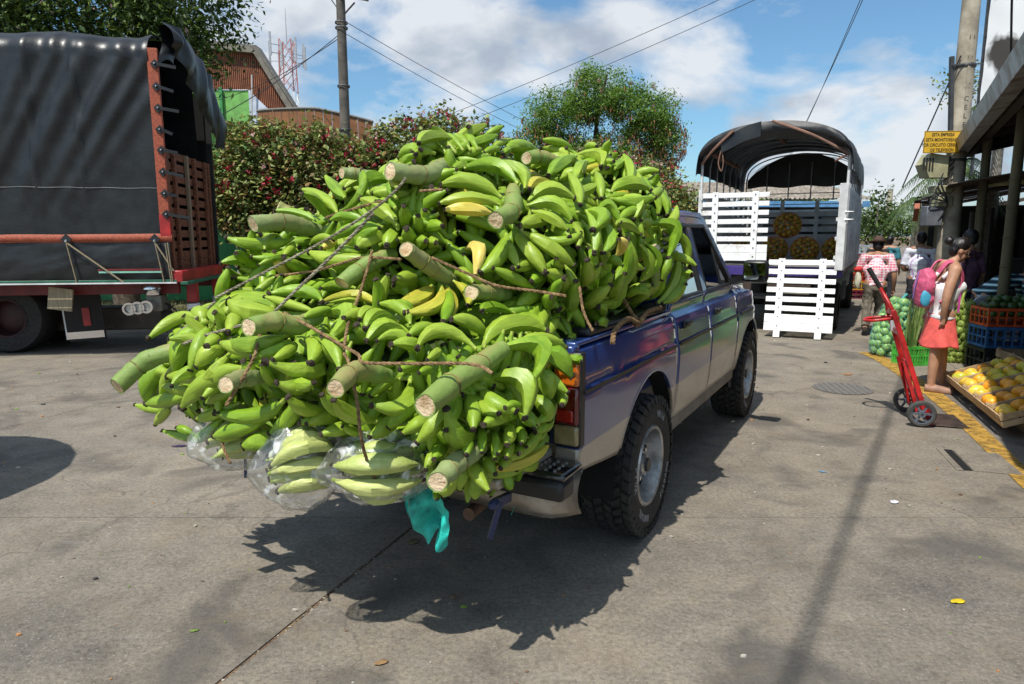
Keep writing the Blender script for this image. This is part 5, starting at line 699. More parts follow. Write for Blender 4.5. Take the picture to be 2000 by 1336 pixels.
# left rear gate, standing closed
def build_gate(parent, loc, rot, w=1.06, h=1.24, feet=.0, ntop=6, solid=2):
    g = link('gate', None, parent); g.location = loc; g.rotation_euler = rot
    dz = (h - .30) / ntop
    for i in range(ntop): B().box((0, 0, .30 + dz * (i + .62)), (.028, w, dz * .56), rx=rg.uniform(-.008, .008)).obj('slat', WT, g, bevel=.004)
    for i in range(solid): B().box((0, 0, .02 + (i + .5) * .14), (.028, w, .136)).obj('slat', WT, g, bevel=.004)
    for y in (-w * .30, w * .30):
        B().box((-.028, y, h / 2 - feet / 2 + .0), (.028, .10, h + feet)).obj('upright', WT, g, bevel=.004)
        bb = B()
        for i in range(ntop + 2): bb.cyl((-.042, y, .1 + i * (h - .15) / (ntop + 1)), (-.052, y, .1 + i * (h - .15) / (ntop + 1)), .012, None, 6)
        bb.obj('bolts', BOLT, g, kind='stuff')
    return g
build_gate(t, (-.04, 1.70, 1.20), (0, 0, 0), 1.10, 1.18)
build_gate(t, (-.42, .56, .09), (0, R(15), R(3)), 1.03, 1.22, .09, 6, 2)
# rear corner post with folded gate boards (right) and hinges
for i in range(4): B().box((-.03 - i * .034, .02 + i * .006, 1.78), (.026, .12, 1.36)).obj('folded_board', WTO, t, bevel=.004)
for z in (1.3, 1.6, 1.9, 2.2, 2.4): B().box((-.1, .10, z), (.06, .05, .06)).obj('hinge', WTO, t, bevel=.006)
B().tube([(-.16, .0, 2.02), (-.16, -.12, 2.02), (.02, -.12, 2.02)], .009, 6).obj('latch_rod', BOLT, t); B().tube([(-.16, .0, 1.9), (-.16, -.12, 1.9), (.02, -.12, 1.9)], .009, 6).obj('latch_rod', BOLT, t)
B().box((.2, WB / 2, .62), (.10, 1.9, .10)).obj('rear_bumper', BLKP, t, bevel=.01); B().box((.05, 1.75, .78), (.02, .45, .12)).obj('number_plate', mat('plate_white', (.6, .6, .5), .5), t, bevel=.004)
for x in (1.1,): 
    for y in (.3, WB - .3): dark_wheel(t, x, y, .42, .46)
dark_wheel(t, 5.3, .2, .42, .26); dark_wheel(t, 5.3, WB - .2, .42, .26)
b = B(); b.prism([(4.4, .55), (4.4, 2.12), (4.55, 2.22), (5.5, 2.18), (5.9, 1.6), (6.15, 1.35), (6.15, .55)], .12, WB - .12).obj('cab', mat('pale_cab_paint', (.34, .40, .38), .4), t, bevel=.05); B().box((4.385, WB / 2, 1.85), (.02, 1.6, .42)).obj('rear_window', mat('dark_glass', (.02, .03, .035), .08), t)
B().box((.6, -.02, .75), (.5, .04, .3)).obj('side_guard', BLKP, t); 
# net sacks of fruit on the bed
NETO = mat('orange_net', (.45, .10, .03), .7, alpha=.55); FRG = mat('green_yellow_fruit', (.24, .34, .03), .6, col2=(.48, .20, .03), scale=9, rnd=.5)
def sack(label, pos, r, n=44, seed=0, fruit=FRG, net=NETO, fr=.045, asp=1.0, group='orange net sacks of fruit on the stake truck', name='net_sack', nm='fruit', cat='sack'):
    s = thing(name, label, cat, pos, 0, group); q = random.Random(seed); fm = B().ball((0, 0, 0), 1, 10, 7).mesh(nm, fruit, smooth=80)
    for i in range(n):
        z = 1 - 2 * (i + .5) / n; a = i * 2.39996; rr = math.sqrt(1 - z * z); k = r - fr * .95
        p = Vector((math.cos(a) * rr * k, math.sin(a) * rr * k, r * asp + z * k * asp)); f = fr * q.uniform(.9, 1.12)
        link(nm, fm, s, Matrix.Translation(p) @ Euler((q.random() * 6, q.random() * 6, 0)).to_matrix().to_4x4() @ Matrix.Diagonal((f, f, f * .94, 1)))
    return s
wt = t
def onbed(x, y, z=1.13):
    v = wt.matrix_world if False else None
    return Vector((5.30, 11.0, 0)) + HU * x - HV * y + Vector((0, 0, z))
for i, (x, y, z, lb) in enumerate(((2.3, .25, 1.13, 'rightmost orange net sack of fruit on the truck bed'), (2.2, .80, 1.13, 'orange net sack of fruit second from the right on the bed'), (2.2, 1.36, 1.13, 'orange net sack of fruit under the single upper sack'), (2.3, 1.92, 1.13, 'orange net sack of fruit partly behind the closed gate'), (2.35, 1.16, 1.60, 'topmost orange net sack of fruit on the truck bed'))):
    s = sack(lb, onbed(x, y, z), .27, 60, i, asp=.92)
    b = B()
    for k in range(9):
        a = k * .698; b.tube([(math.cos(a) * .272 * math.sin(h) * 1, math.sin(a) * .272 * math.sin(h), .248 + .25 * math.cos(h)) for h in [j * .3142 for j in range(11)]], .004, 4, cap=False)
    for k in range(1, 8):
        h = k * .39; b.tube([(math.cos(a * .4488) * .272 * math.sin(h), math.sin(a * .4488) * .272 * math.sin(h), .248 + .25 * math.cos(h)) for a in range(14)], .004, 4, closed=True)
    b.obj('net', mat('net_orange', (.75, .14, .04), .8), s, kind='stuff')
# ================================================================ market row on the right
E0 = Vector((5.06, 7.08, 0)); MK = Matrix.Translation(E0) @ Matrix.Rotation(RZ, 4, 'Z')
def mk(x, y, z=0): return MK @ Vector((x, y, z))     # x along the row, +y towards the road
GUT = mat('galvanised_gutter', (.42, .42, .41), .45, .5, scale=4, var=.3, bump=.1, col2=(.22, .15, .10), ctr=(.35, .55)); DWD = mat('dark_weathered_wood', (.055, .042, .03), .9, scale=6, stretch=(6, 6, 1), bump=.4); BAM = mat('bamboo_post', (.11, .095, .05), .8, scale=5, stretch=(1, 1, .3), bump=.3); ZINC = mat('rusty_zinc_sheet', (.13, .11, .09), .7, .3, scale=4, col2=(.06, .04, .03)); YPVC = mat('yellowed_pipe', (.42, .37, .16), .5, scale=5); DWALL = mat('dark_boards', (.028, .024, .02), .95, scale=4)  # DWALL is an even near-black for stall walls, boards and counters
t = thing('market_stall', 'dark open-fronted market stall under a long roof with a metal gutter', 'stall', E0, RZ); ST1 = t
X0, X1 = -4.6, 7.45
b = B()
for i in range(150):
    x0, x1, x2 = X0 + i * .0803, X0 + i * .0803 + .04, X0 + (i + 1) * .0803
    b.quad((x0, .05, 3.30), (x1, .05, 3.33), (x1, -5.2, 4.38), (x0, -5.2, 4.35)); b.quad((x1, .05, 3.33), (x2, .05, 3.30), (x2, -5.2, 4.35), (x1, -5.2, 4.38))
b.obj('roof_sheet', ZINC, t, fix=False)
prof = [(.02, 3.24), (.02, 3.08), (.15, 3.06), (.20, 3.22), (.225, 3.22), (.17, 3.035), (.0, 3.06), (.0, 3.24)]
for i in range(4):
    a, c = lerp(X0, X1, i / 4) + .006, lerp(X0, X1, (i + 1) / 4) - .006; B().prism(prof, a, c, 'yz').obj('gutter', GUT, t)
b = B(); b.box(((X0 + X1) / 2, .0, 3.26), (X1 - X0, .05, .10)); b.obj('fascia_board', mat('old_fascia', (.32, .30, .27), .8, scale=4, col2=(.14, .12, .10)), t)
for i in range(10):
    x = X0 + .3 + i * 1.3; B().bar((x, .2, 3.25), (x, -.9, 3.38), .03, .03).obj('gutter_bracket', ZINC, t); B().bar((x, -.02, 3.20), (x, -5.1, 4.24), .06, .12).obj('rafter', DWD, t)
for y, z in ((-.15, 3.20), (-2.6, 3.70), (-5.0, 4.18)): B().box(((X0 + X1) / 2, y, z), (X1 - X0, .10, .12)).obj('purlin', DWD, t)
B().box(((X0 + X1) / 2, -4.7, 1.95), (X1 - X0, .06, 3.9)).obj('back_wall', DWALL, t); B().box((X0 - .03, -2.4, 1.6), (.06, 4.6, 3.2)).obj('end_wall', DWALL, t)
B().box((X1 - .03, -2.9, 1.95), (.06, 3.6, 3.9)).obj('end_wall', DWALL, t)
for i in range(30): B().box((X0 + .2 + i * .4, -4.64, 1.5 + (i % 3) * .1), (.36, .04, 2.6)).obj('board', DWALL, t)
for x, y, r in ((2.2, -.30, .07), (4.9, -.2, .075), (.3, -.6, .07), (-2.6, -.4, .07), (4.6, -2.4, .06), (6.6, -2.6, .06), (2.0, -2.6, .06)):
    b = B(); b.tube([(x, y, z) for z in (0, .8, 1.6, 2.4, 3.22)], [r, r * .96, r * .94, r * .9, r * .88], 12, wob=.04)
    o = b.obj('bamboo_post', BAM, t, smooth=50)
    for z in (.45, .85, 1.25, 1.62, 2.0, 2.35): B().tube([(x + math.cos(a) * r * .98, y + math.sin(a) * r * .98, z) for a in [k * .5236 for k in range(12)]], .008, 5, closed=True).obj('node', BAM, o, smooth=60)
# lower inner roof, braces, pipe and hanging odds and ends
b = B()
for i in range(60):
    x0, x1, x2 = 4.2 + i * .055, 4.2 + i * .055 + .027, 4.2 + (i + 1) * .055
    b.quad((x0, .30, 2.44), (x1, .30, 2.46), (x1, -1.7, 2.78), (x0, -1.7, 2.76)); b.quad((x1, .30, 2.46), (x2, .30, 2.44), (x2, -1.7, 2.76), (x1, -1.7, 2.78))
b.obj('low_awning', ZINC, t, fix=False)
B().tube(catmull([(7.0, .10, 3.05), (6.98, .10, 2.72), (6.9, .02, 2.58), (6.7, -.2, 2.58), (6.2, -.7, 2.57), (4.0, -1.6, 2.56), (0, -2.8, 2.55)], 8), .055, 12).obj('drain_pipe', YPVC, t, smooth=60)
B().cyl((7.0, .10, 3.12), (7.0, .10, 2.95), .07, None, 12).obj('pipe_collar', ZINC, t, smooth=50)
rg = random.Random(21)
for i in range(9):
    a = Vector((rg.uniform(1, 7), rg.uniform(-2.5, -.2), rg.uniform(2.1, 2.75))); c = a + Vector((rg.uniform(-1.5, 1.5), rg.uniform(-1.6, -.3), rg.uniform(-.15, .25))); B().bar(a, c, .04, .05).obj('brace', DWD, t)
for i in range(5): B().box((1.2 + i * 1.25, -1.0 - (i % 2) * .8, .85), (.9, .5, 1.4 if i % 2 else .8)).obj('counter', DWALL, t)
# lower stalls running on down the street
for k, (xa, xb, ye, z, lb) in enumerate(((7.7, 12.6, .28, 2.42, 'first low stall past the concrete pole with a tattered black roof edge'), (12.8, 19.5, .10, 2.52, 'second low stall down the row with patched sheets on its roof'), (19.8, 34, .2, 2.35, 'farthest low stall of the row with a pale metal roof'))):
    s = thing('market_stall', lb, 'stall', mk(xa, .0), RZ, 'low stalls down the market row'); Ln = xb - xa
    for j in range(int(Ln / .8)):
        b = B(); q = rg.uniform(-.06, .08); x = j * .8; n = 6
        for i in range(n): xx = x + i * .14; b.quad((xx, ye + q, z + q * .5), (xx + .07, ye + q, z + .03 + q * .5), (xx + .07, -3.6, z + .75), (xx, -3.6, z + .72)); b.quad((xx + .07, ye + q, z + .03 + q * .5), (xx + .14, ye + q, z + q * .5), (xx + .14, -3.6, z + .72), (xx + .07, -3.6, z + .75))
        b.obj('roof_sheet', (ZINC, DWALL, GUT)[(j * 7 + k) % 3 if k < 2 else 2], s, fix=False)
    for j in range(int(Ln / 1.15) + 1):
        x = j * 1.15 + .1; B().tube([(x, ye - .3, 0), (x + rg.uniform(-.04, .04), ye - .3, 1.2), (x, ye - .3, z)], rg.uniform(.04, .065), 9).obj('bamboo_post', BAM, s, smooth=50)
        B().box((x + .55, ye - .75 - rg.uniform(0, .3), 1.1), (.5, .05, 2.2)).obj('board', (DWALL, DWD, mat('grey_board', (.12, .115, .10), .9, scale=5))[j % 3], s)
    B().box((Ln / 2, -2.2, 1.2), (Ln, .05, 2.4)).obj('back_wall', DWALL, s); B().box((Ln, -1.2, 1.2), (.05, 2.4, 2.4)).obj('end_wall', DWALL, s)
    for j in range(5): B().bar((rg.uniform(0, Ln), ye + .15, z + rg.uniform(-.05, .1)), (rg.uniform(0, Ln), ye - .1, z + rg.uniform(-.1, .15)), .03, .06).obj('loose_batten', DWD, s)
    if k == 0:
        for j in range(9): 
            x = .1 + j * .35; B().box((x, ye + .16 + rg.uniform(-.04, .1), z - .02 + rg.uniform(-.03, .05)), (.36, .28, .015), ry=rg.uniform(-.15, .15), rx=rg.uniform(-.3, .1)).obj('torn_sheet', (DWALL, GUT)[j % 4 == 2], s)
        B().box((1.3, .62, 2.15), (.75, .10, .12), ry=.35).obj('red_board', mat('red_sign_board', (.42, .13, .07), .7), s)
b = B(); 
# concrete pole with boxes and the yellow sign
t = thing('concrete_pole', 'thick pale concrete pole with lettered bands rising past the gutter end', 'utility pole', (7.60, 12.0, 0)); PL = t
B().cyl((0, 0, 0), (0, 0, 10), .18, .10, 20).obj('pole', CPL, t, smooth=40); 
GRV = mat('stencil_paint', (.10, .09, .07), .9)
B().box((-.02, -.146, 3.9), (.05, .012, 2.4)).obj('ridge', CPL, t, bevel=.004)
for i, ch in enumerate('ELECTRICARO'):
    me = text_mesh(ch, .11, .001); me.materials.append(GRV); link('letter', me, t, Matrix.Translation((-.02, -.154 + i * .0009, 3.45 + i * .14)) @ Matrix.Rotation(R(90), 4, 'X'))
for z in (4.45, 2.92): B().lathe([(.155, z - .03), (.162, z), (.155, z + .03)], 20).obj('band', STL, t); B().bar((-.28, -.1, z), (.2, -.16, z + .01), .02, .02).obj('bolt_arm', STL, t)
B().box((-.20, -.05, 3.75), (.06, .06, 1.7), ry=-.08).obj('conduit', STL, t)
CAM = mat('beige_box', (.42, .40, .24), .7, scale=5); GBX = mat('grey_meter_box', (.16, .17, .19), .4)
b = B(); b.prism([(-.12, -.20), (.18, -.20), (.18, .16), (-.12, .20), (-.22, .02)], -.14, .14, 'xz'); o = b.obj('floodlight', CAM, t); o.location = (-.42, -.05, 2.82)
for i in range(4): B().box((-.66 + i * .05, -.20, 2.84), (.025, .01, .2)).obj('fin', DWALL, t)
B().box((-.25, -.05, 2.43), (.26, .28, .12)).obj('small_box', CAM, t, bevel=.01); B().box((-.22, -.05, 2.22), (.24, .26, .16)).obj('small_box', CAM, t, bevel=.01); B().box((-.36, -.05, 1.98), (.28, .2, .34)).obj('meter_box', GBX, t, bevel=.015)
for i in range(5): B().tube(catmull([(-.1, -.12, 2.9 - i * .1), (-.35 - i * .04, -.2, 2.6 - i * .1), (-.2, -.2, 2.2), (-.3, -.15, 1.9)], 5), .01, 5).obj('cable', WIRE, t, smooth=60)
SGN = mat('yellow_sign', (.72, .42, .03), .5, scale=8, var=.05); INK = mat('sign_ink', (.05, .035, .015), .6)
s = thing('warning_sign', 'yellow sign with black lettering fixed across the concrete pole', 'sign', (7.16, 11.74, 3.19), R(-4)); B().box((.02, 0, 0), (.60, .012, .36)).obj('plate', SGN, s, bevel=.002)
b = B(); 
for c, d in (((.02, -.008, .172), (.58, .003, .006)), ((.02, -.008, -.172), (.58, .003, .006)), ((-.272, -.008, 0), (.006, .003, .34)), ((.312, -.008, 0), (.006, .003, .34))): b.box(c, d)
b.obj('sign_border', INK, s, kind='stuff')
for i, tx in enumerate(('ESTA EMPRESA', 'ESTA MONITOREADA', 'POR CIRCUITO CERRADO', 'DE TELEVISION')):
    me = text_mesh(tx, .066, .001); me.materials.append(INK); link('lettering', me, s, Matrix.Translation((.02, -.008, .095 - i * .083)) @ Matrix.Rotation(R(90), 4, 'X') @ Matrix.Diagonal((.84, 1.12, 1, 1)))
wire('wire', (7.0, 11.5, 9.5), (16, 45, 3.2), .9, .010, 'long cable falling from the pole head to the far street, upper'); wire('wire', (7.0, 11.6, 9.0), (15.6, 45, 3.0), .9, .010, 'long cable falling from the pole head to the far street, lower')
wire('wire', (7.45, 11.9, 4.6), (7.0, 12.5, 2.5), .0, .012, 'thin cable beside the concrete pole behind the yellow sign'); wire('wire', (7.75, 11.6, 8), (8.6, 11.0, 3.35), .35, .016, 'slack cable looping from the pole to the stall roof'); wire('wire', (7.8, 11.6, 8.2), (9.6, 13.6, 4.3), .8, .02, 'thick cable looping from the pole to the torn banner')
t = thing('far_pole', 'slender far concrete pole with a white cap over the low roofs', 'utility pole', (21.2, 39, 0)); B().cyl((0, 0, 0), (0, 0, 4.2), .2, .14, 10).obj('pole', CPL, t, smooth=50); B().cyl((0, 0, 4.2), (0, 0, 4.5), .17, None, 10).obj('cap', WHP, t)
# overhead service cables behind the viewer: their soft shadow crosses the yard
wire('wire', Vector((1.0, 2.31, 0)) - Vector((.314, .485, 0)) * 9.5 + Vector((-3.2, -5.0, 9.5)), Vector((5.25, 8.9, 0)) - Vector((.314, .485, 0)) * 9.0 + Vector((2.2, 3.4, 9.0)), .0, .024, 'thick bundled cable overhead, outside the picture')
# torn printed banner on a frame above the roof
BN = bpy.data.materials.new('torn_print'); BN.use_nodes = True
def bann():
    nt = BN.node_tree; N = nt.nodes.new; L = nt.links.new; b = nt.nodes['Principled BSDF']; b.inputs['Roughness'].default_value = .6; tc = N('ShaderNodeTexCoord')
    def bl(loc, sc, hard=6):
        mp = N('ShaderNodeMapping'); mp.vector_type = 'TEXTURE'; mp.inputs['Location'].default_value = loc; mp.inputs['Scale'].default_value = sc; L(tc.outputs['Object'], mp.inputs[0]); ln_ = N('ShaderNodeVectorMath'); ln_.operation = 'LENGTH'; L(mp.outputs[0], ln_.inputs[0])
        n = N('ShaderNodeTexNoise'); n.inputs['Scale'].default_value = 3; n.inputs['Detail'].default_value = 6; L(tc.outputs['Object'], n.inputs['Vector']); a = N('ShaderNodeMath'); a.operation = 'MULTIPLY_ADD'; L(n.outputs[0], a.inputs[0]); a.inputs[1].default_value = 1.1; L(ln_.outputs['Value'], a.inputs[2]); r = N('ShaderNodeMapRange'); L(a.outputs[0], r.inputs[0]); r.inputs[1].default_value = 1.35; r.inputs[2].default_value = 1.65; r.inputs[3].default_value = 1; r.inputs[4].default_value = 0; return r.outputs[0]
    c = None
    for col, args in (((.06, .05, .04), ((.55, 0, 1.0), (.55, 2, .42))), ((.05, .045, .03), ((1.5, 0, .9), (.6, 2, .35))), ((.30, .29, .24), ((.8, 0, 2.6), (1.6, 2, .45))), ((.55, .18, .28), ((1.35, 0, .62), (.35, 2, .12))), ((.6, .25, .36), ((.25, 0, -.15), (.28, 2, .15)))):
        m = N('ShaderNodeMix'); m.data_type = 'RGBA'; L(bl(*args), m.inputs[0]); m.inputs[7].default_value = (*col, 1)
        if c is None: m.inputs[6].default_value = (.88, .88, .87, 1)
        else: L(c, m.inputs[6])
        c = m.outputs[2]
    L(c, b.inputs['Base Color'])
bann()
t = thing('torn_banner', 'torn white printed banner with dark smudges above the gutter', 'banner', (10.42, 15.8, 4.6), R(8)); b = B(); b.grid(lambda u, v: (u * 3.2, .03 * noise.noise(Vector((u * 6, v * 6, 0))), -.75 + v * 3.9 + (.0 if v > .02 else .1 * math.sin(u * 20))), 30, 30); b.obj('print', BN, t, smooth=70)
for x in (.03, 1.6, 3.15): B().bar((x, .08, -1.6), (x, .08, 3.1), .05, .05).obj('frame_post', STL, t)
for z in (-.2, 1.4, 3.0): B().bar((.0, .06, z), (3.2, .06, z), .04, .04).obj('frame_bar', STL, t)
# ================================================================ produce and crates
def crate(label, loc, rz, size, m, cat='crate', group=None, name='plastic_crate', slots=5, tilt=None):
    w, d, h = size; t = thing(name, label, cat, loc, rz, group)
    if tilt: t.rotation_euler = (tilt[0], tilt[1], rz)
    B().box((0, 0, .008), (w - .01, d - .01, .012)).obj('bottom', m, t)
    for sx, sy, L_, ax in ((0, -1, w, 'x'), (0, 1, w, 'x'), (-1, 0, d, 'y'), (1, 0, d, 'y')):
        b = B(); th = .014
        def bx(u, z, lu, lz, tt=th):
            c = (u, sy * (d / 2 - th / 2), z) if ax == 'x' else (sx * (w / 2 - th / 2), u, z); b.box(c, (lu, tt, lz) if ax == 'x' else (tt, lu, lz))
        bx(0, h * .06, L_, h * .12); bx(0, h - h * .07, L_, h * .14, th * 1.8); bx(0, h * .5, L_, h * .07)
        n = max(2, int(slots * L_ / w) + 1)
        for i in range(n + 1): bx(-L_ / 2 + .012 + i * (L_ - .024) / n, h / 2, .014 if 0 < i < n else .026, h * .98, th * 1.2)
        b.obj('side', m, t, kind='stuff')
    return t
PL_ = lambda n, c: mat(n, c, .45, scale=8, var=.15)
STK_ = [('maroon plastic crate at the bottom of the far crate stack', (.16, .015, .04)), ('yellow plastic crate, second from the bottom of the far stack', (.55, .28, .02)), ('orange-red plastic crate in the far stack above the yellow one', (.55, .06, .02)), ('green plastic crate in the far stack above the orange-red one', (.02, .16, .07)), ('dark red plastic crate in the far stack under the grey one', (.20, .02, .03)), ('grey plastic crate on top of the far crate stack', (.33, .38, .45))]
cm_ = [PL_('crate_' + l.split()[0].replace('-', '_'), c) for l, c in STK_]
for i, (l, c) in enumerate(STK_): crate(l, (9.0 + (.12 if i > 2 else 0), 18.2, i * .235), R(-12), (.74 if i < 3 else .98, .5, .225), cm_[i], group='crates stacked beyond the stake truck')
crate('lower crimson crate of the half-hidden stack behind the far crates', (9.6, 19.4, 0), R(-12), (.9, .5, .5), cm_[4]); crate('upper crimson crate of the half-hidden stack behind the far crates', (9.6, 19.4, .51), R(-12), (.9, .5, .5), cm_[4])
NETT = mat('teal_net', (.05, .32, .30), .6); NETY = mat('yellow_green_net', (.35, .42, .08), .6); LIME = mat('pale_green_fruit', (.30, .48, .16), .45, scale=4, col2=(.20, .38, .12), rnd=.35); LIM2 = mat('lime_fruit', (.22, .30, .05), .45, scale=4, rnd=.4)
def netbag(label, pos, r, h, fr, fruit, net, seed, tilt=(0, 0)):
    s = thing('net_bag', label, 'net bag', pos); s.rotation_euler = (tilt[0], tilt[1], 0); q = random.Random(seed); fm = B().ball((0, 0, 0), 1, 12, 8, .1).mesh('fruit', fruit, smooth=80)
    def rad(z): u = z / h; return r * (.80 + .35 * math.sin(min(1, u * 1.35) * 2.6)) * (1 if u < .85 else 1 - (u - .85) * 3.2)
    z = fr * .9; k = 0
    while z < h * .98:
        rr = max(.01, rad(z) - fr * .7); n = max(1, int(6.283 * rr / (fr * 1.75)))
        for j in range(n):
            a = 6.283 * (j + (k % 2) * .5) / n + q.uniform(-.1, .1); f = fr * q.uniform(.85, 1.12); link('fruit', fm, s, Matrix.Translation((math.cos(a) * rr + q.uniform(-.01, .01), math.sin(a) * rr, z + q.uniform(-.012, .012))) @ Euler((q.random() * 6, q.random() * 6, 0)).to_matrix().to_4x4() @ Matrix.Diagonal((f, f, f * 1.08, 1)))
        z += fr * 1.5; k += 1
    b = B()
    for sgn in (1, -1):
        for k in range(18):
            a0 = k * .349; b.tube([(math.cos(a0 + sgn * z_ * 3.2) * (rad(z_) + fr * .34), math.sin(a0 + sgn * z_ * 3.2) * (rad(z_) + fr * .34), z_) for z_ in [h * j / 12 for j in range(13)]], .0022, 3, cap=False)
    b.obj('net', net, s, kind='stuff'); B().tube(catmull([(0, 0, h * .95), (.02, 0, h * 1.05), (.06, .02, h * 1.12)], 5), .02, 7).obj('net_neck', net, s, smooth=60); return s
netbag('tall teal net bag of round pale green fruit on the concrete edge', (5.15, 9.35, 0), .18, .80, .060, LIME, NETT, 1, (0, .26)); netbag('yellowish net bag of limes standing behind the woman', (5.86, 8.85, 0), .165, .84, .052, LIM2, NETY, 2)
t = crate('bright green lattice crate full of long leaves', (5.23, 8.72, 0), R(12), (.42, .30, .25), PL_('bright_green_plastic', (.07, .42, .05)), slots=9)
LFL = leaf_mat('long_leaf', (.12, .22, .05), (.30, .38, .12)); lv = thing('leaf_bundle', 'bundle of long green leaves standing in the green crate', 'leaves', (5.25, 8.74, .03)); q = random.Random(3)
for k in range(46):
    x, y = q.uniform(-.16, .16), q.uniform(-.10, .10); top = Vector((x * 1.5 + q.uniform(-.03, .10), y * 1.4, q.uniform(.60, .86))); p = catmull([(x * .6, y * .6, .0), (x, y, .3), tuple(top)], 5); b = B(); a = q.uniform(0, 3.14); w = q.uniform(.012, .022)
    for j in range(len(p) - 1):
        w0, w1 = w * math.sin(.3 + 2.7 * j / len(p)), w * math.sin(.3 + 2.7 * (j + 1) / len(p)); u = Vector((math.cos(a), math.sin(a), 0)); n_ = Vector((-math.sin(a), math.cos(a), 0)) * .5; b.quad(p[j] - u * w0, p[j] + n_ * w0, p[j + 1] + n_ * w1, p[j + 1] - u * w1); b.quad(p[j] + n_ * w0, p[j] + u * w0, p[j + 1] + u * w1, p[j + 1] + n_ * w1)
    b.obj('leaf', LFL, lv, fix=False)
crate('dark lower crate holding up the blue one in the stall', (6.02, 8.25, 0), R(-8), (.60, .42, .30), PL_('black_plastic_crate', (.02, .018, .02)), group='crates stacked in the stall mouth'); crate('blue plastic crate in the middle of the stall stack', (6.02, 8.25, .31), R(-8), (.60, .42, .255), PL_('blue_plastic', (.03, .12, .30)), group='crates stacked in the stall mouth'); crate('orange plastic crate on top of the blue one', (6.02, 8.25, .57), R(-8), (.60, .42, .22), PL_('orange_plastic', (.55, .08, .02)), group='crates stacked in the stall mouth')
AVO = mat('avocado_skin', (.05, .10, .02), .4, scale=8, var=.3, rnd=.5); MAN = mat('mango_skin', (.80, .26, .015), .35, scale=3, col2=(.85, .40, .02), rnd=.3); MAG = mat('green_mango_skin', (.42, .50, .04), .35, scale=3, col2=(.70, .52, .05)); MAY = mat('yellow_mango_skin', (.85, .47, .035), .35, scale=3, col2=(.82, .58, .08), rnd=.2)
def heap(label, loc, rz, nx, ny, sx, sy, r, mats, cat, nm, group=None, lay=1, tilt=(0, 0), seed=0):
    t = thing(nm + '_heap' if lay > 1 else nm + 's', label, cat, loc, rz, group); t.rotation_euler = (tilt[0], tilt[1], rz); q = random.Random(seed); ms = [B().ball((0, 0, 0), (1.22, .95, .9), 14, 9, .08).mesh(nm, m, smooth=80) for m in mats]
    for l in range(lay):
        for i in range(nx - l):
            for j in range(ny - l):
                x = (i - (nx - l - 1) / 2) * sx + q.uniform(-.2, .2) * r; y = (j - (ny - l - 1) / 2) * sy + q.uniform(-.2, .2) * r; f = r * q.uniform(.88, 1.1); link(nm, q.choice(ms), t, Matrix.Translation((x, y, r * .9 + l * r * 1.35 + q.uniform(-.15, .35) * r)) @ Euler((q.uniform(-.5, .5), q.uniform(-.4, .4), q.random() * 6)).to_matrix().to_4x4() @ Matrix.Diagonal((f, f, f, 1)))
    return t
heap('heap of dark green avocados in the orange crate', (6.02, 8.25, .68), R(-8), 6, 4, .10, .105, .055, [AVO], 'avocados', 'avocado', lay=3, seed=4)
heap('spread of avocados behind the orange crate', (6.62, 8.35, .72), R(-8), 5, 4, .10, .105, .055, [AVO], 'avocados', 'avocado', lay=2, seed=5); crate('second orange crate at the picture edge under more avocados', (6.66, 8.3, .45), R(-8), (.60, .42, .26), PL_('orange_plastic', (.55, .08, .02))); 
crate('maroon crate on the ground behind the woman', (5.72, 9.3, 0), R(10), (.5, .34, .26), cm_[0])
PW = mat('pale_crate_wood', (.55, .40, .23), .75, scale=5, stretch=(7, 1, 1), bump=.3, var=.2, col2=(.38, .26, .14)); PW2 = mat('aged_crate_wood', (.30, .21, .12), .8, scale=5, stretch=(7, 1, 1), bump=.3, var=.2)
def wood_crate(label, loc, rz, w, d, h, m, n=2, tilt=(0, 0), group=None, name='wooden_tray', div=0):
    t = thing(name, label, 'crate', loc, rz, group); t.rotation_euler = (tilt[0], tilt[1], rz); q = random.Random(int(w * 100 + loc[1] * 50)); hh = h / n
    for i in range(n):
        for sx in (-1, 1): B().box((sx * w / 2, 0, hh * (i + .5)), (.012, d + .012, hh * .78), rz=q.uniform(-.01, .01)).obj('slat', m, t, bevel=.002)
        for sy in (-1, 1): B().box((0, sy * d / 2, hh * (i + .5) + q.uniform(-.003, .003)), (w - .014, .012, hh * .78), ry=q.uniform(-.01, .01)).obj('slat', m, t, bevel=.002)
    for sx in (-1, 1):
        for sy in (-1, 1): B().box((sx * (w / 2 - .02), sy * (d / 2 - .02), h / 2), (.028, .028, h * 1.04)).obj('corner_post', m, t, bevel=.002)
    for i in range(4): B().box((0, (i - 1.5) * d / 4, .006), (w - .02, d / 4 * .86, .01)).obj('floor_slat', m, t)
    for i in range(div): B().box((0, -d / 2 + (i + 1) * d / (div + 1), h * .5), (w - .02, .010, h * .8)).obj('divider', m, t)
    return t
wood_crate('brown slatted wooden crate on the ground at the stall edge', (5.98, 7.72, 0), R(-10), .56, .36, .34, PW2, 3, name='wooden_crate')
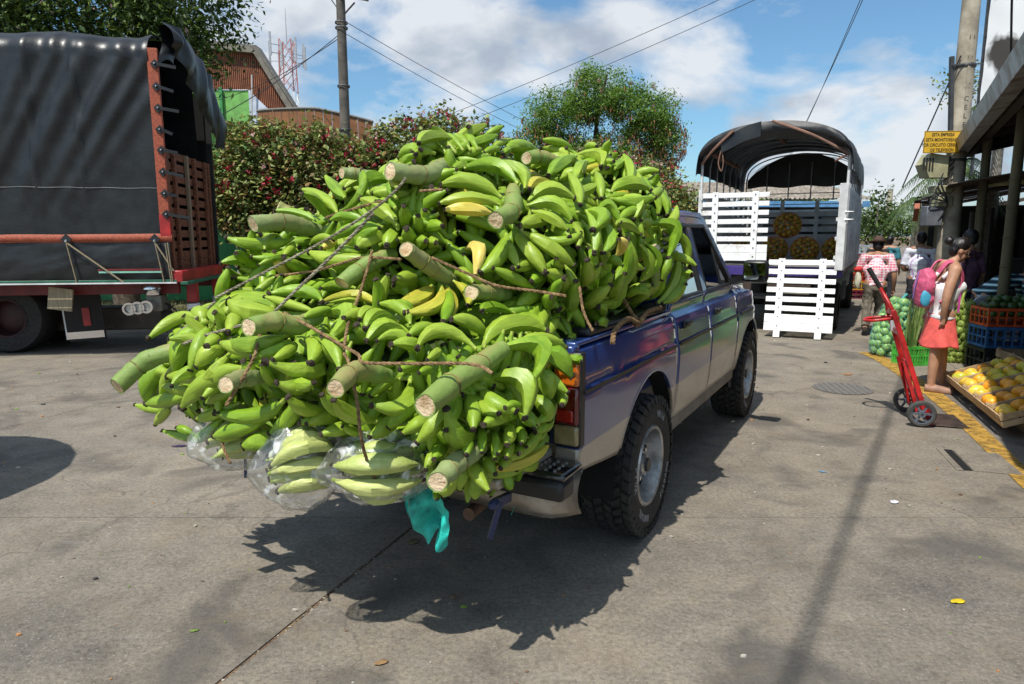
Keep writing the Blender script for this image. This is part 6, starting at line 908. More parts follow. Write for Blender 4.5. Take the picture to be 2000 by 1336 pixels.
# tilted mango trays, low edge to the road, resting on a lower row of trays
TA = R(90 - 20.5); aD = Vector((math.sin(R(20.5)), math.cos(R(20.5)), 0)); rD = Vector((math.cos(R(20.5)), -math.sin(R(20.5)), 0)); TP = Vector((4.02, 5.42, 0))
names = ['nearest', 'second', 'third', 'fourth', 'farthest']
for i in range(5):
    s = .20 + i * .385; p = TP + aD * s + rD * .33
    wood_crate(names[i] + ' tilted wooden tray of mangoes in the row beside the yellow line', p + Vector((0, 0, .20)), TA, .372, .66, .12, PW, 1 if i else 2, (R(-21), 0), 'tilted mango trays')
    heap(('mangoes filling the ' + names[i] + ' tilted tray of the row'), p + Vector((0, 0, .215)), TA, 2, 5, .155, .125, .060, [MAN, MAN, MAY] if i < 3 else [MAN, MAY, MAG], 'mangoes', 'mango', 'mangoes in the tilted trays', 1, (R(-21), 0), i)
    wood_crate('wooden tray propping up the ' + names[i] + ' mango tray', p + rD * .12 + Vector((0, 0, .0)), TA, .36, .40, .13, PW2, 1, (R(-8), 0), 'propping trays under the mangoes')
p = TP + aD * -.06 + rD * .30; wood_crate('pale carton-like tray of mangoes cut by the picture edge', Vector((4.17, 4.80, .10)), TA + .35, .34, .42, .13, mat('pink_card', (.60, .38, .28), .8), 1, (R(-15), R(6)), None, 'fruit_tray')
heap('yellow mangoes in the pale tray at the picture edge', Vector((4.17, 4.80, .14)), TA + .35, 3, 3, .11, .12, .055, [MAY, MAG, MAN], 'mangoes', 'mango', None, 1, (R(-15), R(6)), 9)
wood_crate('upturned tray under the pale tray at the picture edge', Vector((4.22, 4.78, 0)), TA + .3, .34, .40, .10, PW2, 1)
# hand truck
RDM = mat('hand_truck_red', (.50, .022, .022), .35, scale=10, var=.2, bump=.1); t = thing('hand_truck', 'red two-wheeled hand truck leaning with black grip and dark toe plate', 'hand truck', (3.74, 5.98, 0), R(90 - 18))   # local x along the axle, -y towards the stalls
def rail(x0, x1, m=RDM):
    B().bar((x0, .02, .02), (x1, .36, 1.00), .042, .035, up=(1, 0, 0)).obj('rail', m, t, bevel=.006)
rail(-.18, -.12); rail(.18, .12)
for z, w in ((.28, .30), (.52, .27), (.80, .23), (.98, .2)): B().bar((-w / 2, .02 + z * .347, z), (w / 2, .02 + z * .347, z), .02, .045).obj('cross_bar', RDM, t, bevel=.004)
B().bar((-.15, .10, .10), (-.12, .24, .55), .02, .025).obj('strut', RDM, t); B().bar((.15, .10, .10), (.12, .24, .55), .02, .025).obj('strut', RDM, t)
B().tube(catmull([(-.10, .34, .95), (-.08, .38, 1.04), (-.02, .43, 1.14), (0, .46, 1.2)], 5), .017, 8).obj('handle_tube', RDM, t, smooth=60); B().tube(catmull([(.10, .34, .95), (.08, .38, 1.04), (.02, .43, 1.14), (0, .46, 1.2)], 5), .017, 8).obj('handle_tube', RDM, t, smooth=60)
B().tube([(0, .455, 1.19), (0, .56, 1.36)], [.020, .022], 10).obj('grip', RUB, t, smooth=60); B().tube(catmull([(-.09, .30, .93), (-.10, .50, .90), (0, .56, .89), (.10, .50, .90), (.09, .30, .93)], 6), .014, 7).obj('loop_handle', RDM, t, smooth=60)
B().box((.10, .30, .84), (.02, .06, .10)).obj('label_patch', WHP, t); B().box((0, -.14, .012), (.46, .28, .008)).obj('toe_plate', mat('scuffed_plate', (.035, .03, .028), .45, .3, scale=14, var=.5, col2=(.09, .07, .06)), t, bevel=.002); B().box((0, .005, .08), (.46, .01, .15)).obj('back_plate', RDM, t, bevel=.002); B().cyl((-.30, .10, .115), (.30, .10, .115), .012, None, 8).obj('axle', STL, t, smooth=50)
WHG = mat('grey_wheel_hub', (.10, .12, .15), .5)
for x in (-.27, .27):
    w_ = B().lathe([(.085, -.022), (.105, -.024), (.115, -.012), (.115, .012), (.105, .024), (.085, .022)], 32, (x, .10, .118), 'x').obj('wheel', mat('dusty_tyre', (.06, .06, .055), .85, scale=20), t, smooth=40)
    B().lathe([(.078, -.018), (.088, -.02), (.088, .02), (.078, .018)], 32, (x, .10, .118), 'x').obj('wheel_rim', WHG, w_, smooth=40); B().cyl((x - .03, .10, .118), (x + .03, .10, .118), .028, None, 16).obj('hub', WHG, w_, smooth=40)
    for k in range(6): a = k * 1.047; B().bar((x, .10 + math.cos(a) * .024, .118 + math.sin(a) * .024), (x, .10 + math.cos(a) * .082, .118 + math.sin(a) * .082), .016, .022, up=(1, 0, 0)).obj('spoke', WHG, w_)
# blue lorry far down, motorbikes by the shrubs
t = thing('blue_lorry', 'small blue lorry cab beyond the crate stack', 'lorry', (9.95, 21.6, 0), R(-12)); BLU = mat('pale_blue_paint', (.05, .24, .50), .4, scale=3); b = B(); b.box((0, 1.2, 1.15), (1.5, 2.4, 1.5)); b.obj('cab', BLU, t, bevel=.06); B().box((.02, -.012, 1.45), (1.15, .02, .55)).obj('window', mat('dark_glass', (.02, .03, .035), .08), t); B().box((0, -.05, .55), (1.5, .1, .2)).obj('bumper', STL, t); B().box((.3, -.06, 1.3), (.10, .06, .6), ry=.3).obj('hanging_cloth', mat('grey_cloth', (.35, .38, .42), .8), t)
for x in (-.6, .6): dark_wheel(t, x, .5, .38, .2)
def motorbike(label, loc, rz, col):
    t = thing('motorbike', label, 'motorbike', loc, rz, 'motorbikes parked by the shrubs'); c = mat('bike_' + col, {'black': (.02, .02, .025), 'red': (.25, .02, .02)}[col], .3, coat=.5)
    for x in (-.62, .62):
        w = B().lathe([(.24, -.04), (.29, -.05), (.31, 0), (.29, .05), (.24, .04)], 26, (x, 0, .31), 'y').obj('wheel', RUB, t, smooth=40); b = B()
        for k in range(8): a = k * .785; b.bar((x, 0, .31), (x + math.cos(a) * .25, 0, .31 + math.sin(a) * .25), .012, .012)
        b.obj('spokes', CHR, w, kind='stuff'); B().lathe([(.30, -.06), (.345, -.06), (.345, .06), (.30, .06)], 20, (x, 0, .33), 'y').obj('mudguard', c, t, smooth=40)
    b = B(); b.ball((.12, 0, .82), (.27, .14, .13), 12, 8); b.obj('tank', c, t, smooth=60); b = B(); b.box((-.35, 0, .80), (.62, .24, .10)); b.obj('saddle', BLKP, t, bevel=.04); B().box((0, 0, .42), (.36, .24, .30)).obj('engine', mat('oily_steel', (.2, .19, .16), .5, .5), t, bevel=.04)
    B().bar((.62, 0, .31), (.38, 0, 1.0), .05, .12).obj('fork', CHR, t); B().tube(catmull([(.30, -.36, 1.08), (.38, -.15, 1.04), (.38, .15, 1.04), (.30, .36, 1.08)], 5), .014, 7).obj('handlebar', STL, t, smooth=60); B().ball((.52, 0, .93), (.09, .1, .1), 10, 7).obj('headlamp', CHR, t, smooth=60); B().cyl((-.1, .14, .32), (-.75, .16, .42), .04, .05, 10).obj('exhaust', CHR, t, smooth=50); B().box((-.72, 0, .78), (.10, .12, .08)).obj('tail_lamp', mat('orange_lens', (.5, .15, .02), .3), t, bevel=.01)
motorbike('black motorbike parked by the shrub stems, nearer the lorry', (-5.55, 14.9, .1), R(160), 'black'); motorbike('second dark motorbike parked behind the first', (-4.9, 15.6, .1), R(150), 'red'); 
ROCK = mat('grey_rock', (.30, .29, .27), .9, scale=6, bump=.5, rnd=.4); q = random.Random(6)
for i, (x, y, s) in enumerate(((-5.5, 13.6, .18), (-5.15, 13.8, .22), (-4.8, 13.6, .16), (-5.3, 13.35, .12))): B().ball((0, 0, s * .5), (s, s * .8, s * .7), 9, 6, .7).obj('rock', ROCK, None, smooth=40, label='grey rock at the foot of the shrubs, number %s from the lorry' % ('one', 'three', 'four', 'two')[i], cat='rock', group='rocks at the foot of the shrubs', loc=(x, y, .08))
B().box((0, 0, 0), (2.2, .10, .06), ry=-.32).obj('green_pipe', mat('green_pipe_paint', (.02, .22, .11), .5), None, bevel=.02, label='slanting green bar by the motorbikes', cat='bar', loc=(-4.7, 14.6, .55))
# parasol standing outside the picture at the left: its shadow reaches in
t = thing('parasol', 'grey market parasol standing outside the picture on the left', 'parasol', (-4.85, 3.45, 0)); b = B(); b.lathe([(0, 2.45), (.5, 2.33), (1.02, 2.10), (1.04, 2.02)], 22); b.obj('canopy', TARP2, t); B().cyl((0, 0, 0), (0, 0, 2.44), .025, None, 8).obj('pole', STL, t)
# ================================================================ blue crew-cab pickup
def car_paint():
    mt = bpy.data.materials.new('blue_body_paint'); mt.use_nodes = True; nt = mt.node_tree; N = nt.nodes.new; L = nt.links.new; b = nt.nodes['Principled BSDF']
    b.inputs['Metallic'].default_value = .2; b.inputs['Roughness'].default_value = .32; b.inputs['Coat Weight'].default_value = 1; b.inputs['Coat Roughness'].default_value = .045; b.inputs['Coat IOR'].default_value = 1.55
    tc = N('ShaderNodeTexCoord'); sp = N('ShaderNodeSeparateXYZ'); L(tc.outputs['Object'], sp.inputs[0])
    # two-tone: silver-beige lower band with a dusty edge
    n = N('ShaderNodeTexNoise'); n.inputs['Scale'].default_value = 2.5; n.inputs['Detail'].default_value = 6; L(tc.outputs['Object'], n.inputs['Vector'])
    a = N('ShaderNodeMath'); a.operation = 'MULTIPLY_ADD'; L(n.outputs[0], a.inputs[0]); a.inputs[1].default_value = .012; L(sp.outputs[2], a.inputs[2])
    st = N('ShaderNodeMath'); st.operation = 'LESS_THAN'; L(a.outputs[0], st.inputs[0]); st.inputs[1].default_value = .765
    mx = N('ShaderNodeMix'); mx.data_type = 'RGBA'; L(st.outputs[0], mx.inputs[0]); mx.inputs[6].default_value = (.018, .050, .21, 1); mx.inputs[7].default_value = (.36, .31, .245, 1)
    d = N('ShaderNodeTexNoise'); d.inputs['Scale'].default_value = 3.5; d.inputs['Detail'].default_value = 8; d.inputs['Roughness'].default_value = .7; L(tc.outputs['Object'], d.inputs['Vector'])
    f = N('ShaderNodeMapRange'); L(sp.outputs[2], f.inputs[0]); f.inputs[1].default_value = 1.0; f.inputs[2].default_value = .5; f.inputs[3].default_value = .04; f.inputs[4].default_value = .75
    mu = N('ShaderNodeMath'); mu.operation = 'MULTIPLY'; L(d.outputs[0], mu.inputs[0]); L(f.outputs[0], mu.inputs[1])
    m2 = N('ShaderNodeMix'); m2.data_type = 'RGBA'; L(mu.outputs[0], m2.inputs[0]); L(mx.outputs[2], m2.inputs[6]); m2.inputs[7].default_value = (.19, .15, .11, 1); L(m2.outputs[2], b.inputs['Base Color'])
    ro = N('ShaderNodeMath'); ro.operation = 'MULTIPLY_ADD'; L(mu.outputs[0], ro.inputs[0]); ro.inputs[1].default_value = .9; ro.inputs[2].default_value = .045; L(ro.outputs[0], b.inputs['Coat Roughness'])
    return mt
PAINT = car_paint(); TRIM = mat('satin_black_trim', (.015, .015, .016), .4); SILV = mat('silver_bumper', (.42, .40, .37), .35, .7, scale=6, var=.2, col2=(.26, .23, .19)); RED_L = mat('red_lens', (.10, .003, .007), .12, coat=1, scale=1); AMB = mat('amber_lens', (.55, .13, .01), .12, coat=1, scale=1); CLR = mat('dusty_clear_lens', (.30, .24, .11), .2, coat=1, scale=20); RIM = mat('silver_rim', (.45, .45, .44), .35, .75, scale=8, var=.25); INT = mat('grey_interior', (.07, .075, .08), .8)
def glass_mat(name, tint, tr=.75):
    mt = bpy.data.materials.new(name); mt.use_nodes = True; nt = mt.node_tree; N = nt.nodes.new; L = nt.links.new; nt.nodes.remove(nt.nodes['Principled BSDF'])
    a = N('ShaderNodeBsdfTransparent'); a.inputs[0].default_value = (*tint, 1); g = N('ShaderNodeBsdfGlossy'); g.inputs['Roughness'].default_value = .02
    fr = N('ShaderNodeFresnel'); fr.inputs[0].default_value = 1.55; mx = N('ShaderNodeMixShader'); L(fr.outputs[0], mx.inputs[0]); L(a.outputs[0], mx.inputs[1]); L(g.outputs[0], mx.inputs[2]); L(mx.outputs[0], nt.nodes['Material Output'].inputs['Surface']); return mt
GLS = glass_mat('window_glass', (.62, .68, .68))
PO = Vector((.016, 3.98, 0))
pk = thing('pickup_truck', 'blue and silver crew-cab pickup overloaded with green plantains', 'pickup', PO, RZ)
def ys(z):       # body half-width by height
    T = ((.40, .770), (.52, .800), (.62, .818), (.75, .828), (.90, .833), (.985, .832), (1.0, .826), (1.015, .815), (1.03, .818), (1.12, .808), (1.165, .795), (1.185, .775), (1.19, .75), (1.25, .775), (1.28, .765), (1.70, .615), (1.9, .52))
    for (a, p), (b, q) in zip(T, T[1:]):
        if z <= b: return lerp(p, q, max(0, (z - a) / (b - a)))
    return T[-1][1]
ZS = [.0, .1, .25, .4, .55, .7, .8, .86, .885, .91, .94, .97, 1.0]
ARCHES = ((.06, .43, .50), (2.95, .43, .48))
def zz(z): return z + max(0, z - 1.28) * .2
def low(x, base):
    z = base
    for c, cz, r in ARCHES:
        if abs(x - c) < r: z = max(z, cz + math.sqrt(r * r - (x - c) ** 2))
    return z
def side_panel(name, x0, x1, base, top, sg, par, xs=None, front=None):
    xs = xs or []
    n = max(2, int((x1 - x0) / .035)); X = sorted(set([lerp(x0, x1, i / n) for i in range(n + 1)] + xs)); b = B(); rows = []
    zl = [.40, .52, .58, .64, .70, .76, .82, .88, .93, .97, .985, 1.0, 1.015, 1.03, 1.07, 1.11, 1.14, 1.165, 1.178, 1.186, 1.19, 1.215, 1.25]
    for x in X:
        tb = base(x) if callable(base) else base; lo = low(x, tb); tp = top(x) if callable(top) else top
        for k in range(24):
            z = lerp(lo, tp, k / 23)
            # snap to the crease heights for clean lines
            for c in (.985, 1.0, 1.015, 1.03): 
                if abs(z - c) < (tp - lo) / 46: z = c
            w = ys(z) - (front(x) if front else 0); b.v.append((x, -sg * w, z))
    for i in range(len(X) - 1):
        for k in range(23): a = i * 24 + k; b.f.append((a, a + 1, a + 25, a + 24)); b.m.append(0)
    o = b.obj(name, PAINT, par, smooth=28); m = o.modifiers.new('thick', 'SOLIDIFY'); m.thickness = .02; m.offset = 1 if False else -1; return o
# ring of black flare inside each arch and the wheel wells
def arch_lip(c, cz, r, sg, a0=14, a1=164):
    b = B(); pts = [(c + math.cos(R(a)) * (r - .004), -sg * (ys(cz + r * math.sin(R(a))) - .012), cz + (r - .004) * math.sin(R(a))) for a in range(a0, a1 + 1, 8)]; b.tube(pts, .014, 6); return b.obj('arch_lip', PAINT, pk, smooth=60)
for sg in (1, -1):
    bedb = lambda x: .52 if x > 0 else lerp(.66, .58, (x + .93) / .6) if x < -.33 else .58
    side_panel('bed_side', -.93, .515, bedb, 1.19, sg, pk)
    for nm, x0, x1 in (('rear_door', .545, 1.395), ('front_door', 1.405, 2.33)):
        d = side_panel(nm, x0, x1, .54, 1.25, sg, pk); d['label'] = ('rear' if nm[0] == 'r' else 'front') + ' side door with a black handle'
        hx = x0 + .17 if sg else 0
        hb = B(); hb.box((x0 + .19, -sg * .822, 1.105), (.14, .02, .05)); h = hb.obj('handle', TRIM, d, bevel=.008); B().box((x0 + .19, -sg * .838, 1.115), (.12, .022, .022)).obj('grip', CHR if False else TRIM, d, bevel=.006)
    side_panel('fender', 2.34, 3.36, .52, lambda x: 1.245 - max(0, x - 2.34) * .13, sg, pk, front=lambda x: max(0, x - 3.0) ** 2 * .5)
    b = B(); b.box((1.42, -sg * .775, .50), (1.9, .06, .10)); b.obj('sill', mat('sill_beige', (.20, .17, .14), .6, scale=8), pk, bevel=.02)
    b = B(); b.box((-.21, -sg * .835, 1.0), (1.4, .008, .016)); b.box((1.0, -sg * .835, 1.0), (.85, .008, .016)); b.box((1.9, -sg * .835, 1.0), (.88, .008, .016)); b.box((2.75, -sg * .830, 1.0), (.55, .008, .016)); b.obj('side_moulding', TRIM, pk, kind='stuff')
    for c, cz, r in ARCHES:
        arch_lip(c, cz, r, sg)
        b = B(); pr = [(c + math.cos(R(a)) * r, cz + math.sin(R(a)) * r) for a in range(-5, 186, 10)]; i0 = 0
        b.grid(lambda u, v: (c + math.cos(R(-10 + 200 * u)) * (r - .005), -sg * lerp(.80, .38, v), cz + math.sin(R(-10 + 200 * u)) * (r - .005)), 20, 1)
        b.grid(lambda u, v: (c + math.cos(R(-10 + 200 * u)) * (r - .005) * v, -sg * .38, cz + math.sin(R(-10 + 200 * u)) * (r - .005) * v), 20, 1); b.obj('wheel_well', DK, pk, fix=False)
    # greenhouse: pillars and rails following the tumblehome
    def P(x, z, off=0): return (x, -sg * (ys(z) + off), zz(z))
    def piece(nm, poly, m=PAINT, th=.035, off=0, par=pk):
        b = B(); n = len(poly); o1 = [P(x, z, off) for x, z in poly]; o2 = [P(x, z, off - th) for x, z in poly]; b.v += o1 + o2; b.f += [tuple(range(n)), tuple(range(2 * n - 1, n - 1, -1))] + [(k, (k + 1) % n, n + (k + 1) % n, n + k) for k in range(n)]; b.m += [0] * (n + 2); return b.obj(nm, m, par, bevel=.006)
    piece('pillar', [(.545, 1.25), (.66, 1.25), (.70, 1.66), (.80, 1.70), (.62, 1.70)]); piece('pillar', [(1.33, 1.25), (1.45, 1.25), (1.42, 1.70), (1.33, 1.70)])
    piece('pillar', [(2.30, 1.25), (2.42, 1.25), (2.36, 1.31), (1.92, 1.70), (1.78, 1.70), (1.83, 1.66)]); piece('roof_rail', [(.62, 1.655), (1.95, 1.655), (1.86, 1.73), (.60, 1.73)])
    for px in ([(.66, 1.25), (.70, 1.25), (.735, 1.655), (.70, 1.655)], [(1.31, 1.25), (1.335, 1.25), (1.335, 1.655), (1.31, 1.655)], [(.68, 1.25), (1.33, 1.25), (1.33, 1.272), (.68, 1.272)], [(1.45, 1.25), (1.475, 1.25), (1.445, 1.655), (1.42, 1.655)], [(1.45, 1.25), (2.31, 1.25), (2.31, 1.272), (1.45, 1.272)], [(2.27, 1.26), (2.315, 1.26), (1.86, 1.655), (1.80, 1.655)], [(.70, 1.635), (1.82, 1.635), (1.80, 1.657), (.70, 1.657)]): piece('window_seal', px, TRIM, .03, .003)
    b = B(); b.quad(P(.69, 1.26, -.015), P(1.33, 1.26, -.015), P(1.33, 1.65, -.015), P(.73, 1.65, -.015)); b.obj('window', GLS, pk)
    b = B(); b.quad(P(1.98, 1.26, -.015), P(2.29, 1.26, -.015), P(1.99, 1.52, -.015)); b.obj('quarter_window', GLS, pk); piece('quarter_bar', [(1.96, 1.25), (1.985, 1.25), (1.985, 1.53), (1.96, 1.555)], TRIM, .02, -.005)
    # mirror
    b = B(); b.box((2.13, -sg * .985, 1.375), (.09, .19, .17)); o = b.obj('mirror', TRIM, pk, bevel=.03); B().box((2.081, -sg * .985, 1.375), (.004, .155, .13)).obj('mirror_glass', mat('mirror', (.8, .8, .8), .03, 1, scale=1), o)
    B().bar((2.22, -sg * .79, 1.28), (2.14, -sg * .90, 1.32), .08, .05).obj('mirror_arm', TRIM, o)
    # rear corner lamp
    L0 = -.945; y0, y1 = .715, .828
    for nm, z0, z1, m in (('amber_lens', 1.03, 1.165, AMB), ('red_lens', .865, 1.028, RED_L), ('clear_lens', .775, .862, CLR)):
        b = B(); b.box((L0 + .01, -sg * (y0 + y1) / 2, (z0 + z1) / 2), (.06, y1 - y0, z1 - z0)); b.obj(nm, m, pk, bevel=.012)
    B().box((L0 + .025, -sg * (y0 + y1) / 2, .97), (.05, .125, .405)).obj('lamp_surround', TRIM, pk, bevel=.006); B().box((L0 - .012, -sg * .77, .905), (.03, .075, .05)).obj('reflector', mat('bright_red_lens', (.3, .006, .01), .1, coat=1, scale=1), pk, bevel=.004)
    B().box((L0 + .03, -sg * .77, .70), (.06, .115, .13)).obj('rear_corner_panel', PAINT, pk, bevel=.015); B().box((L0 + .03, -sg * .745, 1.18), (.07, .11, .04)).obj('rail_cap', PAINT, pk, bevel=.012)
    # bed rail with black liner and inner wall
    B().box((-.2, -sg * .735, 1.195), (1.38, .10, .022)).obj('bed_rail', PAINT, pk, bevel=.008); 
    B().box((-.15, -sg * .728, 1.225), (1.16, .10, .042)).obj('rail_liner', TRIM, pk, bevel=.018); B().box((-.2, -sg * .69, .95), (1.42, .03, .50)).obj('bed_wall', PAINT, pk)
    B().box((.33, -sg * .728, 1.235), (.18, .12, .05)).obj('rail_pad', RUB, pk, bevel=.02)
# roof, screen, bonnet, bed
b = B()
def roofp(u, v):
    x = lerp(.56, 1.96, u); s = v * 2 - 1; w = .60; z = 1.735 + .035 * (1 - s * s) * (1 - abs(2 * u - 1) ** 4 * .6) - .02 * abs(2 * u - 1) ** 6 - .06 * max(0, abs(s) - .9) * 10 * .6
    return (x, s * (w + .02), z + .09)
b.grid(roofp, 20, 16); o = b.obj('roof', PAINT, pk, smooth=40); m = o.modifiers.new('thick', 'SOLIDIFY'); m.thickness = .03; m.offset = -1
b = B(); b.quad((1.93, -.58, 1.79), (1.93, .58, 1.79), (2.40, .70, 1.27), (2.40, -.70, 1.27)); b.obj('windscreen', GLS, pk); b = B(); b.quad((.575, -.56, 1.74), (.575, .56, 1.74), (.545, .66, 1.28), (.545, -.66, 1.28)); b.obj('rear_window', GLS, pk)
b = B()
b.grid(lambda u, v: (lerp(2.36, 3.40, u), (v * 2 - 1) * (.76 - .06 * u * u), 1.27 - .10 * u - .05 * u ** 3 + .03 * (1 - (v * 2 - 1) ** 2) - .02 * max(0, abs(v * 2 - 1) - .8) * 5), 14, 12); o = b.obj('bonnet', PAINT, pk, smooth=40); m = o.modifiers.new('thick', 'SOLIDIFY'); m.thickness = .02; m.offset = -1
B().box((.555, 0, .98), (.03, 1.50, .58)).obj('cab_back', PAINT, pk, bevel=.01); B().box((.49, 0, .95), (.03, 1.42, .52)).obj('bed_wall', PAINT, pk); B().box((-.2, 0, .70), (1.42, 1.40, .03)).obj('bed_floor', TRIM, pk)
B().box((1.45, 0, .56), (1.85, 1.48, .05)).obj('cab_floor', INT, pk); b = B(); b.box((3.40, 0, .90), (.04, 1.34, .30)); b.obj('grille', TRIM, pk, bevel=.01); B().box((3.50, 0, .62), (.16, 1.60, .18)).obj('front_bumper', SILV, pk, bevel=.03)
for y in (-.58, .58): B().box((3.42, y, .92), (.04, .26, .17)).obj('headlight', mat('headlamp_glass', (.7, .7, .7), .1, coat=1), pk, bevel=.02)
for x, nm in ((1.05, 'rear_seat'), (1.85, 'front_seat')):
    for y in ((0,) if x < 1.5 else (-.36, .36)):
        b = B(); w = 1.2 if x < 1.5 else .48; b.box((x, y, .82), (.48, w, .16)); b.box((x - .24, y, 1.12), (.13, w, .56), ry=-.15); o = b.obj(nm, INT, pk, bevel=.04, kind='stuff')
        if x > 1.5: B().box((x - .30, y, 1.46), (.09, .24, .14)).obj('headrest', INT, o, bevel=.03)
B().box((2.30, 0, 1.12), (.26, 1.40, .22)).obj('dashboard', INT, pk, bevel=.04); B().lathe([(.17, 0), (.19, .012), (.17, .024)], 24, (2.12, .36, 1.20), 'x').obj('steering_wheel', TRIM, pk, smooth=60)
# rear bumper with step pads, tailgate hanging down flat, brackets
def bump(u, v):
    s = u * 2 - 1; y = s * .86; wrap = max(0, abs(s) - .84) / .16; x = -1.10 + wrap ** 2 * .12 - .045 * math.sin(v * 3.14); z = lerp(.50, .685, v); return (x, y, z + .0)
b = B(); b.grid(bump, 40, 6); o = b.obj('rear_bumper', SILV, pk, smooth=40); m = o.modifiers.new('thick', 'SOLIDIFY'); m.thickness = .01
b = B(); b.grid(lambda u, v: (lerp(-1.11, -.95, v) + max(0, abs(u * 2 - 1) - .84) * .7 * (1 - v), (u * 2 - 1) * .86, .686), 30, 2); b.obj('bumper_top', SILV, pk)
for sg in (1, -1):
    b = B(); b.box((-1.05, -sg * .705, .70), (.20, .30, .035)); o = b.obj('step_pad', mat('glossy_black_step', (.012, .013, .016), .14, coat=1, scale=3), pk, bevel=.015); b = B()
    for i in range(4):
        for j in range(6): b.box((-1.115 + i * .038, -sg * (.60 + j * .04), .7195), (.02, .012, .005), rz=.3)
    b.obj('step_tread', SILV, o, kind='stuff')
    b = B(); b.box((-1.10, -sg * .70, .645), (.13, .31, .085)); b.obj('step_side', TRIM, pk, bevel=.02)
    b = B(); b.bar((-1.42, -sg * .70, .67), (-1.26, -sg * .67, .635), .022, .035); b.bar((-1.38, -sg * .70, .66), (-1.41, -sg * .67, .52), .012, .02); b.ball((-1.43, -sg * .70, .67), (.03, .02, .02), 8, 5); b.obj('tailgate_bracket', mat('blue_bracket', (.02, .03, .09), .35), pk, smooth=40, kind='stuff')
B().box((-1.18, 0, .735), (.46, 1.42, .045)).obj('tailgate', PAINT, pk, bevel=.012)
B().cyl((-1.06, -.35, .42), (-.6, -.30, .42), .03, None, 10).obj('exhaust_pipe', mat('rusty_pipe', (.14, .08, .05), .8, scale=20), pk, smooth=50); B().cyl((0.06, -.7, .39), (.06, .7, .39), .05, None, 10).obj('axle', DK, pk, smooth=50); B().ball((.06, .05, .39), (.16, .17, .15), 12, 8).obj('differential', DK, pk, smooth=60)
for y in (-.42, .42): B().box((1.2, y, .52), (4.4, .07, .12)).obj('frame_rail', DK, pk)
B().box((2.95, 0, .62), (.8, .8, .4)).obj('engine_sump', DK, pk); B().box((.5, .40, .62), (.7, .4, .25)).obj('fuel_tank', DK, pk)
b = B(); b.tube([(-1.05, -.15, .55), (-1.12, -.15, .47), (-1.15, -.15, .50)], .014, 6).obj('tow_hook', BOLT, pk, smooth=50)
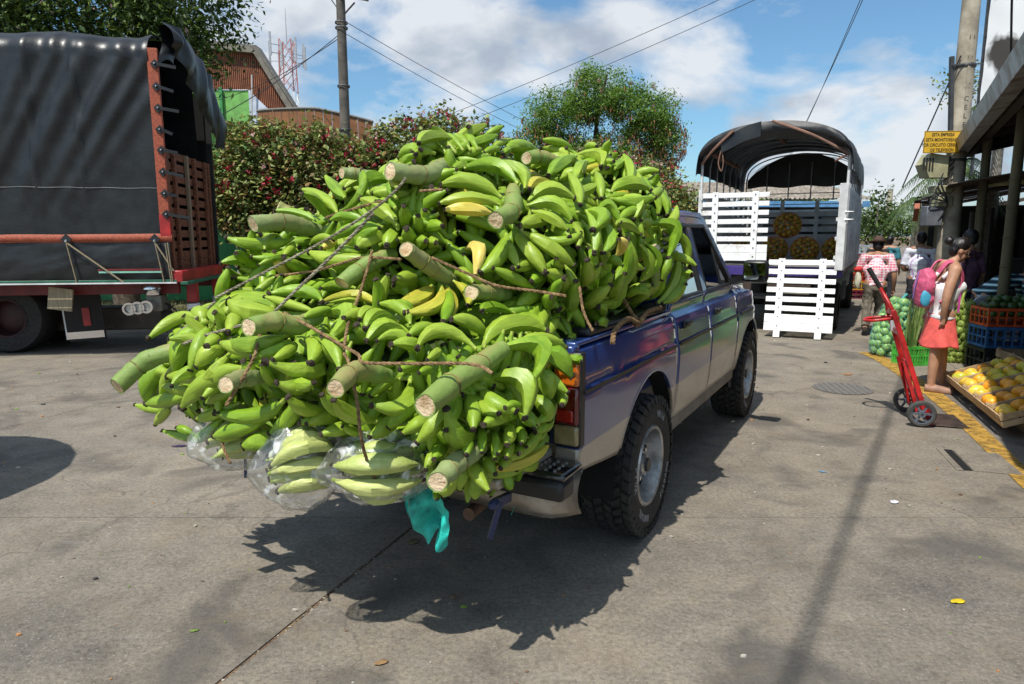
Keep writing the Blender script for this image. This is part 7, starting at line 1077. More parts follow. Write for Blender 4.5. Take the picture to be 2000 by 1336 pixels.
# wheels
TYR = mat('tyre_rubber', (.020, .019, .018), .8, scale=25, bump=.4, var=.4, col2=(.035, .03, .025))
def at_wheel(x, sg):
    w = link('wheel', None, pk); w.location = (x, -sg * .705, .39); w.rotation_euler = (0, 0, 0 if sg > 0 else math.pi)   # outer face towards -y
    Rr, h = .39, .135; b = B(); b.lathe([(.225, -h * .9), (.28, -h * 1.02), (.33, -h), (.365, -h * .93), (.375, -h * .8), (.375, h * .8), (.365, h * .93), (.33, h), (.225, h * .9)], 60, (0, 0, 0), 'y')
    q = random.Random(5)
    for i in range(38):      # tread blocks: shoulder lugs and two staggered rows
        a0 = i * 2 * math.pi / 38
        for row, (yy, wy, da, rr, wl) in enumerate(((-.115, .045, 0, .381, .048), (-.062, .048, .5, .384, .040), (-.012, .04, .15, .385, .036), (.038, .048, .6, .384, .040), (.095, .05, .1, .381, .048))):
            a = a0 + da * 2 * math.pi / 38; c, s_ = math.cos(a), math.sin(a); i0 = len(b.v); sk = .012 * (1 if row % 2 else -1)
            for dz, sc in ((-.012, 1), (.010, .88)):
                for uu, vv in ((-1, -1), (1, -1), (1, 1), (-1, 1)):
                    t_ = uu * wl / 2 * sc + vv * sk; r_ = rr + dz; y_ = yy + vv * wy / 2 * sc; b.v.append((c * r_ - s_ * t_, y_, s_ * r_ + c * t_))
            for f in ((4, 5, 6, 7), (0, 1, 5, 4), (1, 2, 6, 5), (2, 3, 7, 6), (3, 0, 4, 7)): b.f.append(tuple(i0 + k for k in f)); b.m.append(0)
        for sy in (-1, 1):   # lug stubs running down the shoulder
            a = a0 + .1 * (sy > 0); c, s_ = math.cos(a), math.sin(a); i0 = len(b.v)
            for r_, yy in ((.388, h * .86), (.345, h * 1.0), (.345, h * 1.05), (.380, h * 1.0)):
                for uu in (-1, 1): t_ = uu * (.022 if i % 2 else .014); b.v.append((c * r_ - s_ * t_, sy * yy, s_ * r_ + c * t_))
            for f in ((0, 1, 7, 6), (6, 7, 5, 4), (4, 5, 3, 2), (0, 6, 4, 2), (1, 3, 5, 7)): b.f.append(tuple(i0 + k for k in f)); b.m.append(0)
    b.obj('tyre', TYR, w, smooth=30, fix=False)
    b = B(); b.lathe([(.228, -h * .9), (.218, -h * .97), (.205, -h * .93), (.198, -h * .6), (.190, -.02), (.17, -.012), (.14, -.045), (.10, -.062), (.062, -.055), (.058, -.09), (.045, -.10), (0, -.10)], 48, (0, 0, 0), 'y'); b.obj('rim', RIM, w, smooth=40)
    b = B()
    for k in range(6): a = k * 1.047; b.cyl((math.cos(a) * .082, -.058, math.sin(a) * .082), (math.cos(a) * .082, -.082, math.sin(a) * .082), .012, None, 6)
    b.obj('wheel_nuts', CHR, w, kind='stuff')
    for k in range(8):
        a = k * .785 + .39; B().cyl((math.cos(a) * .135, -.040, math.sin(a) * .135), (math.cos(a) * .135, -.052, math.sin(a) * .135), .022, None, 12).obj('rim_hole', DK, w)
    B().cyl((0, -.09, 0), (0, -.115, 0), .042, .036, 16).obj('hub_cap', TRIM, w, smooth=40)
    if sg > 0:
        LET = mat('raised_grey_lettering', (.30, .30, .30), .7)
        for word, ac in (('Wild', 65), ('Country', -35), ('RADIAL', -120), ('Wild', 178)):
            for j, ch in enumerate(word):
                me = text_mesh(ch, .052, .001); me.materials.append(LET); ang = R(ac - (j - (len(word) - 1) / 2) * 6.6); r_ = .272
                M = Matrix.Translation((math.cos(ang) * r_, -h * 1.022, math.sin(ang) * r_)) @ Matrix.Rotation(-(ang - math.pi / 2), 4, 'Y') @ Matrix.Rotation(math.pi / 2, 4, 'X'); link('letter', me, w, M)
for x in (.06, 2.95):
    for sg in (1, -1): at_wheel(x, sg)
# ================================================================ the load of plantains
def plantain_mat(name, c1, c2, c3):
    mt = bpy.data.materials.new(name); mt.use_nodes = True; nt = mt.node_tree; N = nt.nodes.new; L = nt.links.new; b = nt.nodes['Principled BSDF']
    b.inputs['Roughness'].default_value = .42; b.inputs['Specular IOR Level'].default_value = .42; b.inputs['Subsurface Weight'].default_value = .0
    tc = N('ShaderNodeTexCoord'); mp = N('ShaderNodeMapping'); mp.inputs['Scale'].default_value = (1.2, .5, .5); L(tc.outputs['Object'], mp.inputs[0]); oi = N('ShaderNodeObjectInfo')
    ad = N('ShaderNodeVectorMath'); ad.operation = 'ADD'; cm = N('ShaderNodeMath'); cm.operation = 'MULTIPLY'; L(oi.outputs['Random'], cm.inputs[0]); cm.inputs[1].default_value = 30; L(mp.outputs[0], ad.inputs[0]); L(cm.outputs[0], ad.inputs[1])
    n = N('ShaderNodeTexNoise'); n.inputs['Scale'].default_value = 2.2; n.inputs['Detail'].default_value = 3; L(ad.outputs[0], n.inputs['Vector'])
    r = N('ShaderNodeValToRGB'); e = r.color_ramp.elements; e[0].position = .3; e[0].color = (*c1, 1); e[1].position = .72; e[1].color = (*c2, 1); L(n.outputs[0], r.inputs[0])
    # each fruit a little yellower or deeper than the next
    mx = N('ShaderNodeMix'); mx.data_type = 'RGBA'; L(oi.outputs['Random'], mx.inputs[0]); L(r.outputs[0], mx.inputs[6]); m3 = N('ShaderNodeMix'); m3.data_type = 'RGBA'; m3.inputs[0].default_value = .5; L(r.outputs[0], m3.inputs[6]); m3.inputs[7].default_value = (*c3, 1); L(m3.outputs[2], mx.inputs[7])
    # dark specks and rubbed streaks
    n2 = N('ShaderNodeTexNoise'); n2.inputs['Scale'].default_value = 16; n2.inputs['Detail'].default_value = 6; n2.inputs['Roughness'].default_value = .75; L(ad.outputs[0], n2.inputs['Vector'])
    r2 = N('ShaderNodeValToRGB'); r2.color_ramp.elements[0].position = .66; r2.color_ramp.elements[1].position = .76; r2.color_ramp.elements[0].color = (0, 0, 0, 1); r2.color_ramp.elements[1].color = (.65, .65, .65, 1); L(n2.outputs[0], r2.inputs[0])
    m4 = N('ShaderNodeMix'); m4.data_type = 'RGBA'; L(r2.outputs[0], m4.inputs[0]); L(mx.outputs[2], m4.inputs[6]); m4.inputs[7].default_value = (.10, .09, .03, 1)
    mp5 = N('ShaderNodeMapping'); mp5.inputs['Scale'].default_value = (1.2, 7, 7); L(ad.outputs[0], mp5.inputs[0]); n5 = N('ShaderNodeTexNoise'); n5.inputs['Scale'].default_value = 1.6; n5.inputs['Detail'].default_value = 4; L(mp5.outputs[0], n5.inputs['Vector'])
    r5 = N('ShaderNodeValToRGB'); r5.color_ramp.elements[0].position = .35; r5.color_ramp.elements[1].position = .7; r5.color_ramp.elements[0].color = (.86, .90, .8, 1); r5.color_ramp.elements[1].color = (1.1, 1.07, 1.1, 1); L(n5.outputs[0], r5.inputs[0])
    m6 = N('ShaderNodeMix'); m6.data_type = 'RGBA'; m6.blend_type = 'MULTIPLY'; m6.inputs[0].default_value = 1; L(m4.outputs[2], m6.inputs[6]); L(r5.outputs[0], m6.inputs[7]); L(m6.outputs[2], b.inputs['Base Color'])
    bp = N('ShaderNodeBump'); bp.inputs['Strength'].default_value = .15; bp.inputs['Distance'].default_value = .02; L(n5.outputs[0], bp.inputs['Height']); L(bp.outputs[0], b.inputs['Normal'])
    return mt
PG = plantain_mat('green_plantain_skin', (.13, .26, .013), (.27, .43, .03), (.42, .48, .065)); PZ = plantain_mat('turning_plantain_skin', (.34, .37, .03), (.46, .44, .05), (.55, .42, .06)); PY = plantain_mat('yellow_plantain_skin', (.62, .50, .06), (.78, .62, .15), (.8, .6, .2))
TIP = mat('plantain_tip', (.045, .032, .02), .95, coord='Object', scale=5, bump=.6, bscale=8); NECK = mat('plantain_neck', (.33, .42, .06), .55)
def finger_mesh(k, var, skin, lo=False):
    """one plantain, length 1 along x, width 1; middle bowed by k widths towards +z"""
    b = B(); A = 4.8; n = 6 if lo else 10; q = random.Random(int(k * 10) + var * 77)
    T = [0, .05, .12, .2, .32, .46, .6, .72, .82, .89, .94, .965] if not lo else [0, .12, .3, .55, .8, .94]
    rad = {0: .13, .05: .14, .12: .22, .2: .36, .32: .44, .46: .5, .6: .49, .72: .45, .82: .35, .89: .26, .94: .175, .965: .15, .3: .45, .55: .5, .8: .40}
    twist = q.uniform(-.4, .4); ph = q.uniform(0, 1.2); prev = None
    def C(t): s = 4 * t * (1 - t); s = s ** (.85 + .25 * var); return Vector((t * A, 0, k * s))
    rings = []
    for t in T + ([.975, 1.0, 1.0] if not lo else [1.0]):
        p = C(min(t, 1)); d = (C(min(1, t + .02)) - C(max(0, t - .02))).normalized(); z = Vector((-d.z, 0, d.x)); y = Vector((0, 1, 0)); r = rad.get(t)
        if t >= .975: r = .215 if t < 1 else .18
        if len(rings) == len(T) + 2: r = .03; p = C(1) - d * .03
        ring = []
        for j in range(n):
            a = 2 * math.pi * j / n + ph * .3 + twist * t; rr = r * (1 + (.095 * math.cos(5 * (a - twist * t)) if n > 6 else 0) * (1 if .1 < t < .93 else .3))
            if t >= .975: rr *= 1 + q.uniform(-.3, .3)
            v = p + y * math.cos(a) * rr + z * math.sin(a) * rr; ring.append(len(b.v)); b.v.append((v.x / A, v.y, v.z))
        rings.append(ring)
    for i in range(len(rings) - 1):
        for j in range(n): b.f.append((rings[i][j], rings[i][(j + 1) % n], rings[i + 1][(j + 1) % n], rings[i + 1][j])); b.m.append(1 if i >= len(T) - 1 else (2 if i < 1 else 0))
    b.f.append(tuple(reversed(rings[0]))); b.m.append(2); b.f.append(tuple(rings[-1])); b.m.append(1)
    return b.mesh('plantain', [skin, TIP, NECK], smooth=44 if not lo else 80, fix=False)
KS = [0, .25, .5, .75, 1.0, 1.3, 1.7, 2.2, 2.8]
FM = {}
def fmesh(k, var, col):
    kk = min(KS, key=lambda x: abs(x - k)); key = (kk, var, col)
    if key not in FM: FM[key] = finger_mesh(kk, var, (PG, PZ, PY)[col])
    return FM[key]
def fmat(b, m, e, w):
    X = e - b; L_ = X.length; x = X.normalized(); h = m - (b + e) / 2; h = h - x * h.dot(x); k = h.length / w
    if h.length < .006: h = x.cross(Vector((.3, .2, 1))); k = .0
    z = h.normalized(); y = z.cross(x); M = Matrix.Identity(4)
    M.col[0][:3] = X; M.col[1][:3] = y * w; M.col[2][:3] = z * w; M.col[3][:3] = b; return M, k
LOC = lambda p: Vector((p[0], -p[1], p[2]))          # data rows are forward, right, up
NAMES = ['bunch at the upper left of the heap with a stub bending down', 'bunch near the top of the heap with a short round stub', 'big central bunch whose thick stub points at the viewer', 'mid-height bunch whose stub rises to a pale cut end', 'bunch with a short dark stub below the central one', 'bunch nearest the cab with a slim pinkish stub', 'leftmost upper bunch with a long obliquely cut stub', 'bunch with a stub cut slantwise, facing down, left of centre', 'bunch at the back left showing only a round pale cut', 'bunch at the top left edge with a stub in shadow', 'lower left bunch with a horizontal stub tied by rope', 'bunch at the far left with a long stub reaching out over the road', 'small bunch low on the left with a slanted pale cut', 'lower middle bunch with a round cream cut end under the ropes', 'large lower right bunch with the thickest blunt green stub', 'shaded lowest bunch by the bumper with tightly packed small fruit']
bunches = []; CAMP = None; PM = Matrix.Translation(PO) @ Matrix.Rotation(RZ, 4, 'Z'); PMi = PM.inverted(); CAMP = PMi @ Vector((0, 0, 1.65))
STK = mat('plantain_stalk', (.19, .28, .06), .6, scale=4, bump=.5, bscale=25, col2=(.30, .24, .09), ctr=(.36, .52)); STK2 = mat('pale_plantain_stalk', (.24, .30, .11), .6, scale=4, bump=.5, bscale=25, col2=(.22, .20, .08), ctr=(.36, .52)); CUT = mat('cut_stalk', (.72, .56, .36), .9, scale=14, bump=.7, bscale=90, col2=(.40, .25, .12), ctr=(.36, .56)); RINGM = mat('stalk_scar', (.35, .27, .08), .9, scale=20, col2=(.12, .08, .03))
for i, s in enumerate(STALKS):
    base = LOC(s[-2]); r0 = s[-1] * 1.1
    t = thing('plantain_bunch', 'green plantain ' + NAMES[i], 'plantain bunch', PM @ base, RZ, 'plantain bunches heaped on the pickup'); bunches.append((t, base))
    P = [LOC(p) - base for p in s[:-1]][::-1]; P = [P[0] + (P[0] - P[1]) * .5] + P; cp = catmull(P, 7); rg_ = random.Random(i); b = B(); n = len(cp); b.tube(cp, [r0 * lerp(.72, 1, min(1, j / (n * .45))) * (1 + .03 * math.sin(j * 1.1 + i) + sum(.13 * math.exp(-((j / (n - 1) - f - .02) / .03) ** 2) for f in ((.35, .62, .80) if i % 2 else (.45, .74)))) * lerp(1.08, .97, j / n) for j in range(n)], 18, cap=True, wob=.10)
    so = b.obj('stalk', STK if i % 3 else STK2, t, smooth=60); d = (cp[-1] - cp[-3]).normalized(); sl = Vector((rg_.uniform(-.5, .5), rg_.uniform(-.5, .5), rg_.uniform(-.3, .6)))
    if i == 6: sl = Vector((.3, .8, -.9))
    if i == 7: sl = Vector((0, .2, -1.6))
    nn = (d + sl * .35 + (CAMP - (base + cp[-1])).normalized() * .35).normalized(); b = B(); c0 = cp[-1]; u = nn.cross(Vector((0, 0, 1))).normalized(); w = nn.cross(u); ring = []
    for j in range(20):
        a = j * .31416; e = u * math.cos(a) + w * math.sin(a); e = e - d * 0; pt = e - d * e.dot(d); e = e / max(.2, pt.length); rr = r0 * (.97 + .03 * math.sin(3 * a + i) + .02 * math.sin(7 * a)); ring.append(c0 + e * rr + d * r0 * (.42 + .03 * math.sin(9 * a + i)))
    i0 = len(b.v); 
    for lv, inw in ((0, 1), (1, 1)):
        for q in ring: b.v.append(tuple(q if lv else q - d * ((q - c0).dot(d)) - d * .01))
    for j in range(20): b.f.append((j, (j + 1) % 20, 20 + (j + 1) % 20, 20 + j)); b.m.append(0)
    cc = c0 + d * r0 * .42; inner = [cc + (q - cc) * (.86 + .03 * math.sin(5 * j + i)) - d * .0015 for j, q in enumerate(ring)]; b.v += [tuple(q) for q in inner]
    for j in range(20): b.f.append((20 + j, 20 + (j + 1) % 20, 40 + (j + 1) % 20, 40 + j)); b.m.append(0)
    b.obj('stalk_end', STK if i % 3 else STK2, so, smooth=60); b = B(); b.v += [tuple(q) for q in inner] + [tuple(cc - d * .004)]
    for j in range(20): b.f.append((j, (j + 1) % 20, 20)); b.m.append(0)
    b.obj('cut_face', CUT, so, smooth=80)
    for f in ((.35, .62, .80) if i % 2 else (.45, .74)):
        j = int(f * (n - 1)); p = cp[j]; dd = (cp[min(j + 1, n - 1)] - cp[j - 1]).normalized(); uu = dd.cross(Vector((0, 0, 1))).normalized(); ww = dd.cross(uu); tl = rg_.uniform(-.25, .25)
        b = B(); b.tube([p + (uu * math.cos(a) + ww * math.sin(a)) * r0 * lerp(.8, 1.06, min(1, f * 1.6)) + dd * r0 * (tl * math.cos(a) + .08 * math.sin(3 * a)) for a in [x * .3927 for x in range(16)]], r0 * .06, 6, closed=True); b.obj('scar_ring', RINGM, so, smooth=60)
CNT = [0] * 16
def add_finger(bi, b_, m_, e_, w, col=0, var=None, rng=random):
    t, base = bunches[bi]; M, k = fmat(b_, m_, e_, w); var = rng.randrange(2) if var is None else var
    me = fmesh(k, var, col); o = link('plantain', me, t, Matrix.Translation(-base) @ M); CNT[bi] += 1
    if col == 2: o['label'] = 'ripe yellow plantain'
    return o
for bi, col, q, w in FINGERS:
    add_finger(bi, LOC(q[0:3]), LOC(q[3:6]), LOC(q[6:9]) + (LOC(q[6:9]) - LOC(q[0:3])) * .06, w * 1.10, col)
# hands of fruit packed round the rest of the heap, just under the outer ones
EL_ = [(Vector((e[0], -e[1], e[2])), Vector((e[3] - .035, e[4] - .035, e[5] - .035))) for e in MOUND]
EL_.append((Vector((-.78, -.48, 1.16)), Vector((.42, .34, .30))))
def inside(p, k=1.0, skip=-1): return any(i != skip and sum(((p[j] - c[j]) / (r[j] * k)) ** 2 for j in range(3)) < 1 for i, (c, r) in enumerate(EL_))
rg = random.Random(77)
def nearest_bunch(p):
    o = sorted(range(16), key=lambda i: (bunches[i][1] - p).length)
    for i in o:
        if CNT[i] < 240: return i
def sites(n, gap):
    out = []; tries = 0
    while len(out) < n and tries < 60000:
        tries += 1; i = rg.randrange(len(EL_)); c, r = EL_[i]; d = Vector([rg.gauss(0, 1) for _ in range(3)]).normalized(); p = Vector((c.x + d.x * r.x, c.y + d.y * r.y, c.z + d.z * r.z))
        if p.z < (.78 if p.x > -.95 else .68) or p.x > .56 and p.z < 1.8 or inside(p, 1, i): continue
        if p.x > -.95 and abs(p.y) > .66 and p.z < 1.25: continue
        if p.x < -.95 and p.y > -.36 and p.z < .93: continue
        if any((p - q[0]).length < gap for q in out): continue
        nrm = Vector((d.x / r.x, d.y / r.y, d.z / r.z)).normalized(); out.append((p, nrm))
    return out
for p, nrm in sites(215, .122):
    tocam = (CAMP - p).normalized(); vis = nrm.dot(tocam) > .15
    if vis and sum((LOC(q[3:6]) - p).length < .15 for _, _, q, _ in FINGERS) >= 7: continue
    t1 = nrm.cross(Vector((rg.gauss(0, 1), rg.gauss(0, 1), rg.gauss(0, 1)))).normalized(); t2 = nrm.cross(t1); n = rg.randint(4, 7); bi = nearest_bunch(p); w = rg.uniform(.047, .058); L_ = w * rg.uniform(4.7, 5.8); cup = rg.uniform(.1, .8) if vis else rg.uniform(.5, 1.4); off = -.095 if vis else -.01; fan = rg.uniform(-.25, .25)
    for k in range(n):
        s = k - (n - 1) / 2; o = p + t1 * s * w * .86 + nrm * (off - abs(s) * .006); dr = (t2 + t1 * fan * s * .35).normalized(); b_ = o - dr * L_ * .5 - nrm * (.03); e_ = o + dr * L_ * .5 * rg.uniform(.9, 1.08) - nrm * rg.uniform(-.02, .03) + nrm * (.035 if rg.random() < .4 else 0); m_ = (b_ + e_) / 2 + nrm * w * cup * rg.uniform(.6, 1.1)
        if sum(1 for _ in ()) == 0: add_finger(bi, b_, m_, e_, w * rg.uniform(.9, 1.05), 0 if rg.random() > .05 else 1, None, rg)
# fruit that breaks the outline along the top and the sides, as seen in the shadow
for p, nrm in sites(46, .20):
    if nrm.dot((CAMP - p).normalized()) > .45: continue
    bi = nearest_bunch(p)
    for k in range(rg.randint(2, 4)):
        a = Vector((rg.gauss(0, .55), rg.gauss(0, .55), rg.gauss(0, .4))); dr = (nrm + a).normalized(); w = .05; b_ = p - nrm * .07 + a * .05; e_ = b_ + dr * .20; m_ = (b_ + e_) / 2 + Vector((rg.gauss(0, 1), rg.gauss(0, 1), .8)).normalized() * .035; add_finger(bi, b_, m_, e_, w, 0, None, rg)
# the packed inside of the heap
core = thing('heap_filling', 'dark inner mass of packed plantains under the outer bunches', 'plantains', PO, RZ)
core['kind'] = 'stuff'
b = B(); lo = finger_mesh(.75, 0, PG); vs = [v.co.copy() for v in lo.vertices]; fs = [tuple(f.vertices) for f in lo.polygons]; fm = [f.material_index for f in lo.polygons]
EL_.append((Vector((-.40, 0, 1.02)), Vector((.72, .62, .34))))
for _ in range(3400):
    i = rg.randrange(len(EL_)); c, r = EL_[i]; d = Vector([rg.gauss(0, 1) for _ in range(3)]).normalized(); p = Vector((c.x + d.x * r.x, c.y + d.y * r.y, c.z + d.z * r.z)) - Vector((d.x / r.x, d.y / r.y, d.z / r.z)).normalized() * rg.uniform(.085, .16)
    if p.z < .80 or (p.x < -1.1 and p.y > -.3 and p.z < .9) or (p.x > -.98 and abs(p.y) > .62 and p.z < 1.3) or p.x > .5 or any(sum(((p[j] - cc[j]) / max(.1, rr_[j] - .17)) ** 2 for j in range(3)) < 1 for cc, rr_ in EL_): continue
    x = d.cross(Vector([rg.gauss(0, 1) for _ in range(3)])).normalized(); z = x.cross(d); M, k = fmat(p - x * .125, p + d * .03, p + x * .125, .050); i0 = len(b.v)
    b.v += [tuple(M @ v) for v in vs]; b.f += [tuple(i0 + k_ for k_ in f) for f in fs]; b.m += fm
del core['kind']; bpy.data.objects.remove(core)
o = b.obj('heap_filling', [PG, TIP, NECK], None, smooth=80, fix=False, kind='stuff', label='mass of green plantains packed inside the heap on the pickup', cat='plantains'); o.location = PO; o.rotation_euler = (0, 0, RZ)
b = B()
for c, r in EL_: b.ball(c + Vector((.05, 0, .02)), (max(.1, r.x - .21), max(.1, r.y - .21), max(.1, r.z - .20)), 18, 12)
o2 = b.obj('heap_filling', mat('gap_shade_core', (.05, .08, .012), .8), None, smooth=80, fix=False, kind='stuff', label='dark green lumps added inside the heap to keep its gaps dark', cat='plantains'); o2.location = PO; o2.rotation_euler = (0, 0, RZ)  # added lumps, not fruit: they stop light leaks and darken the gaps
# ropes, three strands twisted
ROPE = mat('fibre_rope', (.30, .19, .09), .95, scale=40, bump=.5, col2=(.14, .08, .035)); ROPE2 = mat('faded_rope', (.34, .30, .22), .95, scale=40, bump=.5, col2=(.15, .12, .09))
RN = ['rope running up from the lower left over the upper left bunches', 'second slanting rope crossing the left bunches beside its twin', 'rope crossing the middle left of the heap to the rising stub', 'rope from the rising stub running right under the central bunch', 'rope looped round the leftmost plantains', 'rope tied to the lower left stub and running right to the thick stub', 'rope hanging down the middle of the heap past the clear bag', 'short rope hanging down over the lower left bunch', 'short rope beside the upper left stub', 'short rope piece near the top left of the central bunch', 'rope coming down over the bed rail', 'rope end hanging by the leftmost clear bag']
def rope(pts, label, m, r=.0056, local=True):
    pts = [Vector(p) for p in pts]; o0 = pts[0].copy(); cp = catmull([p - o0 for p in pts], 10); out = [cp[0]]
    for q in cp[1:]:
        while (q - out[-1]).length > .009: out.append(out[-1] + (q - out[-1]).normalized() * .009)
    e = link('rope', None, None, label=label, cat='rope', group='ropes lashing the plantains'); b = B(); nn = len(out)
    for s in range(3):
        P = []
        for i, p in enumerate(out):
            t = (out[min(i + 1, nn - 1)] - out[max(i - 1, 0)]).normalized(); u = t.cross(Vector((0, 0, 1)) if abs(t.z) < .9 else Vector((1, 0, 0))).normalized(); w = t.cross(u); a = i * .95 + s * 2.0944; P.append(p + (u * math.cos(a) + w * math.sin(a)) * r * .55)
        b.tube(P, r * .62, 5)
    b.obj('strands', m, e, smooth=70, fix=False, kind='stuff'); e.matrix_world = PM @ Matrix.Translation(o0); e.location = PM @ o0; e.rotation_euler = (0, 0, RZ); return e
def onbag(pts):
    for k, f in ((-3, 1.02), (-2, 1.09), (-1, 1.15)): pts[k] = CAMP + (pts[k] - CAMP) * f
    return pts
for i, rp in enumerate(ROPES): rope(onbag([LOC(p) for p in rp]) if i == 6 else [LOC(p) for p in rp], RN[i], ROPE2 if i in (0, 1, 4) else ROPE)
rope([(-.62, -.845, 1.17), (-.55, -.83, 1.22), (-.30, -.80, 1.245), (-.18, -.82, 1.215), (.0, -.805, 1.25), (.25, -.80, 1.25)], 'rope lying along the black bed rail liner', ROPE, .011); rope([(-.18, -.80, 1.23), (-.20, -.74, 1.33), (-.12, -.66, 1.42)], 'short knotted rope rising from the middle of the bed rail', ROPE, .009)
B_ = B()
for k in range(5): B_.ball((rg.uniform(-.02, .02), rg.uniform(-.015, .015), rg.uniform(-.02, .02)), .016, 8, 6, .5)
kn = B_.obj('rope_knot', ROPE, None, smooth=60, label='brown rope knot on the bed rail liner', cat='knot', kind='stuff'); del kn['kind']; kn.location = PM @ Vector((-.18, -.815, 1.22))
# clear plastic bags of plantains hanging below the tail
BAG = bpy.data.materials.new('clear_plastic'); BAG.use_nodes = True
def bagmat():
    nt = BAG.node_tree; N = nt.nodes.new; L = nt.links.new; nt.nodes.remove(nt.nodes['Principled BSDF']); a = N('ShaderNodeBsdfTransparent'); a.inputs[0].default_value = (.95, .96, .95, 1); g = N('ShaderNodeBsdfGlossy'); g.inputs['Roughness'].default_value = .12; d = N('ShaderNodeBsdfDiffuse'); d.inputs[0].default_value = (.95, .97, .97, 1)
    tc = N('ShaderNodeTexCoord'); n = N('ShaderNodeTexNoise'); n.inputs['Scale'].default_value = 7; n.inputs['Detail'].default_value = 5; n.inputs['Distortion'].default_value = 2.6; L(tc.outputs['Object'], n.inputs['Vector']); bp = N('ShaderNodeBump'); bp.inputs['Strength'].default_value = .6; bp.inputs['Distance'].default_value = .012; L(n.outputs[0], bp.inputs['Height']); L(bp.outputs[0], g.inputs['Normal'])
    lw = N('ShaderNodeLayerWeight'); lw.inputs[0].default_value = .16; L(bp.outputs[0], lw.inputs['Normal']); m1 = N('ShaderNodeMixShader'); L(lw.outputs['Facing'], m1.inputs[0]); L(a.outputs[0], m1.inputs[1]); L(g.outputs[0], m1.inputs[2])
    rp = N('ShaderNodeValToRGB'); rp.color_ramp.elements[0].position = .50; rp.color_ramp.elements[1].position = .66; rp.color_ramp.elements[0].color = (.05, .05, .05, 1); rp.color_ramp.elements[1].color = (.60, .60, .60, 1); L(n.outputs[0], rp.inputs[0]); m2 = N('ShaderNodeMixShader'); L(rp.outputs[0], m2.inputs[0]); L(m1.outputs[0], m2.inputs[1]); L(d.outputs[0], m2.inputs[2]); L(m2.outputs[0], nt.nodes['Material Output'].inputs['Surface'])
bagmat()
PP = plantain_mat('pale_plantain_skin', (.38, .46, .12), (.50, .56, .20), (.55, .52, .22))
def bag(label, lab2, p, rad, tilt, seed, style):
    """p: pickup-frame centre; rad: half sizes"""
    q = random.Random(seed); c = PM @ (CAMP + (Vector(p) - CAMP) * .95); rad = tuple(r * 1.03 for r in rad); dv = c - Vector((0, 0, 1.65)); tilt += math.atan2(dv.y, dv.x) - RZ; t = thing('clear_bag', label, 'plastic bag', c, RZ + tilt, 'clear bags of plantains under the tail'); b = B(); off = Vector((seed * 5, 0, 0))
    def f(u, v):
        th = math.pi * u; a = 2 * math.pi * v; d = Vector((math.sin(th) * math.cos(a), math.sin(th) * math.sin(a), math.cos(th))); k = 1 + .14 * noise.noise(d * 2 + off) + .05 * abs(noise.noise(d * 6 + off)) + .03 * noise.noise(d * 14 + off)
        ex = 1 + .5 * max(0, -d.x * .0) ; P_ = Vector((d.x * rad[0] * k, d.y * rad[1] * k, d.z * rad[2] * k)); 
        corner = max(0, abs(d.y) - .75) * 4; P_.y *= 1 + .18 * corner; P_.z -= rad[2] * .3 * corner * (d.z + .3)
        return P_
    b.grid(f, 44, 60); b.obj('bag_film', BAG, t, smooth=80)
    h = thing('bagged_plantains', lab2, 'plantains', c, RZ + tilt, 'plantains inside the clear bags'); me = {}
    for k in range(style[0]):
        kk = q.choice((.75, 1.0, 1.3, 1.7)); 
        if kk not in me: me[kk] = finger_mesh(kk, 1, PP)
        s = (k / (style[0] - 1)) * 2 - 1; w = .056
        z = -s * rad[2] * .60; x = -rad[0] * (.72 - .40 * s * s) + q.uniform(-.02, .02); hw = rad[1] * .80 * math.sqrt(max(.1, 1 - s * s * .7)); fl_ = 1 if k % 2 else -1
        bb = Vector((x + .02, hw * fl_, z + q.uniform(-.02, .02))); ee = Vector((x + .02, -hw * fl_, z + q.uniform(-.02, .02))); mm_ = (bb + ee) / 2 + Vector((-.05, 0, style[1] * .05 + q.uniform(-.02, .02))); M, kz = fmat(bb, mm_, ee, w * 1.05); link('plantain', me[kk], h, M)
        bb2 = bb + Vector((.10, 0, .02)); M, kz = fmat(bb2, mm_ + Vector((.09, 0, .02)), ee + Vector((.10, 0, 0)), w); link('plantain', me[kk], h, M)
    return t
bag('leftmost clear bag, torn and crumpled, under the left bunches', 'pale plantains in the leftmost clear bag', (-1.56, .51, .78), (.10, .16, .13), .2, 3, (5, 1))
bag('middle clear bag, tallest and hanging lowest', 'pale plantains curled in the middle clear bag', (-1.60, .085, .745), (.12, .16, .17), .1, 1, (8, 1))
bag('right clear bag with its corner drawn out, beside the teal sack', 'pale plantains in the right clear bag', (-1.50, -.225, .755), (.125, .20, .135), -.1, 2, (6, .3))
TEAL = mat('teal_woven_sack', (.02, .55, .45), .45, scale=9, bump=.4, bscale=150, col2=(.01, .24, .21)); b = B()
def sk(u, v):
    w = lerp(.13, .075, v ** 1.2) * (1 if v < .8 else 1 - (v - .8) * 1.2); y = -.40 - .05 * v - (u * 2 - 1) * w; x = -1.50 + .05 * v + .028 * math.sin(u * 11 + v * 2) + .02 * noise.noise(Vector((u * 5, v * 5, 2))) + .02 * math.sin(v * 7 + u * 5); z = .69 - v * .20 + .03 * (u * 2 - 1) * (1 - v) - .035 * math.sin(u * 9) * v ** 2
    return (x, y, z)
b.grid(sk, 40, 30); o = b.obj('woven_sack', TEAL, None, smooth=70, label='crumpled teal woven sack hanging under the load beside the clear bag', cat='sack'); o.location = PO; o.rotation_euler = (0, 0, RZ)
b = B(); q = random.Random(2)
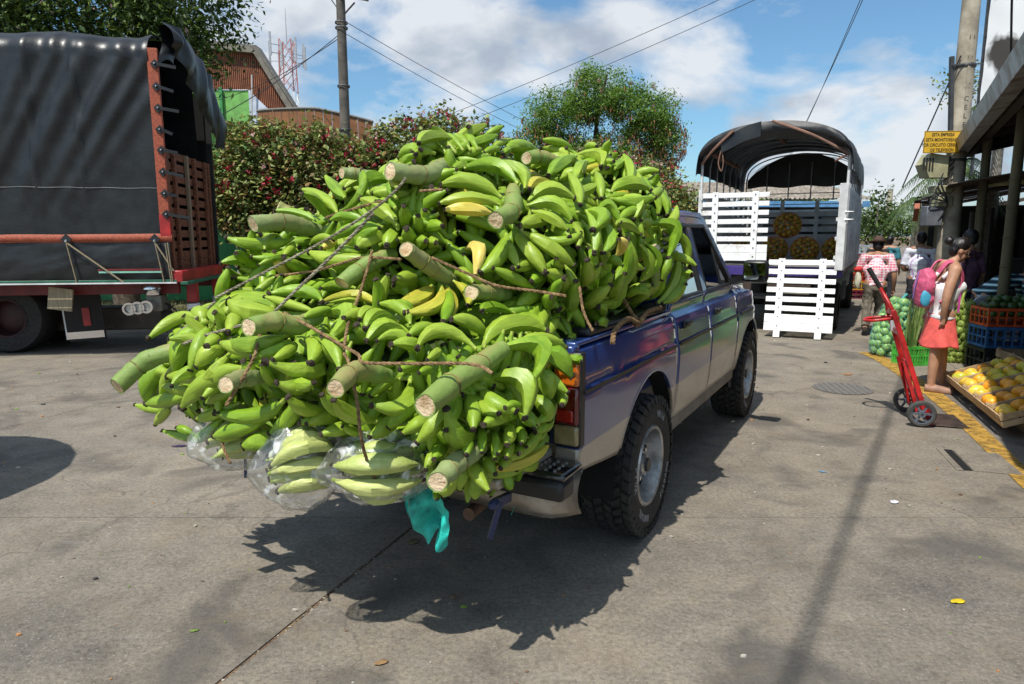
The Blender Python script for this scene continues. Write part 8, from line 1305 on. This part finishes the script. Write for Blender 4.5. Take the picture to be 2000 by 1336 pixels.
for k in range(26):
    a = Vector((-1.05 + q.uniform(-.05, .08), -.62 + q.uniform(-.07, .05), .80 + q.uniform(-.05, .06))); P = [a]
    for j in range(6): P.append(P[-1] + Vector((q.gauss(0, .02), q.gauss(0, .02), q.gauss(-.022, .02))))
    b.tube(catmull(P, 3), .0011, 4)
o = b.obj('frayed_twine', TEAL, None, label='frayed thin teal twine tangled above the black bumper step', cat='twine'); o['kind'] = 'stuff'; o.location = PO; o.rotation_euler = (0, 0, RZ)
# ================================================================ people
SKIN = mat('brown_skin', (.46, .245, .15), .5, scale=6, var=.1); SKIN2 = mat('tan_skin', (.36, .19, .11), .5, scale=6, var=.1); HAIR = mat('black_hair', (.012, .009, .008), .45, scale=60, stretch=(1, 1, .2), bump=.5, var=.4); SHOE = mat('dark_shoe', (.04, .028, .02), .6)
CLD = bpy.data.textures.new('cloth_folds', 'CLOUDS'); CLD.noise_scale = .11; CLD.noise_depth = 2
def folds(o, s=.03):
    d = o.modifiers.new('folds', 'DISPLACE'); d.texture = CLD; d.strength = s; d.mid_level = .5; d.texture_coords = 'LOCAL'
def remesh(o, v=.011, sm=4):
    m = o.modifiers.new('remesh', 'REMESH'); m.mode = 'VOXEL'; m.voxel_size = v; m.use_smooth_shade = True; s = o.modifiers.new('smooth', 'SMOOTH'); s.factor = .5; s.iterations = sm
def limb(b, a, m, c, r, n=12): b.tube(catmull([a, m, c], 6), [lerp(r[0], r[1], min(1, i / 6)) if i < 6 else lerp(r[1], r[2], (i - 6) / 6) for i in range(13)], n); b.ball(a, r[0] * 1.0, 10, 7); b.ball(m, r[1] * 1.0, 10, 7)
def hand(b, w, d, up, sc=1, curl=.6):
    """palm with four unequal fingers and a thumb; w wrist, d pointing direction, up back-of-hand normal"""
    w = Vector(w); d = Vector(d).normalized(); up = Vector(up); up = (up - d * up.dot(d)).normalized(); s = d.cross(up)
    b.tube([w - d * .02, w + d * .03, w + d * .08], [.024 * sc, .034 * sc, .036 * sc], 10, ell=.55)
    for i, L_ in enumerate((.062, .074, .070, .052)):
        o = w + d * .078 * sc + s * (i - 1.5) * .019 * sc; p1 = o + d * L_ * .5 * sc - up * curl * .012; p2 = p1 + (d * (1 - curl * .7) - up * curl).normalized() * L_ * .5 * sc; b.tube([o - d * .02, o, p1, p2], [.0095 * sc, .0095 * sc, .0088 * sc, .007 * sc], 7)
    b.tube([w + d * .015 - s * .02 * sc, w + d * .05 * sc - s * .045 * sc - up * .01, w + d * .078 * sc - s * .05 * sc - up * .02], [.012 * sc, .011 * sc, .008 * sc], 7)
def person(label, loc, rz, H, P, skin, top, bottom, hair, shirt='short', legs='trousers', head=(0, 0), hat=None, group=None, shoes=SHOE, vox=.011, female=False):
    """P: joint positions in metres for height 1 (x forward, y left, z up)"""
    t = thing('person', label, 'person', loc, rz, group); k = lambda p: Vector(p) * H; j = {a: k(v) for a, v in P.items()}
    pel, che, nek, hd = j['pelvis'], j['chest'], j['neck'], j['head']; sw = .105 * H if female else .118 * H; hw = .085 * H if female else .078 * H
    lat = Vector((0, 1, 0)); tl = P.get('twist', 0)
    b = B(); mid = (pel + che) / 2; sp = catmull([pel - (che - pel) * .22, pel, mid, che, nek - (nek - che) * .25], 5); rr = [.070, .085, .092, .088, .080, .074, .072, .074, .080, .088, .094, .098, .100, .098, .092, .080, .066, .052, .04, .03, .03]
    b.tube(sp, [rr[min(i, 20)] * H * (1.02 if not female else .95) for i in range(len(sp))], 16, ell=.68)
    b.tube([nek - Vector((0, 0, .05)) * H, nek, hd - Vector((0, 0, .03)) * H], [.036 * H, .031 * H, .032 * H], 12)
    for sg, S_ in ((1, 'l'), (-1, 'r')):
        limb(b, j['sh' + S_], j['el' + S_], j['wr' + S_], (.036 * H, .027 * H, .017 * H)); b.tube([j['sh' + S_], (j['sh' + S_] + nek) / 2 + Vector((0, 0, .01 * H)), nek], [.036 * H, .036 * H, .03 * H], 10); d = j['wr' + S_] - j['el' + S_]; hand(b, j['wr' + S_], d, Vector((.3, sg * 1, .2)), H / 1.7)
        limb(b, j['hip' + S_], j['kn' + S_], j['an' + S_], (.056 * H, .036 * H, .022 * H)); f = Vector(P.get('foot' + S_, (1, 0, 0))); b.tube([j['an' + S_] - f * .02 * H, j['an' + S_] + f * .05 * H - Vector((0, 0, .018 * H)), j['an' + S_] + f * .11 * H - Vector((0, 0, .026 * H))], [.024 * H, .024 * H, .018 * H], 10)
        if female: b.ball(che + Vector((.052 * H, sg * .042 * H, -.025 * H)), .042 * H, 10, 8)
    # head: skull, jaw, nose, ears, brow
    HM = Matrix.Translation(hd) @ Euler((0, R(head[0]), R(head[1]))).to_matrix().to_4x4(); hs = H * .98; q = lambda x, y, z: HM @ (Vector((x, y, z)) * hs)
    b.ball(q(0, 0, .022), (.056 * hs, .046 * hs, .060 * hs), 14, 10, mtx=HM.to_3x3()); b.ball(q(.016, 0, -.022), (.040 * hs, .036 * hs, .042 * hs), 12, 9, mtx=HM.to_3x3()); b.tube([q(.052, 0, .012), q(.064, 0, -.010), q(.054, 0, -.014)], [.006 * hs, .010 * hs, .008 * hs], 8); b.ball(q(.046, 0, -.048), (.014 * hs, .018 * hs, .012 * hs), 8, 6); b.ball(q(.051, 0, -.031), (.006 * hs, .016 * hs, .006 * hs), 8, 6); b.tube([q(.050, .022, .014), q(.056, 0, .016), q(.050, -.022, .014)], .006 * hs, 6)
    for sg in (1, -1): b.ball(q(0, sg * .046, 0), (.012 * hs, .007 * hs, .018 * hs), 8, 6)
    o = b.obj('body', skin, t); remesh(o, vox * .85, 2)
    e = B()
    for sg in (1, -1): e.ball(q(.0495, sg * .019, .004), .0065 * hs, 8, 6)
    e.obj('eyes', mat('dark_eye', (.02, .015, .01), .2), t, smooth=60, kind='stuff')
    b = B(); b.ball(q(-.008, 0, .032), (.060 * hs, .052 * hs, .058 * hs), 16, 12, .06, mtx=HM.to_3x3()); b.ball(q(-.028, 0, .0), (.036 * hs, .044 * hs, .045 * hs), 12, 8, .06, mtx=HM.to_3x3())
    if hair == 'bun': b.ball(q(-.082, 0, .040), (.026 * hs, .030 * hs, .028 * hs), 12, 9, .15); b.ball(q(-.055, 0, .036), (.022 * hs, .026 * hs, .024 * hs), 10, 8)
    o = b.obj('hair', HAIR, t); remesh(o, vox * .7, 2); 
    # clothes
    if shirt == 'short':
        b = B(); sp2 = catmull([pel - (che - pel) * (.18 if legs == 'trousers' else .1), pel, mid, che, nek - (nek - che) * .12], 5); r2 = [.094, .096, .098, .096, .094, .092, .090, .090, .094, .100, .105, .108, .110, .108, .102, .092, .078, .062, .048, .04, .036]
        b.tube(sp2, [r2[min(i, 20)] * H for i in range(len(sp2))], 18, ell=.74, wob=.07)
        for S_ in 'lr': a, c = j['sh' + S_], j['el' + S_]; b.tube([nek - Vector((0, 0, .02 * H)), a, a.lerp(c, .4), a.lerp(c, .82)], [.038 * H, .045 * H, .043 * H, .044 * H], 14, wob=.1)
        b.tube([nek - Vector((0, 0, .03 * H)), nek + Vector((0, 0, .008 * H))], [.046 * H, .040 * H], 12); o = b.obj('shirt', top, t); remesh(o, vox, 3); folds(o, .022)
    elif shirt == 'tank':
        b = B(); sp2 = catmull([pel - (che - pel) * .28, pel, mid, che, nek - (nek - che) * .42], 5); r2 = [.098, .102, .102, .098, .094, .090, .087, .088, .093, .099, .104, .107, .109, .106, .094, .070, .05, .04, .03, .03, .03]; b.tube(sp2, [r2[min(i, 20)] * H for i in range(len(sp2))], 18, ell=.72, wob=.04)
        for sg in (1, -1): b.ball(che + Vector((.054 * H, sg * .042 * H, -.026 * H)), .046 * H, 12, 9)
        for sg in (1, -1): b.tube(catmull([che + Vector((.05 * H, sg * .055 * H, .03 * H)), che + Vector((.012 * H, sg * .06 * H, .088 * H)), che + Vector((-.05 * H, sg * .055 * H, .03 * H))], 5), .014 * H, 8)
        o = b.obj('tank_top', top, t); remesh(o, vox, 3); folds(o, .008)
    if legs == 'trousers':
        b = B(); b.tube([pel + (che - pel) * .12, pel - Vector((0, 0, .03 * H)), pel - Vector((0, 0, .07 * H))], [.088 * H, .092 * H, .085 * H], 16, ell=.78)
        for S_ in 'lr': h_, kn, an = j['hip' + S_], j['kn' + S_], j['an' + S_]; pts = catmull([h_, kn, an + Vector((0, 0, .008 * H))], 8); b.tube(pts, [lerp(.064, .046, i / 8) * H if i < 8 else lerp(.046, .040, (i - 8) / 8) * H for i in range(len(pts))], 14, wob=.16)
        o = b.obj('trousers', bottom, t); remesh(o, vox, 2); folds(o, .045)
    elif legs == 'skirt':
        b = B(); c0 = pel + Vector((0, 0, -.012 * H))
        def sk_(u, v): a = 6.2832 * v; r = lerp(.088, .135, u ** 1.1) * H * (1 + .06 * u * math.sin(a * 6 + .6) + .03 * u * math.sin(a * 3)); return c0 + Vector((math.cos(a) * r * .80 + .0 * u, math.sin(a) * r, -u * .212 * H + .008 * u * H * math.sin(a * 3)))
        b.grid(sk_, 20, 72); o = b.obj('skirt', bottom, t, smooth=70); m = o.modifiers.new('thick', 'SOLIDIFY'); m.thickness = .004
    for S_ in 'lr':
        f = Vector(P.get('foot' + S_, (1, 0, 0))); an = j['an' + S_]; b = B(); b.tube([an - f * .035 * H - Vector((0, 0, .014 * H)), an + f * .03 * H - Vector((0, 0, .017 * H)), an + f * .09 * H - Vector((0, 0, .025 * H)), an + f * .125 * H - Vector((0, 0, .028 * H))], [.025 * H, .030 * H, .026 * H, .016 * H], 12)
        if shoes: o = b.obj('shoe', shoes, t); remesh(o, .009, 2)
    if hat:
        b = B(); M3 = HM @ Matrix.Translation((0, 0, .052 * hs)); b.lathe([(0, .062 * hs), (.030 * hs, .064 * hs), (.046 * hs, .050 * hs), (.052 * hs, .012 * hs), (.056 * hs, .0), (.085 * hs, -.004), (.098 * hs, .006 * hs), (.096 * hs, .0), (.055 * hs, -.008 * hs)], 26, mtx=M3.to_3x3(), c=M3.translation); o = b.obj('hat', hat, t, smooth=50)
        B().lathe([(.0535 * hs, .004 * hs), (.0525 * hs, .014 * hs)], 26, mtx=M3.to_3x3(), c=M3.translation).obj('hat_band', BLKP, o, smooth=50)
    return t
def stripes(name, cols, base, axis_scale, rough=.75):
    mt = bpy.data.materials.new(name); mt.use_nodes = True; nt = mt.node_tree; N = nt.nodes.new; L = nt.links.new; b = nt.nodes['Principled BSDF']; b.inputs['Roughness'].default_value = rough; tc = N('ShaderNodeTexCoord'); c = None
    for (rot, sc, lo, hi, col, f) in cols:
        mp = N('ShaderNodeMapping'); mp.inputs['Rotation'].default_value = rot; L(tc.outputs['Object'], mp.inputs[0]); w = N('ShaderNodeTexWave'); w.inputs['Scale'].default_value = sc; w.inputs['Distortion'].default_value = .6; w.inputs['Detail'].default_value = 1; w.inputs['Detail Scale'].default_value = .4; L(mp.outputs[0], w.inputs['Vector'])
        r = N('ShaderNodeMapRange'); L(w.outputs['Fac'], r.inputs[0]); r.inputs[1].default_value = lo; r.inputs[2].default_value = hi; r.inputs[4].default_value = f; m = N('ShaderNodeMix'); m.data_type = 'RGBA'; L(r.outputs[0], m.inputs[0]); m.inputs[7].default_value = (*col, 1)
        if c is None: m.inputs[6].default_value = (*base, 1)
        else: L(c, m.inputs[6])
        c = m.outputs[2]
    L(c, b.inputs['Base Color']); return mt
BASE = dict(pelvis=(0, 0, .53), chest=(.0, 0, .72), neck=(0, 0, .835), head=(.012, 0, .925), shl=(0, .115, .80), shr=(0, -.115, .80), ell=(-.02, .145, .62), elr=(-.02, -.145, .62), wrl=(.05, .15, .475), wrr=(.05, -.15, .475), hipl=(0, .05, .51), hipr=(0, -.05, .51), knl=(.01, .055, .28), knr=(.01, -.055, .28), anl=(0, .06, .045), anr=(0, -.06, .045))
def pose(**k): d = dict(BASE); d.update(k); return d
# the woman by the hand truck: faces right, head bowed, arms hanging in front of the hips
PW_ = pose(pelvis=(-.01, 0, .52), chest=(.0, 0, .70), neck=(.015, 0, .815), head=(.055, 0, .895), shl=(.0, .100, .785), shr=(.0, -.100, .785), ell=(-.035, .135, .62), elr=(-.05, -.135, .62), wrl=(-.04, .12, .50), wrr=(-.045, -.11, .49), hipl=(-.01, .045, .50), hipr=(-.01, -.045, .50), knl=(.03, .045, .28), knr=(-.045, -.05, .275), anl=(.05, .05, .04), anr=(-.055, -.05, .04), footl=(.95, -.1, 0), footr=(.9, -.4, 0))
wm = person('woman in a white tank top and coral skirt with a pink backpack', (4.56, 7.16, 0), R(-8), 1.66, PW_, SKIN, mat('white_knit', (.80, .80, .80), .8, scale=30, bump=.3, bscale=200, var=.05), mat('coral_cloth', (.80, .12, .10), .8, scale=12, bump=.3, var=.12), 'bun', 'tank', 'skirt', (22, -10), None, None, mat('tan_sandal', (.35, .20, .14), .6), .010, True)
PK = mat('pink_nylon', (.62, .10, .20), .6, scale=8, bump=.3, var=.15); TQ = mat('turquoise_nylon', (.06, .38, .55), .6, scale=8)
b = B(); b.ball((-.215, .0, 1.12), (.09, .14, .20), 16, 12, .16); b.ball((-.19, 0, 1.22), (.07, .12, .09), 12, 9, .1); b.ball((-.20, 0, .98), (.09, .13, .09), 12, 9, .1); bo = b.obj('backpack', PK, None, label='pink backpack with turquoise side pocket on the woman\'s back', cat='backpack'); remesh(bo, .014, 3); folds(bo, .035); bo.location = wm.location; bo.rotation_euler = wm.rotation_euler
b = B(); b.ball((-.235, -.115, 1.0), (.055, .025, .085), 12, 9, .15); o = b.obj('side_pocket', TQ, bo, smooth=60); b = B(); b.tube(catmull([(-.30, -.06, 1.28), (-.33, -.07, 1.15), (-.335, -.05, 1.0)], 6), .006, 6).obj('zip', mat('violet_zip', (.22, .16, .45), .6), bo, smooth=60)
for sg in (1, -1):
    pts = catmull([(-.13, sg * .10, 1.27), (-.06, sg * .115, 1.375), (.03, sg * .12, 1.36), (.095, sg * .115, 1.24), (.07, sg * .125, 1.10), (-.10, sg * .13, .96)], 7); b = B()
    for p, q_ in zip(pts, pts[1:]): b.bar(p, q_ + (q_ - p) * .2, .05, .014, up=(p - Vector((-.01, 0, 1.18))).normalized())
    b.obj('shoulder_strap', PK, bo, kind='stuff')
b = B(); b.bar((.085, -.125, 1.12), (.08, -.135, .86), .022, .004, up=(0, 1, 0)).obj('loose_strap', mat('magenta_strap', (.5, .06, .28), .6), bo)
# man in a brown hat walking away
CHK = stripes('pink_white_check', [((0, 0, 0), 7.5, .55, .9, (.82, .78, .80), .75), ((0, R(90), 0), 7.5, .55, .9, (.84, .80, .82), .75), ((0, 0, R(90)), 7.5, .6, .95, (.80, .76, .80), .6), ((0, R(90), 0), 15, .75, .95, (.40, .12, .2), .5)], (.72, .10, .16), 1)
PM1 = pose(pelvis=(.0, 0, .515), chest=(.03, 0, .69), neck=(.065, 0, .80), head=(.105, 0, .875), shl=(.03, .120, .775), shr=(.03, -.120, .775), ell=(.04, .155, .61), elr=(.0, -.16, .60), wrl=(.12, .165, .52), wrr=(.05, -.165, .47), knl=(-.02, .055, .29), knr=(.09, -.05, .30), anl=(-.19, .06, .085), anr=(.10, -.05, .04))
person('man in a brown hat and pink checked shirt walking away', (6.10, 11.45, 0), R(62), 1.66, PM1, SKIN2, CHK, mat('olive_grey_trousers', (.15, .13, .095), .85, scale=9, bump=.4, var=.25), 'short', 'short', 'trousers', (10, 0), mat('brown_felt', (.08, .04, .03), .8, scale=20))
b = B(); b.ball((0, 0, 0), (.05, .07, .15), 12, 9, .25); o = b.obj('carrier_bag', mat('cream_bag', (.62, .60, .45), .5, bump=.4), None, smooth=60, label='cream carrier bag under the left arm of the hatted man', cat='bag', loc=(5.80, 11.45, .92)); b = B(); b.ball((.0, 0, .17), (.075, .06, .05), 12, 8, .2); b.obj('red_top', mat('red_cloth', (.65, .03, .03), .7), o, smooth=60)
VST = stripes('white_violet_stripe', [((0, 0, 0), 5.2, .8, .95, (.40, .18, .50), .8), ((0, R(90), 0), 3.2, .9, .98, (.45, .3, .6), .5)], (.72, .75, .82), 1)
person('man in a white shirt with violet stripes beside the concrete pole', (7.50, 12.6, 0), R(60), 1.70, pose(ell=(.0, .15, .62), elr=(.02, -.15, .62), wrl=(.13, .09, .60), wrr=(.14, -.09, .60)), SKIN2, VST, mat('dark_trousers', (.03, .03, .04), .9), 'short')
person('man in a dark purple shirt standing in the stall shade', (6.47, 9.7, 0), R(115), 1.72, pose(wrl=(.12, .10, .55), wrr=(.1, -.12, .5)), SKIN, mat('purple_cotton', (.15, .07, .12), .8, scale=8, var=.2, bump=.3), mat('navy_jeans', (.02, .025, .05), .9), 'short')
HST = stripes('teal_navy_stripe', [((0, R(90), 0), 4.2, .5, .56, (.10, .42, .48), 1), ((0, R(90), 0), 4.2, .86, .9, (.75, .8, .82), 1)], (.015, .02, .04), 1)
person('person in a teal, navy and white striped shirt bending forward in the stall', (6.40, 9.1, 0), R(-25), 1.66, pose(pelvis=(-.06, 0, .52), chest=(.12, 0, .63), neck=(.25, 0, .66), head=(.33, 0, .65), shl=(.21, .12, .65), shr=(.21, -.12, .65), ell=(.26, .15, .48), elr=(.26, -.15, .48), wrl=(.34, .08, .38), wrr=(.34, -.08, .38), hipl=(-.06, .05, .50), hipr=(-.06, -.05, .50)), SKIN, HST, mat('dark_trousers', (.03, .03, .04), .9), 'short', head=(30, 0))
person('distant person in dark clothes left of the hatted man', (8.9, 16.7, 0), R(60), 1.60, pose(), SKIN, mat('black_shirt', (.02, .02, .022), .8), mat('dark_trousers', (.03, .03, .04), .9), 'short', vox=.018); person('distant person in a dark teal shirt behind the hatted man', (9.5, 17.3, 0), R(50), 1.62, pose(), SKIN, mat('teal_shirt', (.03, .16, .20), .8), mat('dark_trousers', (.03, .03, .04), .9), 'short', vox=.018)
# plastic chair
WPL = mat('white_plastic', (.50, .55, .62), .35, scale=4, var=.05); t = thing('plastic_chair', 'white plastic chair with a rounded back beside the crates', 'chair', (6.10, 9.15, 0), R(100)); b = B(); b.grid(lambda u, v: (-.22 + .04 * math.sin(v * 3.14) * -1 - .06 * u, (v - .5) * .46 * (1 - .12 * u), .44 + u * .44 * (1 - .55 * abs(2 * v - 1) ** 3.5)), 12, 18); o = b.obj('backrest', WPL, t, smooth=60); m = o.modifiers.new('thick', 'SOLIDIFY'); m.thickness = .015; B().box((0, 0, .43), (.44, .46, .03)).obj('seat', WPL, t, bevel=.012)
for x in (-.19, .19):
    for y in (-.2, .2): B().bar((x, y, .42), (x * 1.2, y * 1.15, 0), .04, .03).obj('leg', WPL, t)
for y in (-.24, .24): B().tube(catmull([(-.2, y, .62), (0, y * 1.05, .64), (.18, y, .60), (.20, y, .44)], 5), .018, 8).obj('armrest', WPL, t, smooth=60)
